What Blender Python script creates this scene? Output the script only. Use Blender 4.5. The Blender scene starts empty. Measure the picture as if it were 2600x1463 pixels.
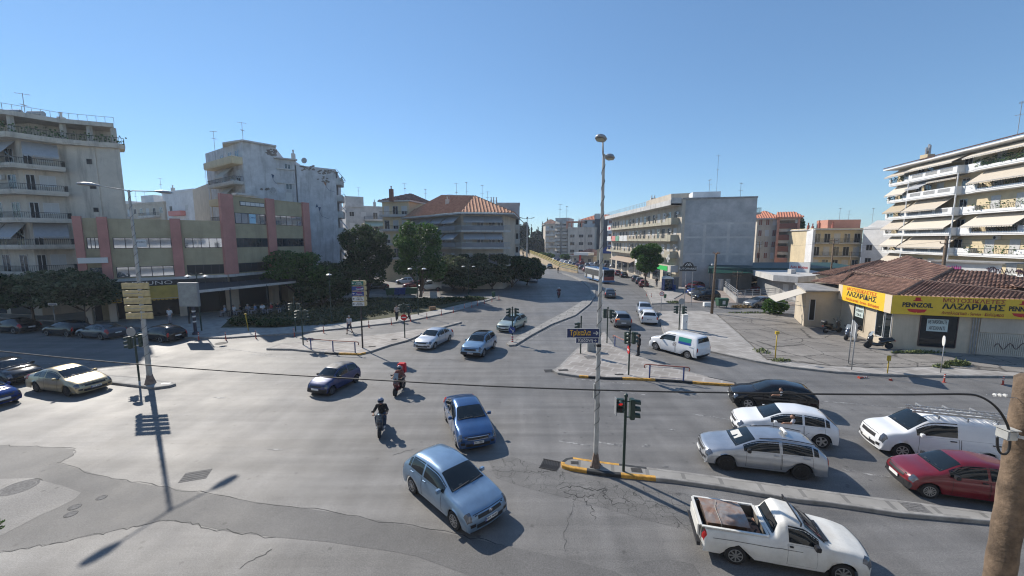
import bpy, bmesh, math, random
import numpy as np
from mathutils import Matrix, Vector, geometry, noise as mnoise
random.seed(7); RS = np.random.RandomState(11)
R = math.radians
scene = bpy.context.scene
COL = scene.collection
# ---------------------------------------------------------------- camera
F_PX, CAM_H, PITCH = 1010.0, 9.23, math.atan(121.5/1010)
cd = bpy.data.cameras.new('camera'); cam = bpy.data.objects.new('camera', cd); COL.objects.link(cam)
cam.location = (0, 0, CAM_H); cam.rotation_euler = (math.pi/2-PITCH, 0, 0)
cd.sensor_width = 36; cd.lens = 36*F_PX/2600; cd.clip_end = 4000; cd.clip_start = .1
scene.camera = cam
# ---------------------------------------------------------------- sky and sun
SUN_EL, SUN_AZ = 36.6, -43.8           # degrees; azimuth clockwise from +Y
w = bpy.data.worlds.new('World'); scene.world = w; w.use_nodes = True
nt = w.node_tree; bg = nt.nodes['Background']
sk = nt.nodes.new('ShaderNodeTexSky'); sk.sky_type = 'NISHITA'; sk.sun_disc = False
sk.sun_elevation = R(SUN_EL); sk.sun_rotation = R(SUN_AZ); sk.air_density = 1.0; sk.dust_density = 0; sk.ozone_density = 3; sk.altitude = 100
def _vm(op, a, v):
    q = nt.nodes.new('ShaderNodeVectorMath'); q.operation = op; nt.links.new(a, q.inputs[0]); q.inputs[1].default_value = v; return q.outputs[0]
_k = _vm('MULTIPLY', sk.outputs[0], (.1045,)*3); _g = nt.nodes.new('ShaderNodeGamma'); _g.inputs[1].default_value = .7; nt.links.new(_k, _g.inputs[0])
nt.links.new(_vm('MULTIPLY', _g.outputs[0], (5.1, 6.85, 8.5)), bg.inputs[0]); bg.inputs[1].default_value = .1
sl = bpy.data.lights.new('sun', 'SUN'); sl.energy = 4.4; sl.angle = R(.53); sl.color = (1, .93, .83)
so = bpy.data.objects.new('sun', sl); COL.objects.link(so)
sd = Vector((math.sin(R(SUN_AZ))*math.cos(R(SUN_EL)), math.cos(R(SUN_AZ))*math.cos(R(SUN_EL)), math.sin(R(SUN_EL))))
so.rotation_euler = sd.to_track_quat('Z', 'Y').to_euler(); so.location = sd*300
scene.view_settings.view_transform = 'Standard'; scene.view_settings.look = 'None'
scene.view_settings.exposure = 0.43; scene.view_settings.gamma = 1
scene.cycles.max_bounces = 5; scene.cycles.diffuse_bounces = 3; scene.cycles.glossy_bounces = 3
scene.cycles.transparent_max_bounces = 6; scene.cycles.filter_width = 1.15
# ---------------------------------------------------------------- helpers
_ct, _st = math.cos(PITCH), math.sin(PITCH)
def G(px, py, z=0.0):
    """point of the photograph (2600x1463) -> where that ray meets the height z"""
    x, y = (px-1300)/F_PX, -(py-731.5)/F_PX
    d = (x, _ct+y*_st, -_st+y*_ct); k = (z-CAM_H)/d[2]
    return Vector((d[0]*k, d[1]*k, z))
def at(px, py, Y):
    """point at depth Y seen at the pixel"""
    x, y = (px-1300)/F_PX, -(py-731.5)/F_PX
    d = (x, _ct+y*_st, -_st+y*_ct); k = Y/d[1]
    return Vector((d[0]*k, Y, CAM_H+d[2]*k))
W = {}
def thing(name, label, cat, loc=(0, 0, 0), rz=0, group=None, kind=None):
    o = bpy.data.objects.new(name, None); COL.objects.link(o)
    o.location = loc; o.rotation_euler = (0, 0, rz); o.empty_display_size = .2
    o['label'] = label; o['category'] = cat
    if group: o['group'] = group
    if kind: o['kind'] = kind
    W[o] = Matrix.Translation(loc) @ Matrix.Rotation(rz, 4, 'Z')
    return o
def tag(o, label=None, cat=None, group=None, kind=None):
    if label: o['label'] = label
    if cat: o['category'] = cat
    if group: o['group'] = group
    if kind: o['kind'] = kind
    return o
def dup(root, loc, rz=0, label=None, group=None, paint=None, name=None):
    def cp(o, par):
        c = o.copy(); COL.objects.link(c); c.parent = par
        if paint:
            for i, s in enumerate(c.material_slots):
                if s.link == 'OBJECT': s.material = paint
        for ch in o.children: cp(ch, c)
        return c
    r = cp(root, None); r.location = loc; r.rotation_euler = (0, 0, rz)
    W[r] = Matrix.Translation(loc) @ Matrix.Rotation(rz, 4, 'Z')
    if label: r['label'] = label
    if group: r['group'] = group
    return r
_m = {}
def mat(name, c, rough=.7, metal=0, noise=None, bump=None, coat=0, spec=None, emit=0, c2=None, stain=None):
    """c2: second colour mixed by noise=(scale, amount); stain=(scale z-stretch, amount, colour)"""
    if name in _m: return _m[name]
    m = bpy.data.materials.new(name); m.use_nodes = True; n = m.node_tree; b = n.nodes['Principled BSDF']
    c = tuple(c)+(1,) if len(c) == 3 else c
    b.inputs['Base Color'].default_value = c; b.inputs['Roughness'].default_value = rough; b.inputs['Metallic'].default_value = metal
    if coat: b.inputs['Coat Weight'].default_value = coat; b.inputs['Coat Roughness'].default_value = .04
    if spec is not None: b.inputs['Specular IOR Level'].default_value = spec
    if emit: b.inputs['Emission Color'].default_value = c; b.inputs['Emission Strength'].default_value = emit
    N = n.nodes.new; L = n.links.new
    if noise or bump or stain: tc = N('ShaderNodeTexCoord')
    if noise:
        t = N('ShaderNodeTexNoise'); t.inputs['Scale'].default_value = noise[0]; t.inputs['Detail'].default_value = 8; t.inputs['Roughness'].default_value = .65
        L(tc.outputs['Object'], t.inputs['Vector'])
        rp = N('ShaderNodeValToRGB'); a = noise[1]
        lo = tuple(max(0, v*(1-a)) for v in c[:3])+(1,); hi = (tuple(c2)+(1,)) if c2 else tuple(min(1, v*(1+a)) for v in c[:3])+(1,)
        rp.color_ramp.elements[0].position = .34; rp.color_ramp.elements[1].position = .68
        rp.color_ramp.elements[0].color = lo; rp.color_ramp.elements[1].color = hi
        L(t.outputs['Fac'], rp.inputs[0]); out = rp.outputs[0]
        if stain:
            mp = N('ShaderNodeMapping'); mp.inputs['Scale'].default_value = (stain[0], stain[0], stain[0]*.12)
            L(tc.outputs['Object'], mp.inputs[0]); t2 = N('ShaderNodeTexNoise'); t2.inputs['Scale'].default_value = 1; t2.inputs['Detail'].default_value = 9; t2.inputs['Roughness'].default_value = .7
            L(mp.outputs[0], t2.inputs['Vector']); r2 = N('ShaderNodeValToRGB'); r2.color_ramp.elements[0].position = .5; r2.color_ramp.elements[1].position = .72
            r2.color_ramp.elements[1].color = (stain[1],)*3+(1,); L(t2.outputs['Fac'], r2.inputs[0])
            mx = N('ShaderNodeMix'); mx.data_type = 'RGBA'; L(r2.outputs[0], mx.inputs[0]); L(out, mx.inputs[6]); mx.inputs[7].default_value = tuple(stain[2])+(1,); out = mx.outputs[2]
        L(out, b.inputs['Base Color'])
    if bump:
        t = N('ShaderNodeTexNoise'); t.inputs['Scale'].default_value = bump[0]; t.inputs['Detail'].default_value = 6
        L(tc.outputs['Object'], t.inputs['Vector']); bn = N('ShaderNodeBump'); bn.inputs['Strength'].default_value = bump[1]; bn.inputs['Distance'].default_value = .02
        L(t.outputs['Fac'], bn.inputs['Height']); L(bn.outputs[0], b.inputs['Normal'])
    _m[name] = m; return m
class MB:
    """collects shapes and links them as ONE mesh object; faces carry a material index"""
    def __init__(s, M=None): s.v = []; s.f = []; s.mi = []; s.M = M or Matrix(); s.k = 0
    def add(s, vs, fs, k=None):
        n = len(s.v); s.v += [tuple(s.M @ Vector(p)) for p in vs]
        s.f += [tuple(i+n for i in f) for f in fs]; s.mi += [s.k if k is None else k]*len(fs); return s
    def box(s, x0, x1, y0, y1, z0, z1, k=None):
        return s.add([(x0,y0,z0),(x1,y0,z0),(x1,y1,z0),(x0,y1,z0),(x0,y0,z1),(x1,y0,z1),(x1,y1,z1),(x0,y1,z1)],
                     [(0,3,2,1),(4,5,6,7),(0,1,5,4),(1,2,6,5),(2,3,7,6),(3,0,4,7)], k)
    def bar(s, a, b, w, h=None, up=(0,0,1), k=None):
        a, b = Vector(a), Vector(b); d = (b-a).normalized(); u = Vector(up)
        if abs(d.dot(u)) > .95: u = Vector((0, 1, 0))
        x = d.cross(u).normalized(); y = x.cross(d); h = h or w
        vs = [p+x*i*w/2+y*j*h/2 for p in (a, b) for i, j in ((-1,-1),(1,-1),(1,1),(-1,1))]
        return s.add(vs, [(0,3,2,1),(4,5,6,7),(0,1,5,4),(1,2,6,5),(2,3,7,6),(3,0,4,7)], k)
    def tube(s, pts, r, n=8, k=None, cap=True):
        pts = [Vector(p) for p in pts]; rs = r if isinstance(r, (list, tuple)) else [r]*len(pts)
        vs = []; fs = []; u = None
        for i, p in enumerate(pts):
            d = (pts[min(i+1, len(pts)-1)]-pts[max(i-1, 0)]); d = d.normalized() if d.length > 1e-9 else Vector((0,0,1))
            if u is None: u = d.orthogonal().normalized()
            else:
                u = u-d*u.dot(d); u = u.normalized() if u.length > 1e-6 else d.orthogonal().normalized()
            w_ = d.cross(u)
            vs += [p+(u*math.cos(t)+w_*math.sin(t))*rs[i] for t in [2*math.pi*j/n for j in range(n)]]
        for i in range(len(pts)-1):
            for j in range(n):
                a, b = i*n+j, i*n+(j+1) % n; fs.append((a, b, b+n, a+n))
        if cap: fs += [tuple(range(n))[::-1], tuple(range((len(pts)-1)*n, len(pts)*n))]
        return s.add(vs, fs, k)
    def lathe(s, prof, n=16, axis='z', c=(0,0,0), k=None):
        vs = []; fs = []
        for r, z in prof:
            for j in range(n):
                t = 2*math.pi*j/n; a, b = r*math.cos(t), r*math.sin(t)
                p = {'z': (a, b, z), 'y': (a, z, b), 'x': (z, a, b)}[axis]; vs.append((p[0]+c[0], p[1]+c[1], p[2]+c[2]))
        for i in range(len(prof)-1):
            for j in range(n):
                a, b = i*n+j, i*n+(j+1) % n; fs.append((a, b, b+n, a+n))
        fs += [tuple(range(n)), tuple(range((len(prof)-1)*n, len(prof)*n))]
        return s.add(vs, fs, k)
    def poly(s, pts, k=None): return s.add(pts, [tuple(range(len(pts)))], k)
    def prism(s, pts, d, k=None):
        """planar outline pushed along the vector d"""
        n = len(pts); d = Vector(d); a = [Vector(p) for p in pts]
        return s.add(a+[p+d for p in a], [tuple(range(n))[::-1], tuple(range(n, 2*n))]+[(i, (i+1) % n, n+(i+1) % n, n+i) for i in range(n)], k)
    def build(s, name, mats, parent=None, local=False, smooth=False, fix=True, bevel=0):
        me = bpy.data.meshes.new(name)
        vs = s.v
        if parent is not None and not local:
            Mi = W[parent].inverted(); vs = [tuple(Mi @ Vector(p)) for p in vs]
        me.from_pydata(vs, [], s.f)
        if not isinstance(mats, (list, tuple)): mats = [mats]
        for m in mats: me.materials.append(m)
        if len(mats) > 1: me.polygons.foreach_set('material_index', s.mi)
        if fix:
            b = bmesh.new(); b.from_mesh(me); bmesh.ops.recalc_face_normals(b, faces=b.faces)
            if bevel: bmesh.ops.bevel(b, geom=[e for e in b.edges if len(e.link_faces) == 2 and e.calc_face_angle(0) > .6], offset=bevel, segments=2, affect='EDGES', clamp_overlap=True)
            b.to_mesh(me); b.free()
        if smooth:
            me.polygons.foreach_set('use_smooth', [True]*len(me.polygons))
            if smooth != True: me.set_sharp_from_angle(angle=R(smooth))
        me.update()
        o = bpy.data.objects.new(name, me); COL.objects.link(o)
        if parent is not None: o.parent = parent; W[o] = W[parent]
        else: W[o] = Matrix()
        return o
def frame(a, b):
    """x along a->b (seen from outside a is left), y inwards, z up, origin at a"""
    a, b = Vector((a[0], a[1], 0)), Vector((b[0], b[1], 0)); x = (b-a).normalized(); z = Vector((0, 0, 1)); y = z.cross(x)
    return Matrix(((x.x, y.x, 0, a.x), (x.y, y.y, 0, a.y), (0, 0, 1, 0), (0, 0, 0, 1)))
def text(body, M, size, material, parent, name='lettering', width=None, bold=.0, shear=0):
    """flat raised lettering; M puts local x right, y up, z out; M already in the parent's space"""
    cu = bpy.data.curves.new('t', 'FONT'); cu.body = body; cu.size = size; cu.offset = bold; cu.shear = shear; cu.align_x = 'CENTER'; cu.align_y = 'CENTER'; cu.resolution_u = 2
    cu.extrude = .004
    t = bpy.data.objects.new('t', cu); COL.objects.link(t)
    dg = bpy.context.evaluated_depsgraph_get(); me = bpy.data.meshes.new_from_object(t.evaluated_get(dg))
    bpy.data.objects.remove(t)
    if not len(me.vertices): return None
    co = np.zeros(len(me.vertices)*3); me.vertices.foreach_get('co', co); co = co.reshape(-1, 3)
    if width: co[:, 0] *= width/max(1e-6, co[:, 0].max()-co[:, 0].min())
    co = np.array([tuple(M @ Vector(p)) for p in co]); me.vertices.foreach_set('co', co.ravel())
    me.materials.clear(); me.materials.append(material); me.update(); me.name = name
    o = bpy.data.objects.new(name, me); COL.objects.link(o); o.parent = parent
    return o
def face_M(o, right, up=(0,0,1)):
    r = Vector(right).normalized(); u = Vector(up).normalized(); n = r.cross(u)
    return Matrix(((r.x, u.x, n.x, o[0]), (r.y, u.y, n.y, o[1]), (r.z, u.z, n.z, o[2]), (0, 0, 0, 1)))
# ---------------------------------------------------------------- common materials
RUB = mat('rubber', (.018, .018, .019), .8)
DARK = mat('dark_void', (.012, .013, .015), .6)
GLASSD = mat('car_glass', (.01, .014, .017), .03, spec=.55)
GLASSB = mat('window_glass', (.03, .04, .05), .06, spec=.9, noise=(.6, .7))
CHROME = mat('chrome', (.6, .6, .62), .2, 1)
ALLOY = mat('alloy', (.45, .45, .46), .35, .8)
BLKPL = mat('black_plastic', (.02, .02, .022), .5)
LAMP = mat('headlight_glass', (.16, .17, .19), .08, .6)
REDL = mat('tail_light_red', (.35, .012, .012), .2)
AMB = mat('amber_lamp', (.8, .25, .02), .3, emit=.8)
PLATE = mat('plate_white', (.7, .7, .68), .4)
BLKINK = mat('black_ink', (.02, .02, .025), .6)
GALV = mat('galvanised_steel', (.33, .34, .35), .5, .4, noise=(3, .25))
DGREEN = mat('dark_green_paint', (.018, .04, .032), .45)
WHITE = mat('white_paint', (.75, .75, .73), .5, noise=(2, .08))
MIRG = mat('reflective_window_glass', (.5, .52, .55), .04, .75, bump=(.5, .12))
def paint(name, c, metal=0.0, rough=.32, dirt=.12): return mat(name, c, rough, metal, noise=(1.4, dirt), coat=.8)
# ================================================================ ground, roads, pavements (structure)
def ngon(pts, z):
    pts = [Vector((p[0], p[1], z)) for p in pts]
    tris = geometry.tessellate_polygon([pts]); return pts, [tuple(t) for t in tris]
def asphalt_mat(name, base, glos=.62, crack=.0, tracks=True, fine=1.0):
    m = bpy.data.materials.new(name); m.use_nodes = True; n = m.node_tree; b = n.nodes['Principled BSDF']; N = n.nodes.new; L = n.links.new
    tc = N('ShaderNodeTexCoord')
    def tex(scale, det, rg, vec=None, sc=None, rot=0):
        t = N('ShaderNodeTexNoise'); t.inputs['Scale'].default_value = scale; t.inputs['Detail'].default_value = det; t.inputs['Roughness'].default_value = rg
        if sc:
            mp = N('ShaderNodeMapping'); mp.inputs['Scale'].default_value = sc; mp.inputs['Rotation'].default_value = (0, 0, rot); L(tc.outputs['Object'], mp.inputs[0]); L(mp.outputs[0], t.inputs['Vector'])
        else: L(tc.outputs['Object'], t.inputs['Vector'])
        return t.outputs['Fac']
    def ramp(f, a, b_, va, vb):
        r = N('ShaderNodeMapRange'); r.inputs[1].default_value = a; r.inputs[2].default_value = b_; r.inputs[3].default_value = va; r.inputs[4].default_value = vb; L(f, r.inputs[0]); return r.outputs[0]
    def mul(a, c):
        r = N('ShaderNodeMath'); r.operation = 'MULTIPLY'; L(a, r.inputs[0]); L(c, r.inputs[1]); return r.outputs[0]
    big = ramp(tex(.09, 6, .6), .3, .7, .84, 1.16)
    mid = ramp(tex(.8, 7, .62), .3, .7, .88, 1.12)
    fin = mul(ramp(tex(24*fine, 5, .85), .32, .68, .58, 1.42), ramp(tex(9, 3, .7), .3, .7, .93, 1.07))
    v = mul(mul(big, mid), fin)
    if tracks:   # long faint streaks left by traffic, two directions
        v = mul(v, ramp(tex(1, 5, .6, sc=(.06, 1.1, 1), rot=R(22)), .35, .68, .78, 1.15))
        v = mul(v, ramp(tex(1, 4, .6, sc=(.9, .07, 1), rot=R(12)), .35, .68, .86, 1.1))
    # oil drips / spots
    vo = N('ShaderNodeTexVoronoi'); vo.inputs['Scale'].default_value = 1.3; L(tc.outputs['Object'], vo.inputs['Vector']); v = mul(v, ramp(vo.outputs['Distance'], .04, .12, .62, 1))
    if crack:
        ve = N('ShaderNodeTexVoronoi'); ve.feature = 'DISTANCE_TO_EDGE'; ve.inputs['Scale'].default_value = crack
        nz = N('ShaderNodeTexNoise'); nz.inputs['Scale'].default_value = 2.5; L(tc.outputs['Object'], nz.inputs['Vector'])
        va = N('ShaderNodeVectorMath'); va.operation = 'MULTIPLY_ADD'; va.inputs[1].default_value = (.5, .5, 0); L(nz.outputs['Color'], va.inputs[0]); L(tc.outputs['Object'], va.inputs[2]); L(va.outputs[0], ve.inputs['Vector'])
        v = mul(v, ramp(ve.outputs['Distance'], .004, .022, .35, 1))
    mx = N('ShaderNodeMix'); mx.data_type = 'RGBA'; mx.blend_type = 'MULTIPLY'; mx.inputs[0].default_value = 1; mx.inputs[6].default_value = tuple(base)+(1,)
    cb = N('ShaderNodeCombineColor'); [L(v, cb.inputs[i]) for i in range(3)]; L(cb.outputs[0], mx.inputs[7]); L(mx.outputs[2], b.inputs['Base Color'])
    L(ramp(tex(.25, 6, .6), .3, .7, glos-.08, glos+.08), b.inputs['Roughness']); b.inputs['Specular IOR Level'].default_value = .4
    bn = N('ShaderNodeBump'); bn.inputs['Strength'].default_value = .7; bn.inputs['Distance'].default_value = .01; L(tex(60*fine, 4, .7), bn.inputs['Height']); L(bn.outputs[0], b.inputs['Normal'])
    return m
ASPH = asphalt_mat('asphalt', (.164, .159, .153), .62)
ASPH_D = asphalt_mat('asphalt_trench_patch', (.118, .115, .112), .7, tracks=False)
ASPH_L = asphalt_mat('asphalt_light', (.165, .16, .154), .66, tracks=False)
ASPH_C = asphalt_mat('asphalt_cracked', (.142, .138, .133), .68, crack=2.2)
ASPH_OLD = asphalt_mat('asphalt_old_lot', (.24, .222, .2), .85, crack=.3)
def brick_mat(name, c1, c2, mortar, sx, rot=0.0, rough=.8):
    m = bpy.data.materials.new(name); m.use_nodes = True; n = m.node_tree; b = n.nodes['Principled BSDF']; N = n.nodes.new; L = n.links.new
    tc = N('ShaderNodeTexCoord'); mp = N('ShaderNodeMapping'); mp.inputs['Rotation'].default_value = (0, 0, rot); mp.inputs['Scale'].default_value = (sx,)*3; L(tc.outputs['Object'], mp.inputs[0])
    br = N('ShaderNodeTexBrick'); br.inputs['Color1'].default_value = tuple(c1)+(1,); br.inputs['Color2'].default_value = tuple(c2)+(1,); br.inputs['Mortar'].default_value = tuple(mortar)+(1,)
    br.inputs['Scale'].default_value = 1; br.inputs['Mortar Size'].default_value = .055; br.inputs['Brick Width'].default_value = 1.0; br.inputs['Row Height'].default_value = .8; L(mp.outputs[0], br.inputs['Vector'])
    t = N('ShaderNodeTexNoise'); t.inputs['Scale'].default_value = .7; t.inputs['Detail'].default_value = 8; L(tc.outputs['Object'], t.inputs['Vector'])
    mx = N('ShaderNodeMix'); mx.data_type = 'RGBA'; mx.blend_type = 'MULTIPLY'; mx.inputs[0].default_value = 1; L(br.outputs[0], mx.inputs[6])
    r = N('ShaderNodeValToRGB'); r.color_ramp.elements[0].position = .3; r.color_ramp.elements[1].position = .7; r.color_ramp.elements[0].color = (.7, .69, .67, 1); r.color_ramp.elements[1].color = (1.1, 1.1, 1.1, 1); L(t.outputs[0], r.inputs[0]); L(r.outputs[0], mx.inputs[7])
    L(mx.outputs[2], b.inputs['Base Color']); b.inputs['Roughness'].default_value = rough
    return m
PAVE = brick_mat('paving_slabs', (.335, .31, .285), (.285, .26, .24), (.39, .37, .345), .95, .5)
PAVE2 = brick_mat('paving_slabs_pale', (.36, .34, .315), (.305, .285, .265), (.41, .39, .365), .95, -.25)
PAVEC = mat('concrete_pavement', (.3, .29, .27), .8, noise=(1.2, .25), bump=(20, .3))
PAVEM = brick_mat('median_slabs', (.31, .3, .28), (.27, .26, .245), (.19, .185, .175), .75, .22)
KERB = mat('kerb_concrete', (.26, .25, .235), .85, noise=(2, .3))
KY = mat('kerb_yellow', (.5, .27, .05), .75, noise=(5, .4)); KB = mat('kerb_black', (.03, .032, .034), .75, noise=(5, .5))
GRASS = mat('park_soil_grass', (.045, .06, .02), .95, noise=(1.5, .6), c2=(.09, .085, .04))
MATS = {}
def sheet(name, px, z, m, kind='structure', world=False):
    pts = [p if world else G(p[0], p[1], z) for p in px]
    mb = MB(); v, f = ngon(pts, z); mb.add(v, f); o = mb.build(name, m); o['kind'] = kind; return o
def island(name, px, top, z=.14, stripes=None, kerbw=.16, world=False):
    """raised paved area with a real kerb step; stripes: list of lengths -> painted kerb blocks"""
    P = [Vector((p[0], p[1])) if world else Vector(G(p[0], p[1], z)[:2]) for p in px]
    A = sum(P[i].x*P[(i+1) % len(P)].y-P[(i+1) % len(P)].x*P[i].y for i in range(len(P)))
    if A < 0: P = P[::-1]
    n = len(P)
    # resample so the stripes and curves follow arclength
    Q = []; S = []; acc = 0
    for i in range(n):
        a, b = P[i], P[(i+1) % n]; l = (b-a).length; k = max(1, int(l/.5))
        for j in range(k): Q.append(a.lerp(b, j/k)); S.append(acc+l*j/k)
        acc += l
    n = len(Q); I = []
    for i in range(n):
        e1 = (Q[i]-Q[i-1]).normalized(); e2 = (Q[(i+1) % n]-Q[i]).normalized(); t = (e1+e2); t = t.normalized() if t.length > 1e-4 else e1
        I.append(Q[i]+Vector((-t.y, t.x))*kerbw)
    v, f = ngon(I, z-.004); mb = MB(); mb.add(v, f); o = mb.build(name, top); o['kind'] = 'structure'
    kb = MB()
    for i in range(n):
        j = (i+1) % n; k = 0
        if stripes:
            c = Vector(((Q[i]+Q[j])/2)); k = stripes(c, S[i])
        zo = z-.03
        kb.add([(Q[i].x, Q[i].y, -.05), (Q[j].x, Q[j].y, -.05), (Q[j].x, Q[j].y, z-.02), (Q[i].x, Q[i].y, z-.02),
                (Q[j].x+(I[j].x-Q[j].x)*.15, Q[j].y+(I[j].y-Q[j].y)*.15, z), (Q[i].x+(I[i].x-Q[i].x)*.15, Q[i].y+(I[i].y-Q[i].y)*.15, z), (I[j].x, I[j].y, z), (I[i].x, I[i].y, z),
                (I[j].x, I[j].y, z-.02), (I[i].x, I[i].y, z-.02)],
               [(0, 1, 2, 3), (3, 2, 4, 5), (5, 4, 6, 7), (7, 6, 8, 9)], k)
    k = kb.build('kerb', [KERB, KY, KB]); k['kind'] = 'structure'
    return o
def stripe_fn(seg=1.9, off=0, cond=None):
    def fn(c, s):
        if cond and not cond(c): return 0
        return 1+int((s+off)/seg) % 2
    return fn
g = MB(); 
for i in range(-12, 12):
    for j in range(-2, 22): g.add([(i*60, j*60, 0), (i*60+60, j*60, 0), (i*60+60, j*60+60, 0), (i*60, j*60+60, 0)], [(0, 1, 2, 3)])
o = g.build('ground', ASPH, fix=False); o['kind'] = 'structure'
# --- traffic islands and medians
near = lambda c: c.x < 5.6
island('median', [(1424,1172),(1436,1163),(1454,1160),(1505,1168),(1606,1181),(1750,1199),(1848,1212),(2006,1233),(2100,1246),(2539,1302),(2760,1332),(2760,1358),(2539,1325),(2280,1302),(2100,1275),(2029,1268),(1829,1235),(1708,1218),(1624,1210),(1531,1201),(1449,1188),(1427,1181)], PAVEM, stripes=stripe_fn(1.45, .6, near))
island('median', [(447,974),(439,970),(393,964),(352,957),(275,952),(100,940),(-200,918),(-200,928),(100,954),(275,970),(352,979),(393,984),(430,979)], PAVEC)
island('traffic_island', [(676,885),(710,873),(800,865),(922,853),(999,845),(1123,826),(1149,819),(1171,815),(1171,818),(1127,830),(1072,848),(1034,864),(991,875),(944,891),(914,898),(882,897),(838,896),(740,886)], PAVE, stripes=stripe_fn(2.4, .3, lambda c: c.y < 31.6 and c.x > -16))
island('traffic_island', [(1403,939),(1420,929),(1461,888),(1487,867),(1508,850),(1536,842),(1546,856),(1563,880),(1615,899),(1653,916),(1692,929),(1798,956),(1869,971),(1871,977),(1788,972),(1730,967),(1664,963),(1600,960),(1542,959),(1470,954),(1416,946)], PAVE, stripes=stripe_fn(2.2, .2, lambda c: c.y < 26 and c.x > 2.2))
island('median', [(1285,871),(1298,863),(1350,836),(1400,809),(1435,791),(1462,774),(1486,759),(1500,745),(1497,730),(1480,716),(1450,702),(1424,693),(1427,692),(1455,700),(1490,714),(1512,736),(1512,752),(1497,772),(1461,800),(1400,823),(1350,850),(1309,875),(1292,876)], PAVEM)
# --- left pavement and park
island('pavement', [(-250,800),(0,806),(110,812),(240,820),(330,827),(400,840),(466,856),(575,857),(643,852),(730,847),(881,832),(935,826),(999,819),(1053,811),(1117,798),(1170,786),(1213,771),(1259,755),(1254,753),(1190,754),(1060,752),(950,746),(800,742),(600,742),(300,742),(-250,742)], PAVEC)
sheet('park_lawn', [(560,832),(700,832),(850,822),(957,811),(1053,798),(1127,783),(1191,768),(1250,756),(1190,756),(1060,757),(950,755),(870,762),(800,770),(700,790),(590,805)], .145, GRASS)
# --- right pavements, lot, side street
island('pavement', [(1655,771),(1640,738),(1622,716),(1590,699),(1560,688),(1545,680),(1800,680),(1742,724),(1735,745),(1712,758),(1721,768)], PAVE2)
island('pavement', [(1672,790),(1676,815),(1684,843),(1728,868),(1804,891),(1853,902),(1920,916),(2000,930),(2117,943),(2235,950),(2352,953),(2600,955),(2800,957),(2800,900),(2300,900),(1948,914),(1880,850),(1816,795),(1780,789)], PAVE2)
sheet('parking_lot', [(1745,700),(1735,745),(1712,758),(1721,768),(1850,769),(1990,775),(2150,781),(2150,700)], .05, mat('lot_concrete', (.27, .23, .205), .85, noise=(.6, .25)))
sheet('shop_forecourt', [(1818,795),(1882,850),(1948,912),(2110,928),(2234,934),(2375,930),(2600,946),(2800,948),(2800,880),(2300,860),(2300,800),(2100,796)], .165, ASPH_OLD)
# --- surface patches in the foreground carriageway
sheet('road_patch', [(-200,1128),(0,1131),(95,1133),(187,1140),(185,1158),(149,1176),(258,1208),(353,1227),(503,1250),(652,1275),(820,1297),(1000,1328),(1150,1357),(1281,1385),(1422,1416),(1560,1450),(1600,1475),(1230,1475),(1059,1413),(1000,1401),(830,1376),(700,1364),(571,1348),(489,1330),(421,1321),(340,1337),(245,1357),(136,1379),(0,1403),(-200,1440)], .004, ASPH_D)
sheet('road_patch', [(-200,1212),(0,1216),(81,1214),(163,1235),(206,1251),(190,1267),(150,1288),(109,1305),(8,1357),(-200,1420)], .008, ASPH_L)
sheet('road_patch', [(1240,1170),(1300,1160),(1380,1185),(1424,1195),(1520,1222),(1640,1236),(1820,1268),(2000,1300),(1990,1330),(1800,1360),(1640,1320),(1480,1275),(1340,1240),(1260,1215)], .004, ASPH_C)
sheet('road_patch', [(1620,1463),(1600,1440),(1640,1425),(1700,1420),(1760,1432),(1790,1475),(1640,1475)], .008, ASPH_D)
# --- painted markings (worn)
def worn_mat():
    m = bpy.data.materials.new('worn_road_paint'); m.use_nodes = True; n = m.node_tree; b = n.nodes['Principled BSDF']; N = n.nodes.new; L = n.links.new
    tc = N('ShaderNodeTexCoord'); t = N('ShaderNodeTexNoise'); t.inputs['Scale'].default_value = 3.5; t.inputs['Detail'].default_value = 10; t.inputs['Roughness'].default_value = .75; L(tc.outputs['Object'], t.inputs['Vector'])
    r = N('ShaderNodeValToRGB'); r.color_ramp.elements[0].position = .45; r.color_ramp.elements[1].position = .6; L(t.outputs[0], r.inputs[0])
    r.color_ramp.elements[0].color = (.11, .108, .107, 1); r.color_ramp.elements[1].color = (.36, .355, .345, 1); L(r.outputs[0], b.inputs['Base Color']); b.inputs['Roughness'].default_value = .7
    return m
WORN = worn_mat()
def line(a, b, w=.12, z=.006):
    a, b = G(*a), G(*b); d = (b-a).normalized(); n_ = Vector((-d.y, d.x, 0))*w/2
    v = [a-n_, b-n_, b+n_, a+n_]; return [(p.x, p.y, z) for p in v]
mk = MB()
for a, b in [((1310,883),(1400,833)),((1400,833),(1470,801)),((1470,801),(1512,768)),((2080,1018),(2600,1062)),((1540,990),(1640,1003)),((2190,1203),(2260,1212)),((2140,1192),(2175,1198)),
             ((1760,1052),(1860,1066)),((1420,1120),(1500,1133)),((1520,1123),(1590,1135)),((640,900),(760,912)),((560,884),(690,900)),((1430,960),(1600,975)),((40,920),(200,926)),((1415,730),(1420,745)),((1170,822),(1230,805))]:
    mk.add(line(a, b), [(0, 1, 2, 3)])
mk.build('road_marking', WORN)['kind'] = 'structure'
mk = MB(); cr = random.Random(5)
for (px, py, ww, hh) in [(1640,1132,26,9),(1435,1118,20,4),(1690,1186,22,5),(1560,1128,40,4),(1705,1092,30,5),(700,1142,50,4),(560,1010,40,4)]:
    pts = []
    for t in range(11):
        a = 2*math.pi*t/11; q = cr.uniform(.6, 1); pts.append(G(px+ww/2*q*math.cos(a), py+hh/2*q*math.sin(a)))
    mk.add([(p.x, p.y, .007) for p in pts], [tuple(range(11))])
mk.build('road_marking', WORN)['kind'] = 'structure'
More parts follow.
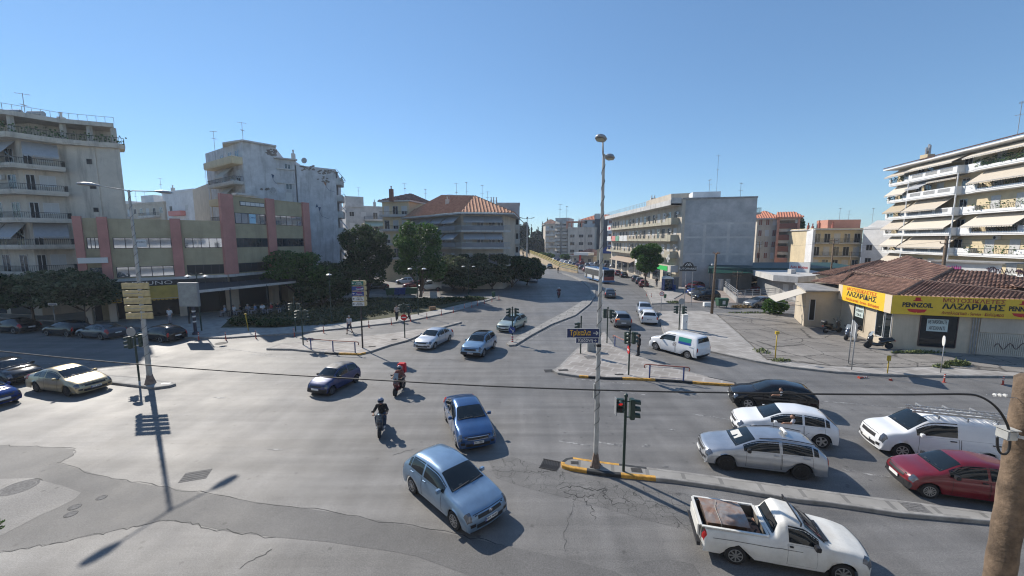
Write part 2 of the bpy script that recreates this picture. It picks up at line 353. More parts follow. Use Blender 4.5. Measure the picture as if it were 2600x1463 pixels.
# --- cracks drawn as thin tar lines
TAR = mat('crack_tar', (.03, .03, .03), .8)
def crack(pts, w=.025, z=.006, sub=6, jit=.09):
    out = []; P = [G(*p) for p in pts]
    for i in range(len(P)-1):
        for j in range(sub): out.append(P[i].lerp(P[i+1], j/sub)+Vector((cr.uniform(-jit, jit), cr.uniform(-jit, jit), 0)))
    out.append(P[-1]); mb = MB()
    for a, b in zip(out, out[1:]):
        d = (b-a); n_ = Vector((-d.y, d.x, 0)).normalized()*w*cr.uniform(.2, .6); q = [a-n_, b-n_*.7, b+n_*.7, a+n_]
        mb.add([(p.x, p.y, z) for p in q], [(0, 1, 2, 3)])
    return mb
cm = MB()
for pts, ww in [([(1240,1195),(1330,1197),(1380,1200),(1400,1190)], .03), ([(1424,1240),(1460,1235),(1500,1245),(1540,1240)], .05), ([(1430,1252),(1470,1262),(1510,1256)], .06), ([(1540,1240),(1532,1262),(1560,1280),(1600,1275)], .04),
                ([(1430,1395),(1440,1340),(1455,1290),(1462,1250)], .012), ([(1480,1262),(1500,1290),(1510,1320)], .03), ([(1600,1250),(1640,1270),(1700,1290),(1760,1300)], .03), ([(1000,1155),(1060,1140)], .03), ([(620,1440),(690,1395)], .04),
                ([(1130,910),(1170,918),(1200,908)], .03), ([(1735,740),(1640,800)], .03), ([(1640,760),(1600,735),(1575,718)], .05), ([(0,1131),(95,1133),(187,1140),(185,1158),(149,1176)], .03), ([(149,1176),(258,1208),(353,1227),(503,1250),(652,1275),(820,1297),(1000,1328),(1150,1357),(1281,1385)], .03),
                ([(0,1403),(136,1379),(245,1357),(340,1337),(421,1321),(489,1330),(571,1348),(700,1364)], .03)]:
    c_ = crack(pts, ww); cm.add(c_.v, c_.f)
cm.build('road_crack', TAR, fix=False)['kind'] = 'structure'
IRON = mat('cast_iron', (.06, .058, .056), .8, .1, noise=(20, .4)); IRONL = mat('worn_iron_lid', (.15, .145, .14), .9, 0, noise=(9, .4))
def manhole(px, py, r, label, z=.006, m=IRONL):
    c = G(px, py); t = thing('manhole_cover', label, 'manhole cover', (c.x, c.y, 0), group='manhole covers in the road')
    mb = MB(); mb.lathe([(r, 0), (r, z+.006), (r*.86, z+.006), (r*.84, z), (r*.8, z+.004), (0.01, z+.004)], 28); mb.build('lid', m, t, local=True)
    mb = MB(); mb.lathe([(r*1.12, 0), (r*1.12, z), (r*1.01, z)], 28); mb.build('frame', TAR, t, local=True)
manhole(48, 1238, .52, 'large pale round manhole cover near the lower left edge of the photo'); manhole(190, 1288, .16, 'small round valve lid, nearer the camera of two beside the dark patch')
manhole(180, 1306, .16, 'small round valve lid with the faint rim, lowest of the small lids'); manhole(258, 1264, .14, 'small round valve lid right beside the long tar seam')
manhole(562, 872, .45, 'round manhole cover at the edge of the building shadow on the road', m=IRON)
def plate_cover(px, py, w, d, rz, label, m, z=.006, zb=0):
    c = G(px, py, zb); mb = MB(); mb.box(-w/2, w/2, -d/2, d/2, 0, z); 
    for i in range(1, 5): mb.box(-w/2+.03, w/2-.03, -d/2+d*i/5-.012, -d/2+d*i/5+.012, z, z+.006)
    o = mb.build('access_cover', m); o.location = (c.x, c.y, zb); o.rotation_euler = (0, 0, rz); tag(o, label, 'access cover', 'rectangular access covers')
plate_cover(497, 1208, .9, .7, .35, 'square access cover set in the glaring road near the lamp shadow', mat('cover_concrete', (.13, .125, .12), .9, noise=(6, .3)))
plate_cover(1500, 907, .9, .75, .2, 'square grey cover in the paving behind the direction sign', IRONL, zb=.14)
plate_cover(1430, 940, .7, .35, .1, 'dark rectangular cover near the yellow tip of the right island', IRON, zb=.14)
plate_cover(1459, 1175, .32, .22, -.1, 'small dark cover in the nose of the front median', IRON, zb=.14); plate_cover(1616, 1194, .42, .3, -.13, 'dark steel cover on the median beside the signal pole', IRON, zb=.14)
plate_cover(2322, 1288, .7, .5, -.2, 'brownish cover set across the median near the red car', IRONL, zb=.14); plate_cover(1572, 951, .6, .25, 0, 'dark cover at the kerb in front of the right signal pole', IRON, zb=.14)
plate_cover(945, 880, .6, .35, .1, 'dark cover in the paving right of the stacked road signs', IRON, zb=.14); plate_cover(1001, 862, .5, .3, .1, 'dark cover in the paving left of the no entry sign', IRON, zb=.14)
plate_cover(421, 974, .5, .25, .05, 'white cover at the foot of the left lamp post', WHITE, zb=.14)
# --- storm drain grate at the median nose
c = G(1396, 1181); gr = thing('storm_drain', 'rusty storm drain grate in front of the median nose', 'drain', (c.x, c.y, 0), -.35)
mb = MB(); mb.box(-.36, .36, -.33, .33, 0, .006); mb.build('pit', DARK, gr, local=True)
mb = MB()
for i in range(11):
    x = -.34+i*.068; mb.tube([(x, -.33, .014), (x+.05, 0, .014), (x, .33, .014)], .014, 5)
mb.bar((-.37, -.34, .014), (.37, -.34, .014), .03); mb.bar((-.37, .34, .014), (.37, .34, .014), .03); mb.build('grate', IRON, gr, local=True)
c = G(1393, 942); g2 = thing('storm_drain', 'small square storm drain grate at the left tip of the right island', 'drain', (c.x, c.y, 0), .1)
mb = MB(); mb.box(-.3, .3, -.3, .3, 0, .006); mb.build('pit', DARK, g2, local=True)
mb = MB(); [mb.bar((-.28+i*.08, -.3, .012), (-.28+i*.08, .3, .012), .02) for i in range(8)]; mb.build('grate', IRON, g2, local=True)
# ================================================================ vehicles
# every body is a lofted shell: 12 key stations along the car (0 = bottom of the front bumper ... 11 = bottom of the rear bumper),
# rows 0 centre line, 1 half-way, 2 upper edge, 3 belt line, 4 widest line, 5 sill
def car_spec(kind):
    D = dict(
     hatch=dict(L=4.2, W=1.78, H=1.48, wb=2.58, fo=.87, belt=.93, hood=.74, cowl=.98, top=[(.62,), (.80,)], cx=1.1, hx=.24, bx=-.6, rx=-1.5, gx=-1.95, dx=-1.98, gz=.99, dz=.9),
     small=dict(L=3.75, W=1.62, H=1.45, wb=2.34, fo=.7, belt=.9, hood=.72, cowl=.95, cx=.98, hx=.26, bx=-.45, rx=-1.32, gx=-1.68, dx=-1.72, gz=.95, dz=.85),
     tiny=dict(L=3.32, W=1.5, H=1.44, wb=2.2, fo=.62, belt=.88, hood=.7, cowl=.93, cx=.95, hx=.28, bx=-.4, rx=-1.24, gx=-1.56, dx=-1.6, gz=.92, dz=.8),
     sedan=dict(L=4.55, W=1.78, H=1.45, wb=2.67, fo=.9, belt=.92, hood=.73, cowl=.96, cx=1.1, hx=.24, bx=-.5, rx=-1.1, gx=-1.76, dx=-2.27, gz=1.02, dz=.98),
     lux=dict(L=4.83, W=1.85, H=1.48, wb=2.74, fo=.97, belt=.96, hood=.74, cowl=.99, cx=1.15, hx=.2, bx=-.55, rx=-1.15, gx=-1.98, dx=-2.3, gz=1.06, dz=1.02),
     wagon=dict(L=4.55, W=1.8, H=1.45, wb=2.64, fo=.9, belt=.93, hood=.73, cowl=.96, cx=1.12, hx=.26, bx=-.6, rx=-1.82, gx=-2.2, dx=-2.26, gz=.99, dz=.9),
     suv=dict(L=4.3, W=1.8, H=1.62, wb=2.55, fo=.88, belt=1.05, hood=.9, cowl=1.1, cx=1.02, hx=.32, bx=-.5, rx=-1.66, gx=-1.95, dx=-2.0, gz=1.08, dz=1.0, sill=.32),
     van=dict(L=4.45, W=1.83, H=1.84, wb=2.78, fo=.9, belt=1.08, hood=.9, cowl=1.12, cx=1.32, hx=.55, bx=-.45, rx=-2.05, gx=-2.13, dx=-2.16, gz=1.08, dz=1.0, van=1),
     lvan=dict(L=4.75, W=1.85, H=1.83, wb=2.98, fo=.9, belt=1.1, hood=.95, cowl=1.15, cx=1.4, hx=.68, bx=-.35, rx=-2.18, gx=-2.32, dx=-2.36, gz=1.1, dz=1.0, van=1),
     pickup=dict(L=4.38, W=1.64, H=1.43, wb=2.62, fo=.8, belt=.9, hood=.78, cowl=.93, cx=1.02, hx=.45, bx=-.05, rx=-.22, gx=-.38, dx=-2.26, gz=.97, dz=.96, boxy=1))
    return D[kind]
def catmull(P, i, t):
    p0, p1, p2, p3 = P[max(i-1, 0)], P[i], P[i+1], P[min(i+2, len(P)-1)]
    return p1+(p2-p1)*t
class Shell:
    def __init__(s, sp, q=1.0):
        wb, L, Wd, H = sp['wb'], sp['L'], sp['W'], sp['H']; xf = wb/2+sp['fo']; xr = xf-L; h = Wd/2; sill = sp.get('sill', .24); s.sp = sp; s.xf, s.xr, s.h = xf, xr, h
        belt, hood, cowl = sp['belt'], sp['hood'], sp['cowl']; bo = sp.get('boxy', 0); van = sp.get('van', 0)
        cx, hx, bx, rx, gx, dx = (sp[k] for k in ('cx', 'hx', 'bx', 'rx', 'gx', 'dx'))
        dx = min(dx, xr+.02) if not bo else xr+.01
        # station: (x_top, z_top, y2, x_belt, z_belt, y3, y4, z4, x_sill)
        roofw = h*(.70 if not van else .8); 
        K = [(xf-.06, sill-.02, .80*h, xf-.08, sill-.01, .86*h, .88*h, sill, xf-.1),
             (xf, .50, .84*h, xf-.06, .50, .92*h, .95*h, .42, xf-.14),
             (xf-.10 if not bo else xf-.05, hood, .80*h, xf-.2, hood-.05, .92*h, .98*h, .55, xf-.25),
             ((xf-.1+cx)/2, (hood+cowl)/2+.05, .80*h, (xf-.1+cx)/2, (hood+cowl)/2-.03, .93*h, h, .6, (xf-.1+cx)/2),
             (cx, cowl, .84*h, cx, belt, .95*h, h, .62, cx-.05),
             (hx, H-.07, roofw*.97, hx-.02, belt+.005, .955*h, h, .62, hx),
             (bx, H, roofw, bx, belt+.01, .955*h, h, .62, bx),
             (rx, H-.1 if not van else H-.03, roofw*.95, rx, belt+.03, .94*h, h, .62, rx),
             (gx, sp['gz'], .82*h, gx, belt+.0, .93*h, .99*h, .6, gx+.02),
             (dx, sp['dz'], .80*h, dx+.05, sp['dz']-.06, .90*h, .96*h, .6, dx+.1),
             (xr, .52, .84*h, xr+.04, .52, .91*h, .94*h, .45, xr+.1),
             (xr+.06, sill+.04, .8*h, xr+.08, sill+.04, .86*h, .88*h, sill+.03, xr+.12)]
        if van: K[8] = (gx, 1.0, .9*h, gx+.02, .98, .95*h, .99*h, .6, gx+.05)
        keys = []
        for i, (xt, zt, y2, xb, zb, y3, y4, z4, xs) in enumerate(K):
            crown = .035 if 2 <= i <= 9 else .0
            if 5 <= i <= 7: crown = .03
            bow = [.07, .09, .07, .03, .05, .03, 0, -.02, -.04, -.05, -.06, -.05][i]
            zb = min(zb, zt-.012) if i not in (0, 1, 10, 11) else zb
            z4 = min(z4, zb-.01)
            rows = [(xt+bow*.0, 0, zt+crown*.6), (xt-bow*.4, y2*.6, zt+crown*.35), (xt-bow*1.1, y2, zt-crown*.3), (xb-bow*1.1, y3, zb), (xs-bow*.7 if i in (0,1,2,9,10,11) else xs, y4, z4), (xs, y4*.965, sill if i not in (0, 11) else zb-.005)]
            keys.append([Vector(r) for r in rows])
        s.keys = keys
        NX = [2, 2, 6, 6, 6, 6, 7, 6, 4, 2, 2]; NX = [max(1, int(round(n*q))) for n in NX]; NR = [2, 2, 4, 2, 4]
        if q < .5: NR = [1, 1, 2, 1, 2]
        cols = []; s.cs = []
        for i in range(11):
            for k in range(NX[i]): cols.append((i, k/NX[i])); s.cs.append(i+k/NX[i])
        cols.append((10, 1.0)); s.cs.append(11.0)
        rws = []; s.rs = []
        for j in range(5):
            for k in range(NR[j]): rws.append((j, k/NR[j])); s.rs.append(j+k/NR[j])
        rws.append((4, 1.0)); s.rs.append(5.0)
        g = np.zeros((len(cols), len(rws), 3))
        for a, (i, t) in enumerate(cols):
            c = [keys[i][r].lerp(keys[i+1][r], t) for r in range(6)]
            for b, (j, u) in enumerate(rws): g[a, b] = c[j].lerp(c[j+1], u)
        for _ in range(2 if q > .5 else 1):   # rounding
            n = g.copy(); n[1:-1] = g[1:-1]*.5+(g[:-2]+g[2:])*.25
            if bo: n = g*.6+n*.4
            m = n.copy(); m[:, 1:-1] = n[:, 1:-1]*.6+(n[:, :-2]+n[:, 2:])*.2; g = m; g[:, 0, 1] = 0
        # swell of the sides
        for b, r in enumerate(s.rs):
            if 3 <= r <= 5: g[:, b, 1] += .02*math.sin((r-3)/2*math.pi)
        # wheel arches
        s.g0 = g.copy(); wr = sp.get('wr', .31); R_ = wr+.055
        for ax in (wb/2, -wb/2):
            for a in range(len(cols)):
                for b, r in enumerate(s.rs):
                    if r < 3.6: continue
                    x, z = g[a, b, 0]-ax, g[a, b, 2]-wr
                    if abs(x) < R_ and z < math.sqrt(R_*R_-x*x):
                        g[a, b, 2] = wr+math.sqrt(R_*R_-x*x)
        s.g = g
    def P(s, c, r, flip=False, off=0.0):
        """surface point at station c, row r; negative r mirrors"""
        sg = -1 if flip else 1
        if r < 0: sg, r = -sg, -r
        a = np.searchsorted(s.cs, c, 'right')-1; a = min(max(a, 0), len(s.cs)-2); t = (c-s.cs[a])/(s.cs[a+1]-s.cs[a])
        b = np.searchsorted(s.rs, r, 'right')-1; b = min(max(b, 0), len(s.rs)-2); u = (r-s.rs[b])/(s.rs[b+1]-s.rs[b])
        g = s.g
        p = (g[a, b]*(1-t)+g[a+1, b]*t)*(1-u)+(g[a, b+1]*(1-t)+g[a+1, b+1]*t)*u
        p = Vector(p)
        if off:
            n = Vector(g[a+1, b]-g[a, b]+g[a+1, b+1]-g[a, b+1]).cross(Vector(g[a, b+1]-g[a, b]+g[a+1, b+1]-g[a+1, b]))
            if n.length < 1e-9: n = Vector((0, 1, 0))
            n.normalize()
            if n.dot(p-Vector((p.x*.8, 0, .55))) < 0: n = -n
            p = p+n*off
        p.y *= sg; return p
    def patch(s, c0, c1, r0, r1, off=.006, flip=False, nc=8, nr=6, curve=None):
        mb = MB(); vs = []
        for i in range(nc+1):
            for j in range(nr+1):
                c = c0+(c1-c0)*i/nc; r = r0+(r1-r0)*j/nr
                if curve: c, r = curve(c, r)
                vs.append(s.P(c, r, flip, off))
        fs = [(i*(nr+1)+j, i*(nr+1)+j+1, (i+1)*(nr+1)+j+1, (i+1)*(nr+1)+j) for i in range(nc) for j in range(nr)]
        mb.add(vs, fs); return mb
def make_wheel(par, x, y, wr, side, style, rimm, q):
    n = 24 if q > .5 else 12
    mb = MB(); yo = side
    prof = [(wr*.62, yo*.10), (wr*.93, yo*.10), (wr, yo*.07), (wr, -yo*.09), (wr*.9, -yo*.1), (wr*.6, -yo*.1)]
    mb.lathe(prof, n, 'y', (x, y, wr)); t = mb.build('wheel', RUB, par, local=True, smooth=40)
    rm = MB(); rr = wr*.66
    rm.lathe([(rr, yo*.102), (rr*.94, yo*.108), (rr*.88, yo*.085), (.02, yo*.082)], n, 'y', (x, y, wr), k=1)
    rm.lathe([(rr*1.0, yo*.100), (rr*.99, yo*.112), (rr*.9, yo*.110), (rr*.88, yo*.09)], n, 'y', (x, y, wr), k=0)
    if q > .5:
        k_ = {'cover': 12, 'five': 5, 'seven': 7, 'ten': 10, 'steel': 8}[style]
        for i in range(k_):
            a = 2*math.pi*i/k_; ca, sa = math.cos(a), math.sin(a)
            w_ = rr*(.34 if style == 'five' else .2 if style in ('seven', 'steel') else .13)
            c0 = Vector((x+ca*rr*.14, y+yo*.10, wr+sa*rr*.14)); c1 = Vector((x+ca*rr*.92, y+yo*.106, wr+sa*rr*.92))
            rm.bar(c0, c1, .014, w_, up=(-sa, 0, ca), k=0)
        rm.lathe([(rr*.24, yo*.095), (rr*.22, yo*.116), (.01, yo*.118)], 10, 'y', (x, y, wr), k=0)
    rm.build('rim', [rimm, DARK], t, local=True, smooth=30)
def plate_obj(par, x, z, w, txt=None, yaw=0, nrm=1, q=1.0):
    mb = MB(); mb.box(x-.006*nrm if nrm > 0 else x-.012, x+.012 if nrm > 0 else x+.006, -w/2, w/2, z-.056, z+.056)
    o = mb.build('number_plate', PLATE, par, local=True)
    if txt and q > .5:
        M = face_M((x+.0125*nrm, 0, z), (0, nrm, 0)); M = face_M((x+.0125*nrm, 0, z), (0, 1 if nrm > 0 else -1, 0))
        text(txt, M, .1, BLKINK, o, 'lettering', width=w*.86, bold=.001)
        mb = MB(); mb.box(x, x+.0135*nrm, -w/2*nrm, (-w/2+.04)*nrm, z-.056, z+.056); mb.build('blue_band', mat('plate_blue', (.01, .05, .3), .4), o, local=True)
def make_car(kind, pm, name, label, cat='car', q=1.0, rim='five', rimm=None, pf=None, prr=None, roof=None, cladding=False, doors=4, trim=None, extras=(), wr=None, grille=None, hl=(1.25, 2.3, 2.0, 3.35), tl=None, group=None, lowc=None, glass=None, scale=None):
    sp = dict(car_spec(kind)); 
    if wr: sp['wr'] = wr
    wr = sp.get('wr', .31); sh = Shell(sp, q); rimm = rimm or ALLOY; van = sp.get('van'); gl = glass or GLASSD
    t = thing(name, label, cat, group=group); g = sh.g
    # body shell
    mb = MB(); nc, nr = len(sh.cs), len(sh.rs); fs = []; mi = []
    vs = [tuple(g[a, b]) for a in range(nc) for b in range(nr)]; n0 = len(vs); vs += [(p[0], -p[1], p[2]) for p in vs]
    bed = kind == 'pickup'
    for a in range(nc-1):
        for b in range(nr-1):
            if bed and 8.1 < (sh.cs[a]+sh.cs[a+1])/2 < 8.95 and sh.rs[b] < 2: continue
            k = 0
            i = a*nr+b; q4 = (i, i+1, i+nr+1, i+nr)
            if g[a, b, 2] < 0: continue
            if lowc and ((sh.rs[b] >= lowc[0] and 1 < sh.cs[a] < 10) or sh.cs[a] < lowc[1] or sh.cs[a] >= 11-lowc[1]): k = 1
            if roof and 5 <= sh.cs[a] < 7 and sh.rs[b] < 2: k = 2
            fs.append(q4); mi.append(k); fs.append(tuple(n0+v for v in q4[::-1])); mi.append(k)
    mb.v = vs; mb.f = fs; mb.mi = mi
    body = mb.build('body', [pm, BLKPL, roof or BLKPL], t, local=True, smooth=True, fix=False)
    bm_ = bmesh.new(); bm_.from_mesh(body.data); bmesh.ops.remove_doubles(bm_, verts=bm_.verts, dist=.002); bmesh.ops.recalc_face_normals(bm_, faces=bm_.faces); bm_.to_mesh(body.data); bm_.free()
    body.data.polygons.foreach_set('use_smooth', [True]*len(body.data.polygons))
    body.material_slots[0].link = 'OBJECT'; body.material_slots[0].material = pm
    x0, x1, h, wb = sh.xr, sh.xf, sh.h, sp['wb']; si = sp.get('sill', .24)
    ub = MB(); ub.box(x0+.12, x1-.14, -h+.32, h-.32, si-.04, min(.7, sp['belt']-.1)); ub.box(-wb/2+wr+.1, wb/2-wr-.1, -h+.06, h-.06, si-.03, .5)
    ub.build('underbody', RUB, t, local=True)
    # glass
    sh.patch(4.1, 4.97, -1.93, 1.93, nr=10).build('windshield', gl, t, local=True, smooth=True, fix=False)
    if kind != 'pickup':
        sh.patch(7.12, 7.95 if not van else 7.55, -1.85, 1.85, nr=10).build('rear_window', gl, t, local=True, smooth=True, fix=False)
    else: sh.patch(7.1, 7.9, -1.8, 1.8, nr=10).build('rear_window', gl, t, local=True, smooth=True, fix=False)
    seam = (q > .5)
    for f in (False, True):
        rear_end = 7.55 if kind in ('sedan', 'lux') else 7.25 if not van else 5.9
        def tri(c, r): return c, r
        m1 = 5.93 if kind != 'pickup' else 5.9
        sh.patch(4.42, m1, 2.14, 2.93, flip=f, nc=12, nr=3).build('side_window', gl, t, local=True, smooth=True, fix=False)
        if kind not in ('pickup',) and not van:
            sh.patch(6.04, 6.92, 2.14, 2.93, flip=f, nc=8, nr=3).build('side_window', gl, t, local=True, smooth=True, fix=False)
            if q > .3: sh.patch(6.97, rear_end, 2.2, 2.9, flip=f, nc=4, nr=3).build('side_window', gl, t, local=True, smooth=True, fix=False)
        if seam:   # doors
            ds = [(4.55, 5.97)] if (kind == 'pickup' or van) else [(4.55, 5.97), (6.02, 6.9)]
            if van: ds.append((6.04, 6.95))
            if doors == 2 and not van and kind != 'pickup': ds = [(4.55, 6.1)]
            for c0, c1 in ds:
                top = 3.04
                dm = sh.patch(c0-.012, c1+.012, top-.01, 4.8, off=.003, flip=f, nc=8, nr=6).build('door_gap', DARK, body, local=True, smooth=True, fix=False)
                d = sh.patch(c0, c1, top, 4.78, off=.007, flip=f, nc=8, nr=6).build('door', pm, t, local=True, smooth=True, fix=False)
                d.material_slots[0].link = 'OBJECT'; d.material_slots[0].material = pm
                p0 = sh.P(c1-.28, 3.22, f, .03); p1 = sh.P(c1-.08, 3.22, f, .03)
                hb = MB(); hb.bar(p0, p1, .03, .035); hb.build('handle', CHROME if 'chrome' in extras else (BLKPL if 'blackhandles' in extras else pm), d, local=True)
        # mirrors
        p = sh.P(4.6, 2.95, f, .0); sy = -1 if f else 1
        m_ = MB(); m_.box(p.x-.06, p.x+.07, min(p.y+sy*.03, p.y+sy*.2), max(p.y+sy*.03, p.y+sy*.2), p.z+.0, p.z+.13)
        if q > .5: m_.bar((p.x, p.y-sy*.03, p.z+.02), (p.x, p.y+sy*.06, p.z+.04), .04)
        mo = m_.build('side_mirror', pm if 'blackmirrors' not in extras else BLKPL, t, local=True, bevel=.02 if q > .5 else 0)
        mo.material_slots[0].link = 'OBJECT'; mo.material_slots[0].material = pm if 'blackmirrors' not in extras else BLKPL
        # lights
        sh.patch(*hl, off=.008, flip=f, nc=6, nr=6).build('headlight', LAMP, t, local=True, smooth=True, fix=False)
        tr = tl or ((8.2, 9.7, 2.1, 3.5) if not van else (8.02, 9.6, 2.3, 3.4)); sh.patch(*tr, off=.008, flip=f, nc=6, nr=6).build('tail_light', REDL, t, local=True, smooth=True, fix=False)
        if q > .5: sh.patch(.55, .95, 1.5, 2.4, off=.007, flip=f, nc=3, nr=3).build('fog_light', BLKPL, t, local=True, smooth=True, fix=False)
        for ax in (wb/2, -wb/2): make_wheel(t, ax, (h-.115)*sy, wr, sy, rim, rimm, q)
    gr_ = grille or (1.35, 1.85, 1.2); sh.patch(gr_[0], gr_[1], -gr_[2], gr_[2], off=.008, nc=3, nr=8).build('grille', trim or BLKPL, t, local=True, smooth=True, fix=False)
    if q > .3:
        sh.patch(.25, .75, -1.4, 1.4, off=.007, nc=3, nr=8).build('air_intake', BLKPL, t, local=True, smooth=True, fix=False)
        plate_obj(t, sh.P(1.05, 0).x+.01, .47, .5, pf, q=q); plate_obj(t, sh.P(9.6, 0).x-.01, .62 if not van else .5, .5, prr, nrm=-1, q=q)
    if q > .5:   # bonnet shut line, wipers, belt trim
        sh.patch(2.02, 2.06, -1.75, 1.75, off=.004, nc=1, nr=10).build('bonnet_gap', DARK, body, local=True, fix=False)
        ip = MB()
        v_ = [sh.P(4.16, r, off=.009) for r in (-1.8, -.6, .6, 1.8)]+[sh.P(4.27, r, off=.009) for r in (1.75, .6, -.6, -1.75)]; ip.add(v_, [tuple(range(8))])
        ip.build('dashboard', mat('dim_interior', (.035, .04, .042), .25), t, local=True, fix=False)
        wp = MB()
        for a_, b_ in (((4.12, -1.7), (4.2, .1)), ((4.12, .2), (4.2, 1.7))): wp.bar(sh.P(a_[0], a_[1], off=.02), sh.P(b_[0], b_[1], off=.02), .02, .012)
        wp.build('wiper', BLKPL, t, local=True)
        if doors: sh.patch(8.12, 8.9, -.25, .25, off=.006, nc=2, nr=2) 
    if 'rails' in extras:
        for sy in (False, True):
            r_ = MB(); r_.tube([sh.P(c, 1.85, sy, .05 if .2 < (c-5.1)/2 < .98 else .01) for c in (5.15, 5.4, 6, 6.6, 7.0)], .016, 6); r_.build('roof_rail', BLKPL, t, local=True)
    if 'antenna' in extras:
        r_ = MB(); p = sh.P(6.85, 0); r_.tube([p, p+Vector((-.22, 0, .18))], .006, 5); r_.build('antenna', BLKPL, t, local=True)
    return t, sh
SINGLE = {}
def place(t, fw, rw, wb, flip=1):
    """stand the car on its near-side wheel contacts (photo points of the front and rear wheel on the visible side)"""
    a, b = G(*fw), G(*rw); mid = (a+b)/2; d = (a-b); d.z = 0; d.normalize(); n = Vector((-d.y, d.x, 0))
    if n.dot(mid) < 0: n = -n
    hw = t.get('_hw', .78)
    return mid+n*hw, math.atan2(d.y, d.x)
def put(t, fw, rw, hw=.78):
    a, b = G(*fw), G(*rw); mid = (a+b)/2; d = (a-b).normalized(); n = Vector((-d.y, d.x, 0))
    if n.dot(mid) < 0: n = -n
    loc = mid+n*hw; rz = math.atan2(d.y, d.x)
    t.location = (loc.x, loc.y, 0); t.rotation_euler = (0, 0, rz); W[t] = Matrix.Translation((loc.x, loc.y, 0)) @ Matrix.Rotation(rz, 4, 'Z')
    return t
def putc(t, px, py, rz, z=0):
    c = G(px, py, z); t.location = (c.x, c.y, z); t.rotation_euler = (0, 0, rz); W[t] = Matrix.Translation((c.x, c.y, z)) @ Matrix.Rotation(rz, 4, 'Z'); return t
# --- the cars nearest the camera
P_GOLF = paint('paint_light_blue_metallic', (.2, .3, .42), .55, .3); P_FOC = paint('paint_deep_blue', (.03, .085, .21), .5, .3); P_SIL = paint('paint_silver', (.42, .44, .47), .7, .3)
P_WH = paint('paint_white', (.72, .73, .74), 0, .3, .04); P_BK = mat('paint_black', (.01, .01, .012), .1, coat=.3, spec=.35); P_RED = paint('paint_red', (.15, .008, .014), .1, .3); P_GOLD = paint('paint_champagne', (.4, .33, .2), .6, .35)
P_NAVY = paint('paint_navy', (.015, .03, .12), .2, .4); P_BLUE = mat('paint_bright_blue', (.006, .03, .17), .1, coat=.4); P_LSIL = paint('paint_pale_silver', (.5, .53, .58), .55, .35)
P_SKY = paint('paint_sky_blue', (.2, .32, .46), .5, .3); P_GRN = paint('paint_grey_green', (.38, .45, .41), .5, .35); P_GRY = paint('paint_grey', (.17, .18, .19), .5, .35); P_DGR = paint('paint_dark_grey', (.05, .055, .065), .4, .35)
P_OWH = mat('paint_old_white', (.66, .65, .61), .5, noise=(2.2, .1), stain=(1.3, .35, (.42, .36, .28)), coat=.3)
DARKRIM = mat('dark_alloy', (.03, .03, .032), .35, .5)
t, s = make_car('hatch', P_GOLF, 'parked_car', 'light blue hatchback turning in the foreground, nearest the middle of the photo', rim='ten', rimm=ALLOY, pf='ΤΡΑ 9640', extras=('bluehandles',)); t.name = 'car'; put(t, (1155, 1339), (1054, 1252))
b_ = MB(); p = s.P(1.62, 0, off=.012); b_.lathe([(.075, 0), (.075, .012), (.062, .014), (.06, .006), (.01, .006)], 20, 'x', (p.x, 0, p.z)); b_.bar((p.x+.012, -.045, p.z+.035), (p.x+.012, 0, p.z-.04), .012); b_.bar((p.x+.012, .045, p.z+.035), (p.x+.012, 0, p.z-.04), .012); b_.build('badge', CHROME, t, local=True)
t, s = make_car('sedan', P_FOC, 'car', 'dark blue saloon with a chrome-edged grille driving behind the light blue hatchback', rim='seven', pf='ΡΙΧ 7957', extras=('chrome',)); put(t, (1160, 1130), (1136, 1069))
cg = MB(); q_ = [s.P(1.85, r, off=.016) for r in (-1.25, -.6, 0, .6, 1.25)]; cg.tube(q_, .014, 5); q_ = [s.P(1.4, r, off=.016) for r in (-1.1, -.6, 0, .6, 1.1)]; cg.tube(q_, .012, 5); cg.build('chrome_trim', CHROME, t, local=True)
t, s = make_car('wagon', P_SIL, 'car', 'silver estate taxi with black wheels and roof rails beside the front median', rim='ten', rimm=DARKRIM, wr=.33, extras=('rails', 'blackmirrors', 'antenna')); put(t, (1841, 1192), (2031, 1216))
sg = MB(); sg.box(-1.0, -.86, -.24, .24, 1.47, 1.6); o = sg.build('taxi_sign', WHITE, t, local=True, bevel=.03); text('TAXI', face_M((-.857, 0, 1.535), (0, 1, 0)), .12, BLKINK, o, width=.34, bold=.002)
ds = MB(); ds.add([s.P(4.25, r, off=.012) for r in (-1.2, -.6, 0, .5)]+[s.P(4.6, r, off=.012) for r in (.5, 0, -.6, -1.2)], [tuple(range(8))]); ds.build('sunshade', mat('sunshade_paper', (.5, .5, .48), .8), t, local=True)
t, s = make_car('hatch', P_WH, 'car', 'white hatchback with the driver arm out of the window, behind the silver taxi', rim='five', wr=.33, extras=('antenna',)); put(t, (1902, 1112), (2097, 1139)); T_PUL = t
t, s = make_car('hatch', P_BK, 'car', 'black hatchback at the tip of the right island, farthest of the waiting queue', rim='five', wr=.32, extras=('antenna',)); put(t, (1895, 1037), (2042, 1056)); T_MEG = t
t, s = make_car('van', P_WH, 'van', 'white panel van with aluminium ladders on its roof rack', cat='van', rim='seven', wr=.32, extras=('blackhandles',)); put(t, (2277, 1160), (2510, 1189), .83); T_DOB = t
for x in (.2, -.75, -1.7):
    b_ = MB(); b_.bar((x, -.72, 1.93), (x, .72, 1.93), .045); b_.bar((x, -.7, 1.8), (x, -.7, 1.93), .04); b_.bar((x, .7, 1.8), (x, .7, 1.93), .04); b_.build('roof_bar', GALV, t, local=True)
M_LADR = mat('aluminium', (.6, .6, .6), .35, .9)
ld = thing('ladder', 'aluminium extension ladder tied on the roof bars of the white van', 'ladder', group='ladders on the white van')
b_ = MB(); [b_.bar((-2.0, y, 0), (1.35, y, 0), .03, .07) for y in (-.2, .2)]; b_.build('side_rail', M_LADR, ld, local=True)
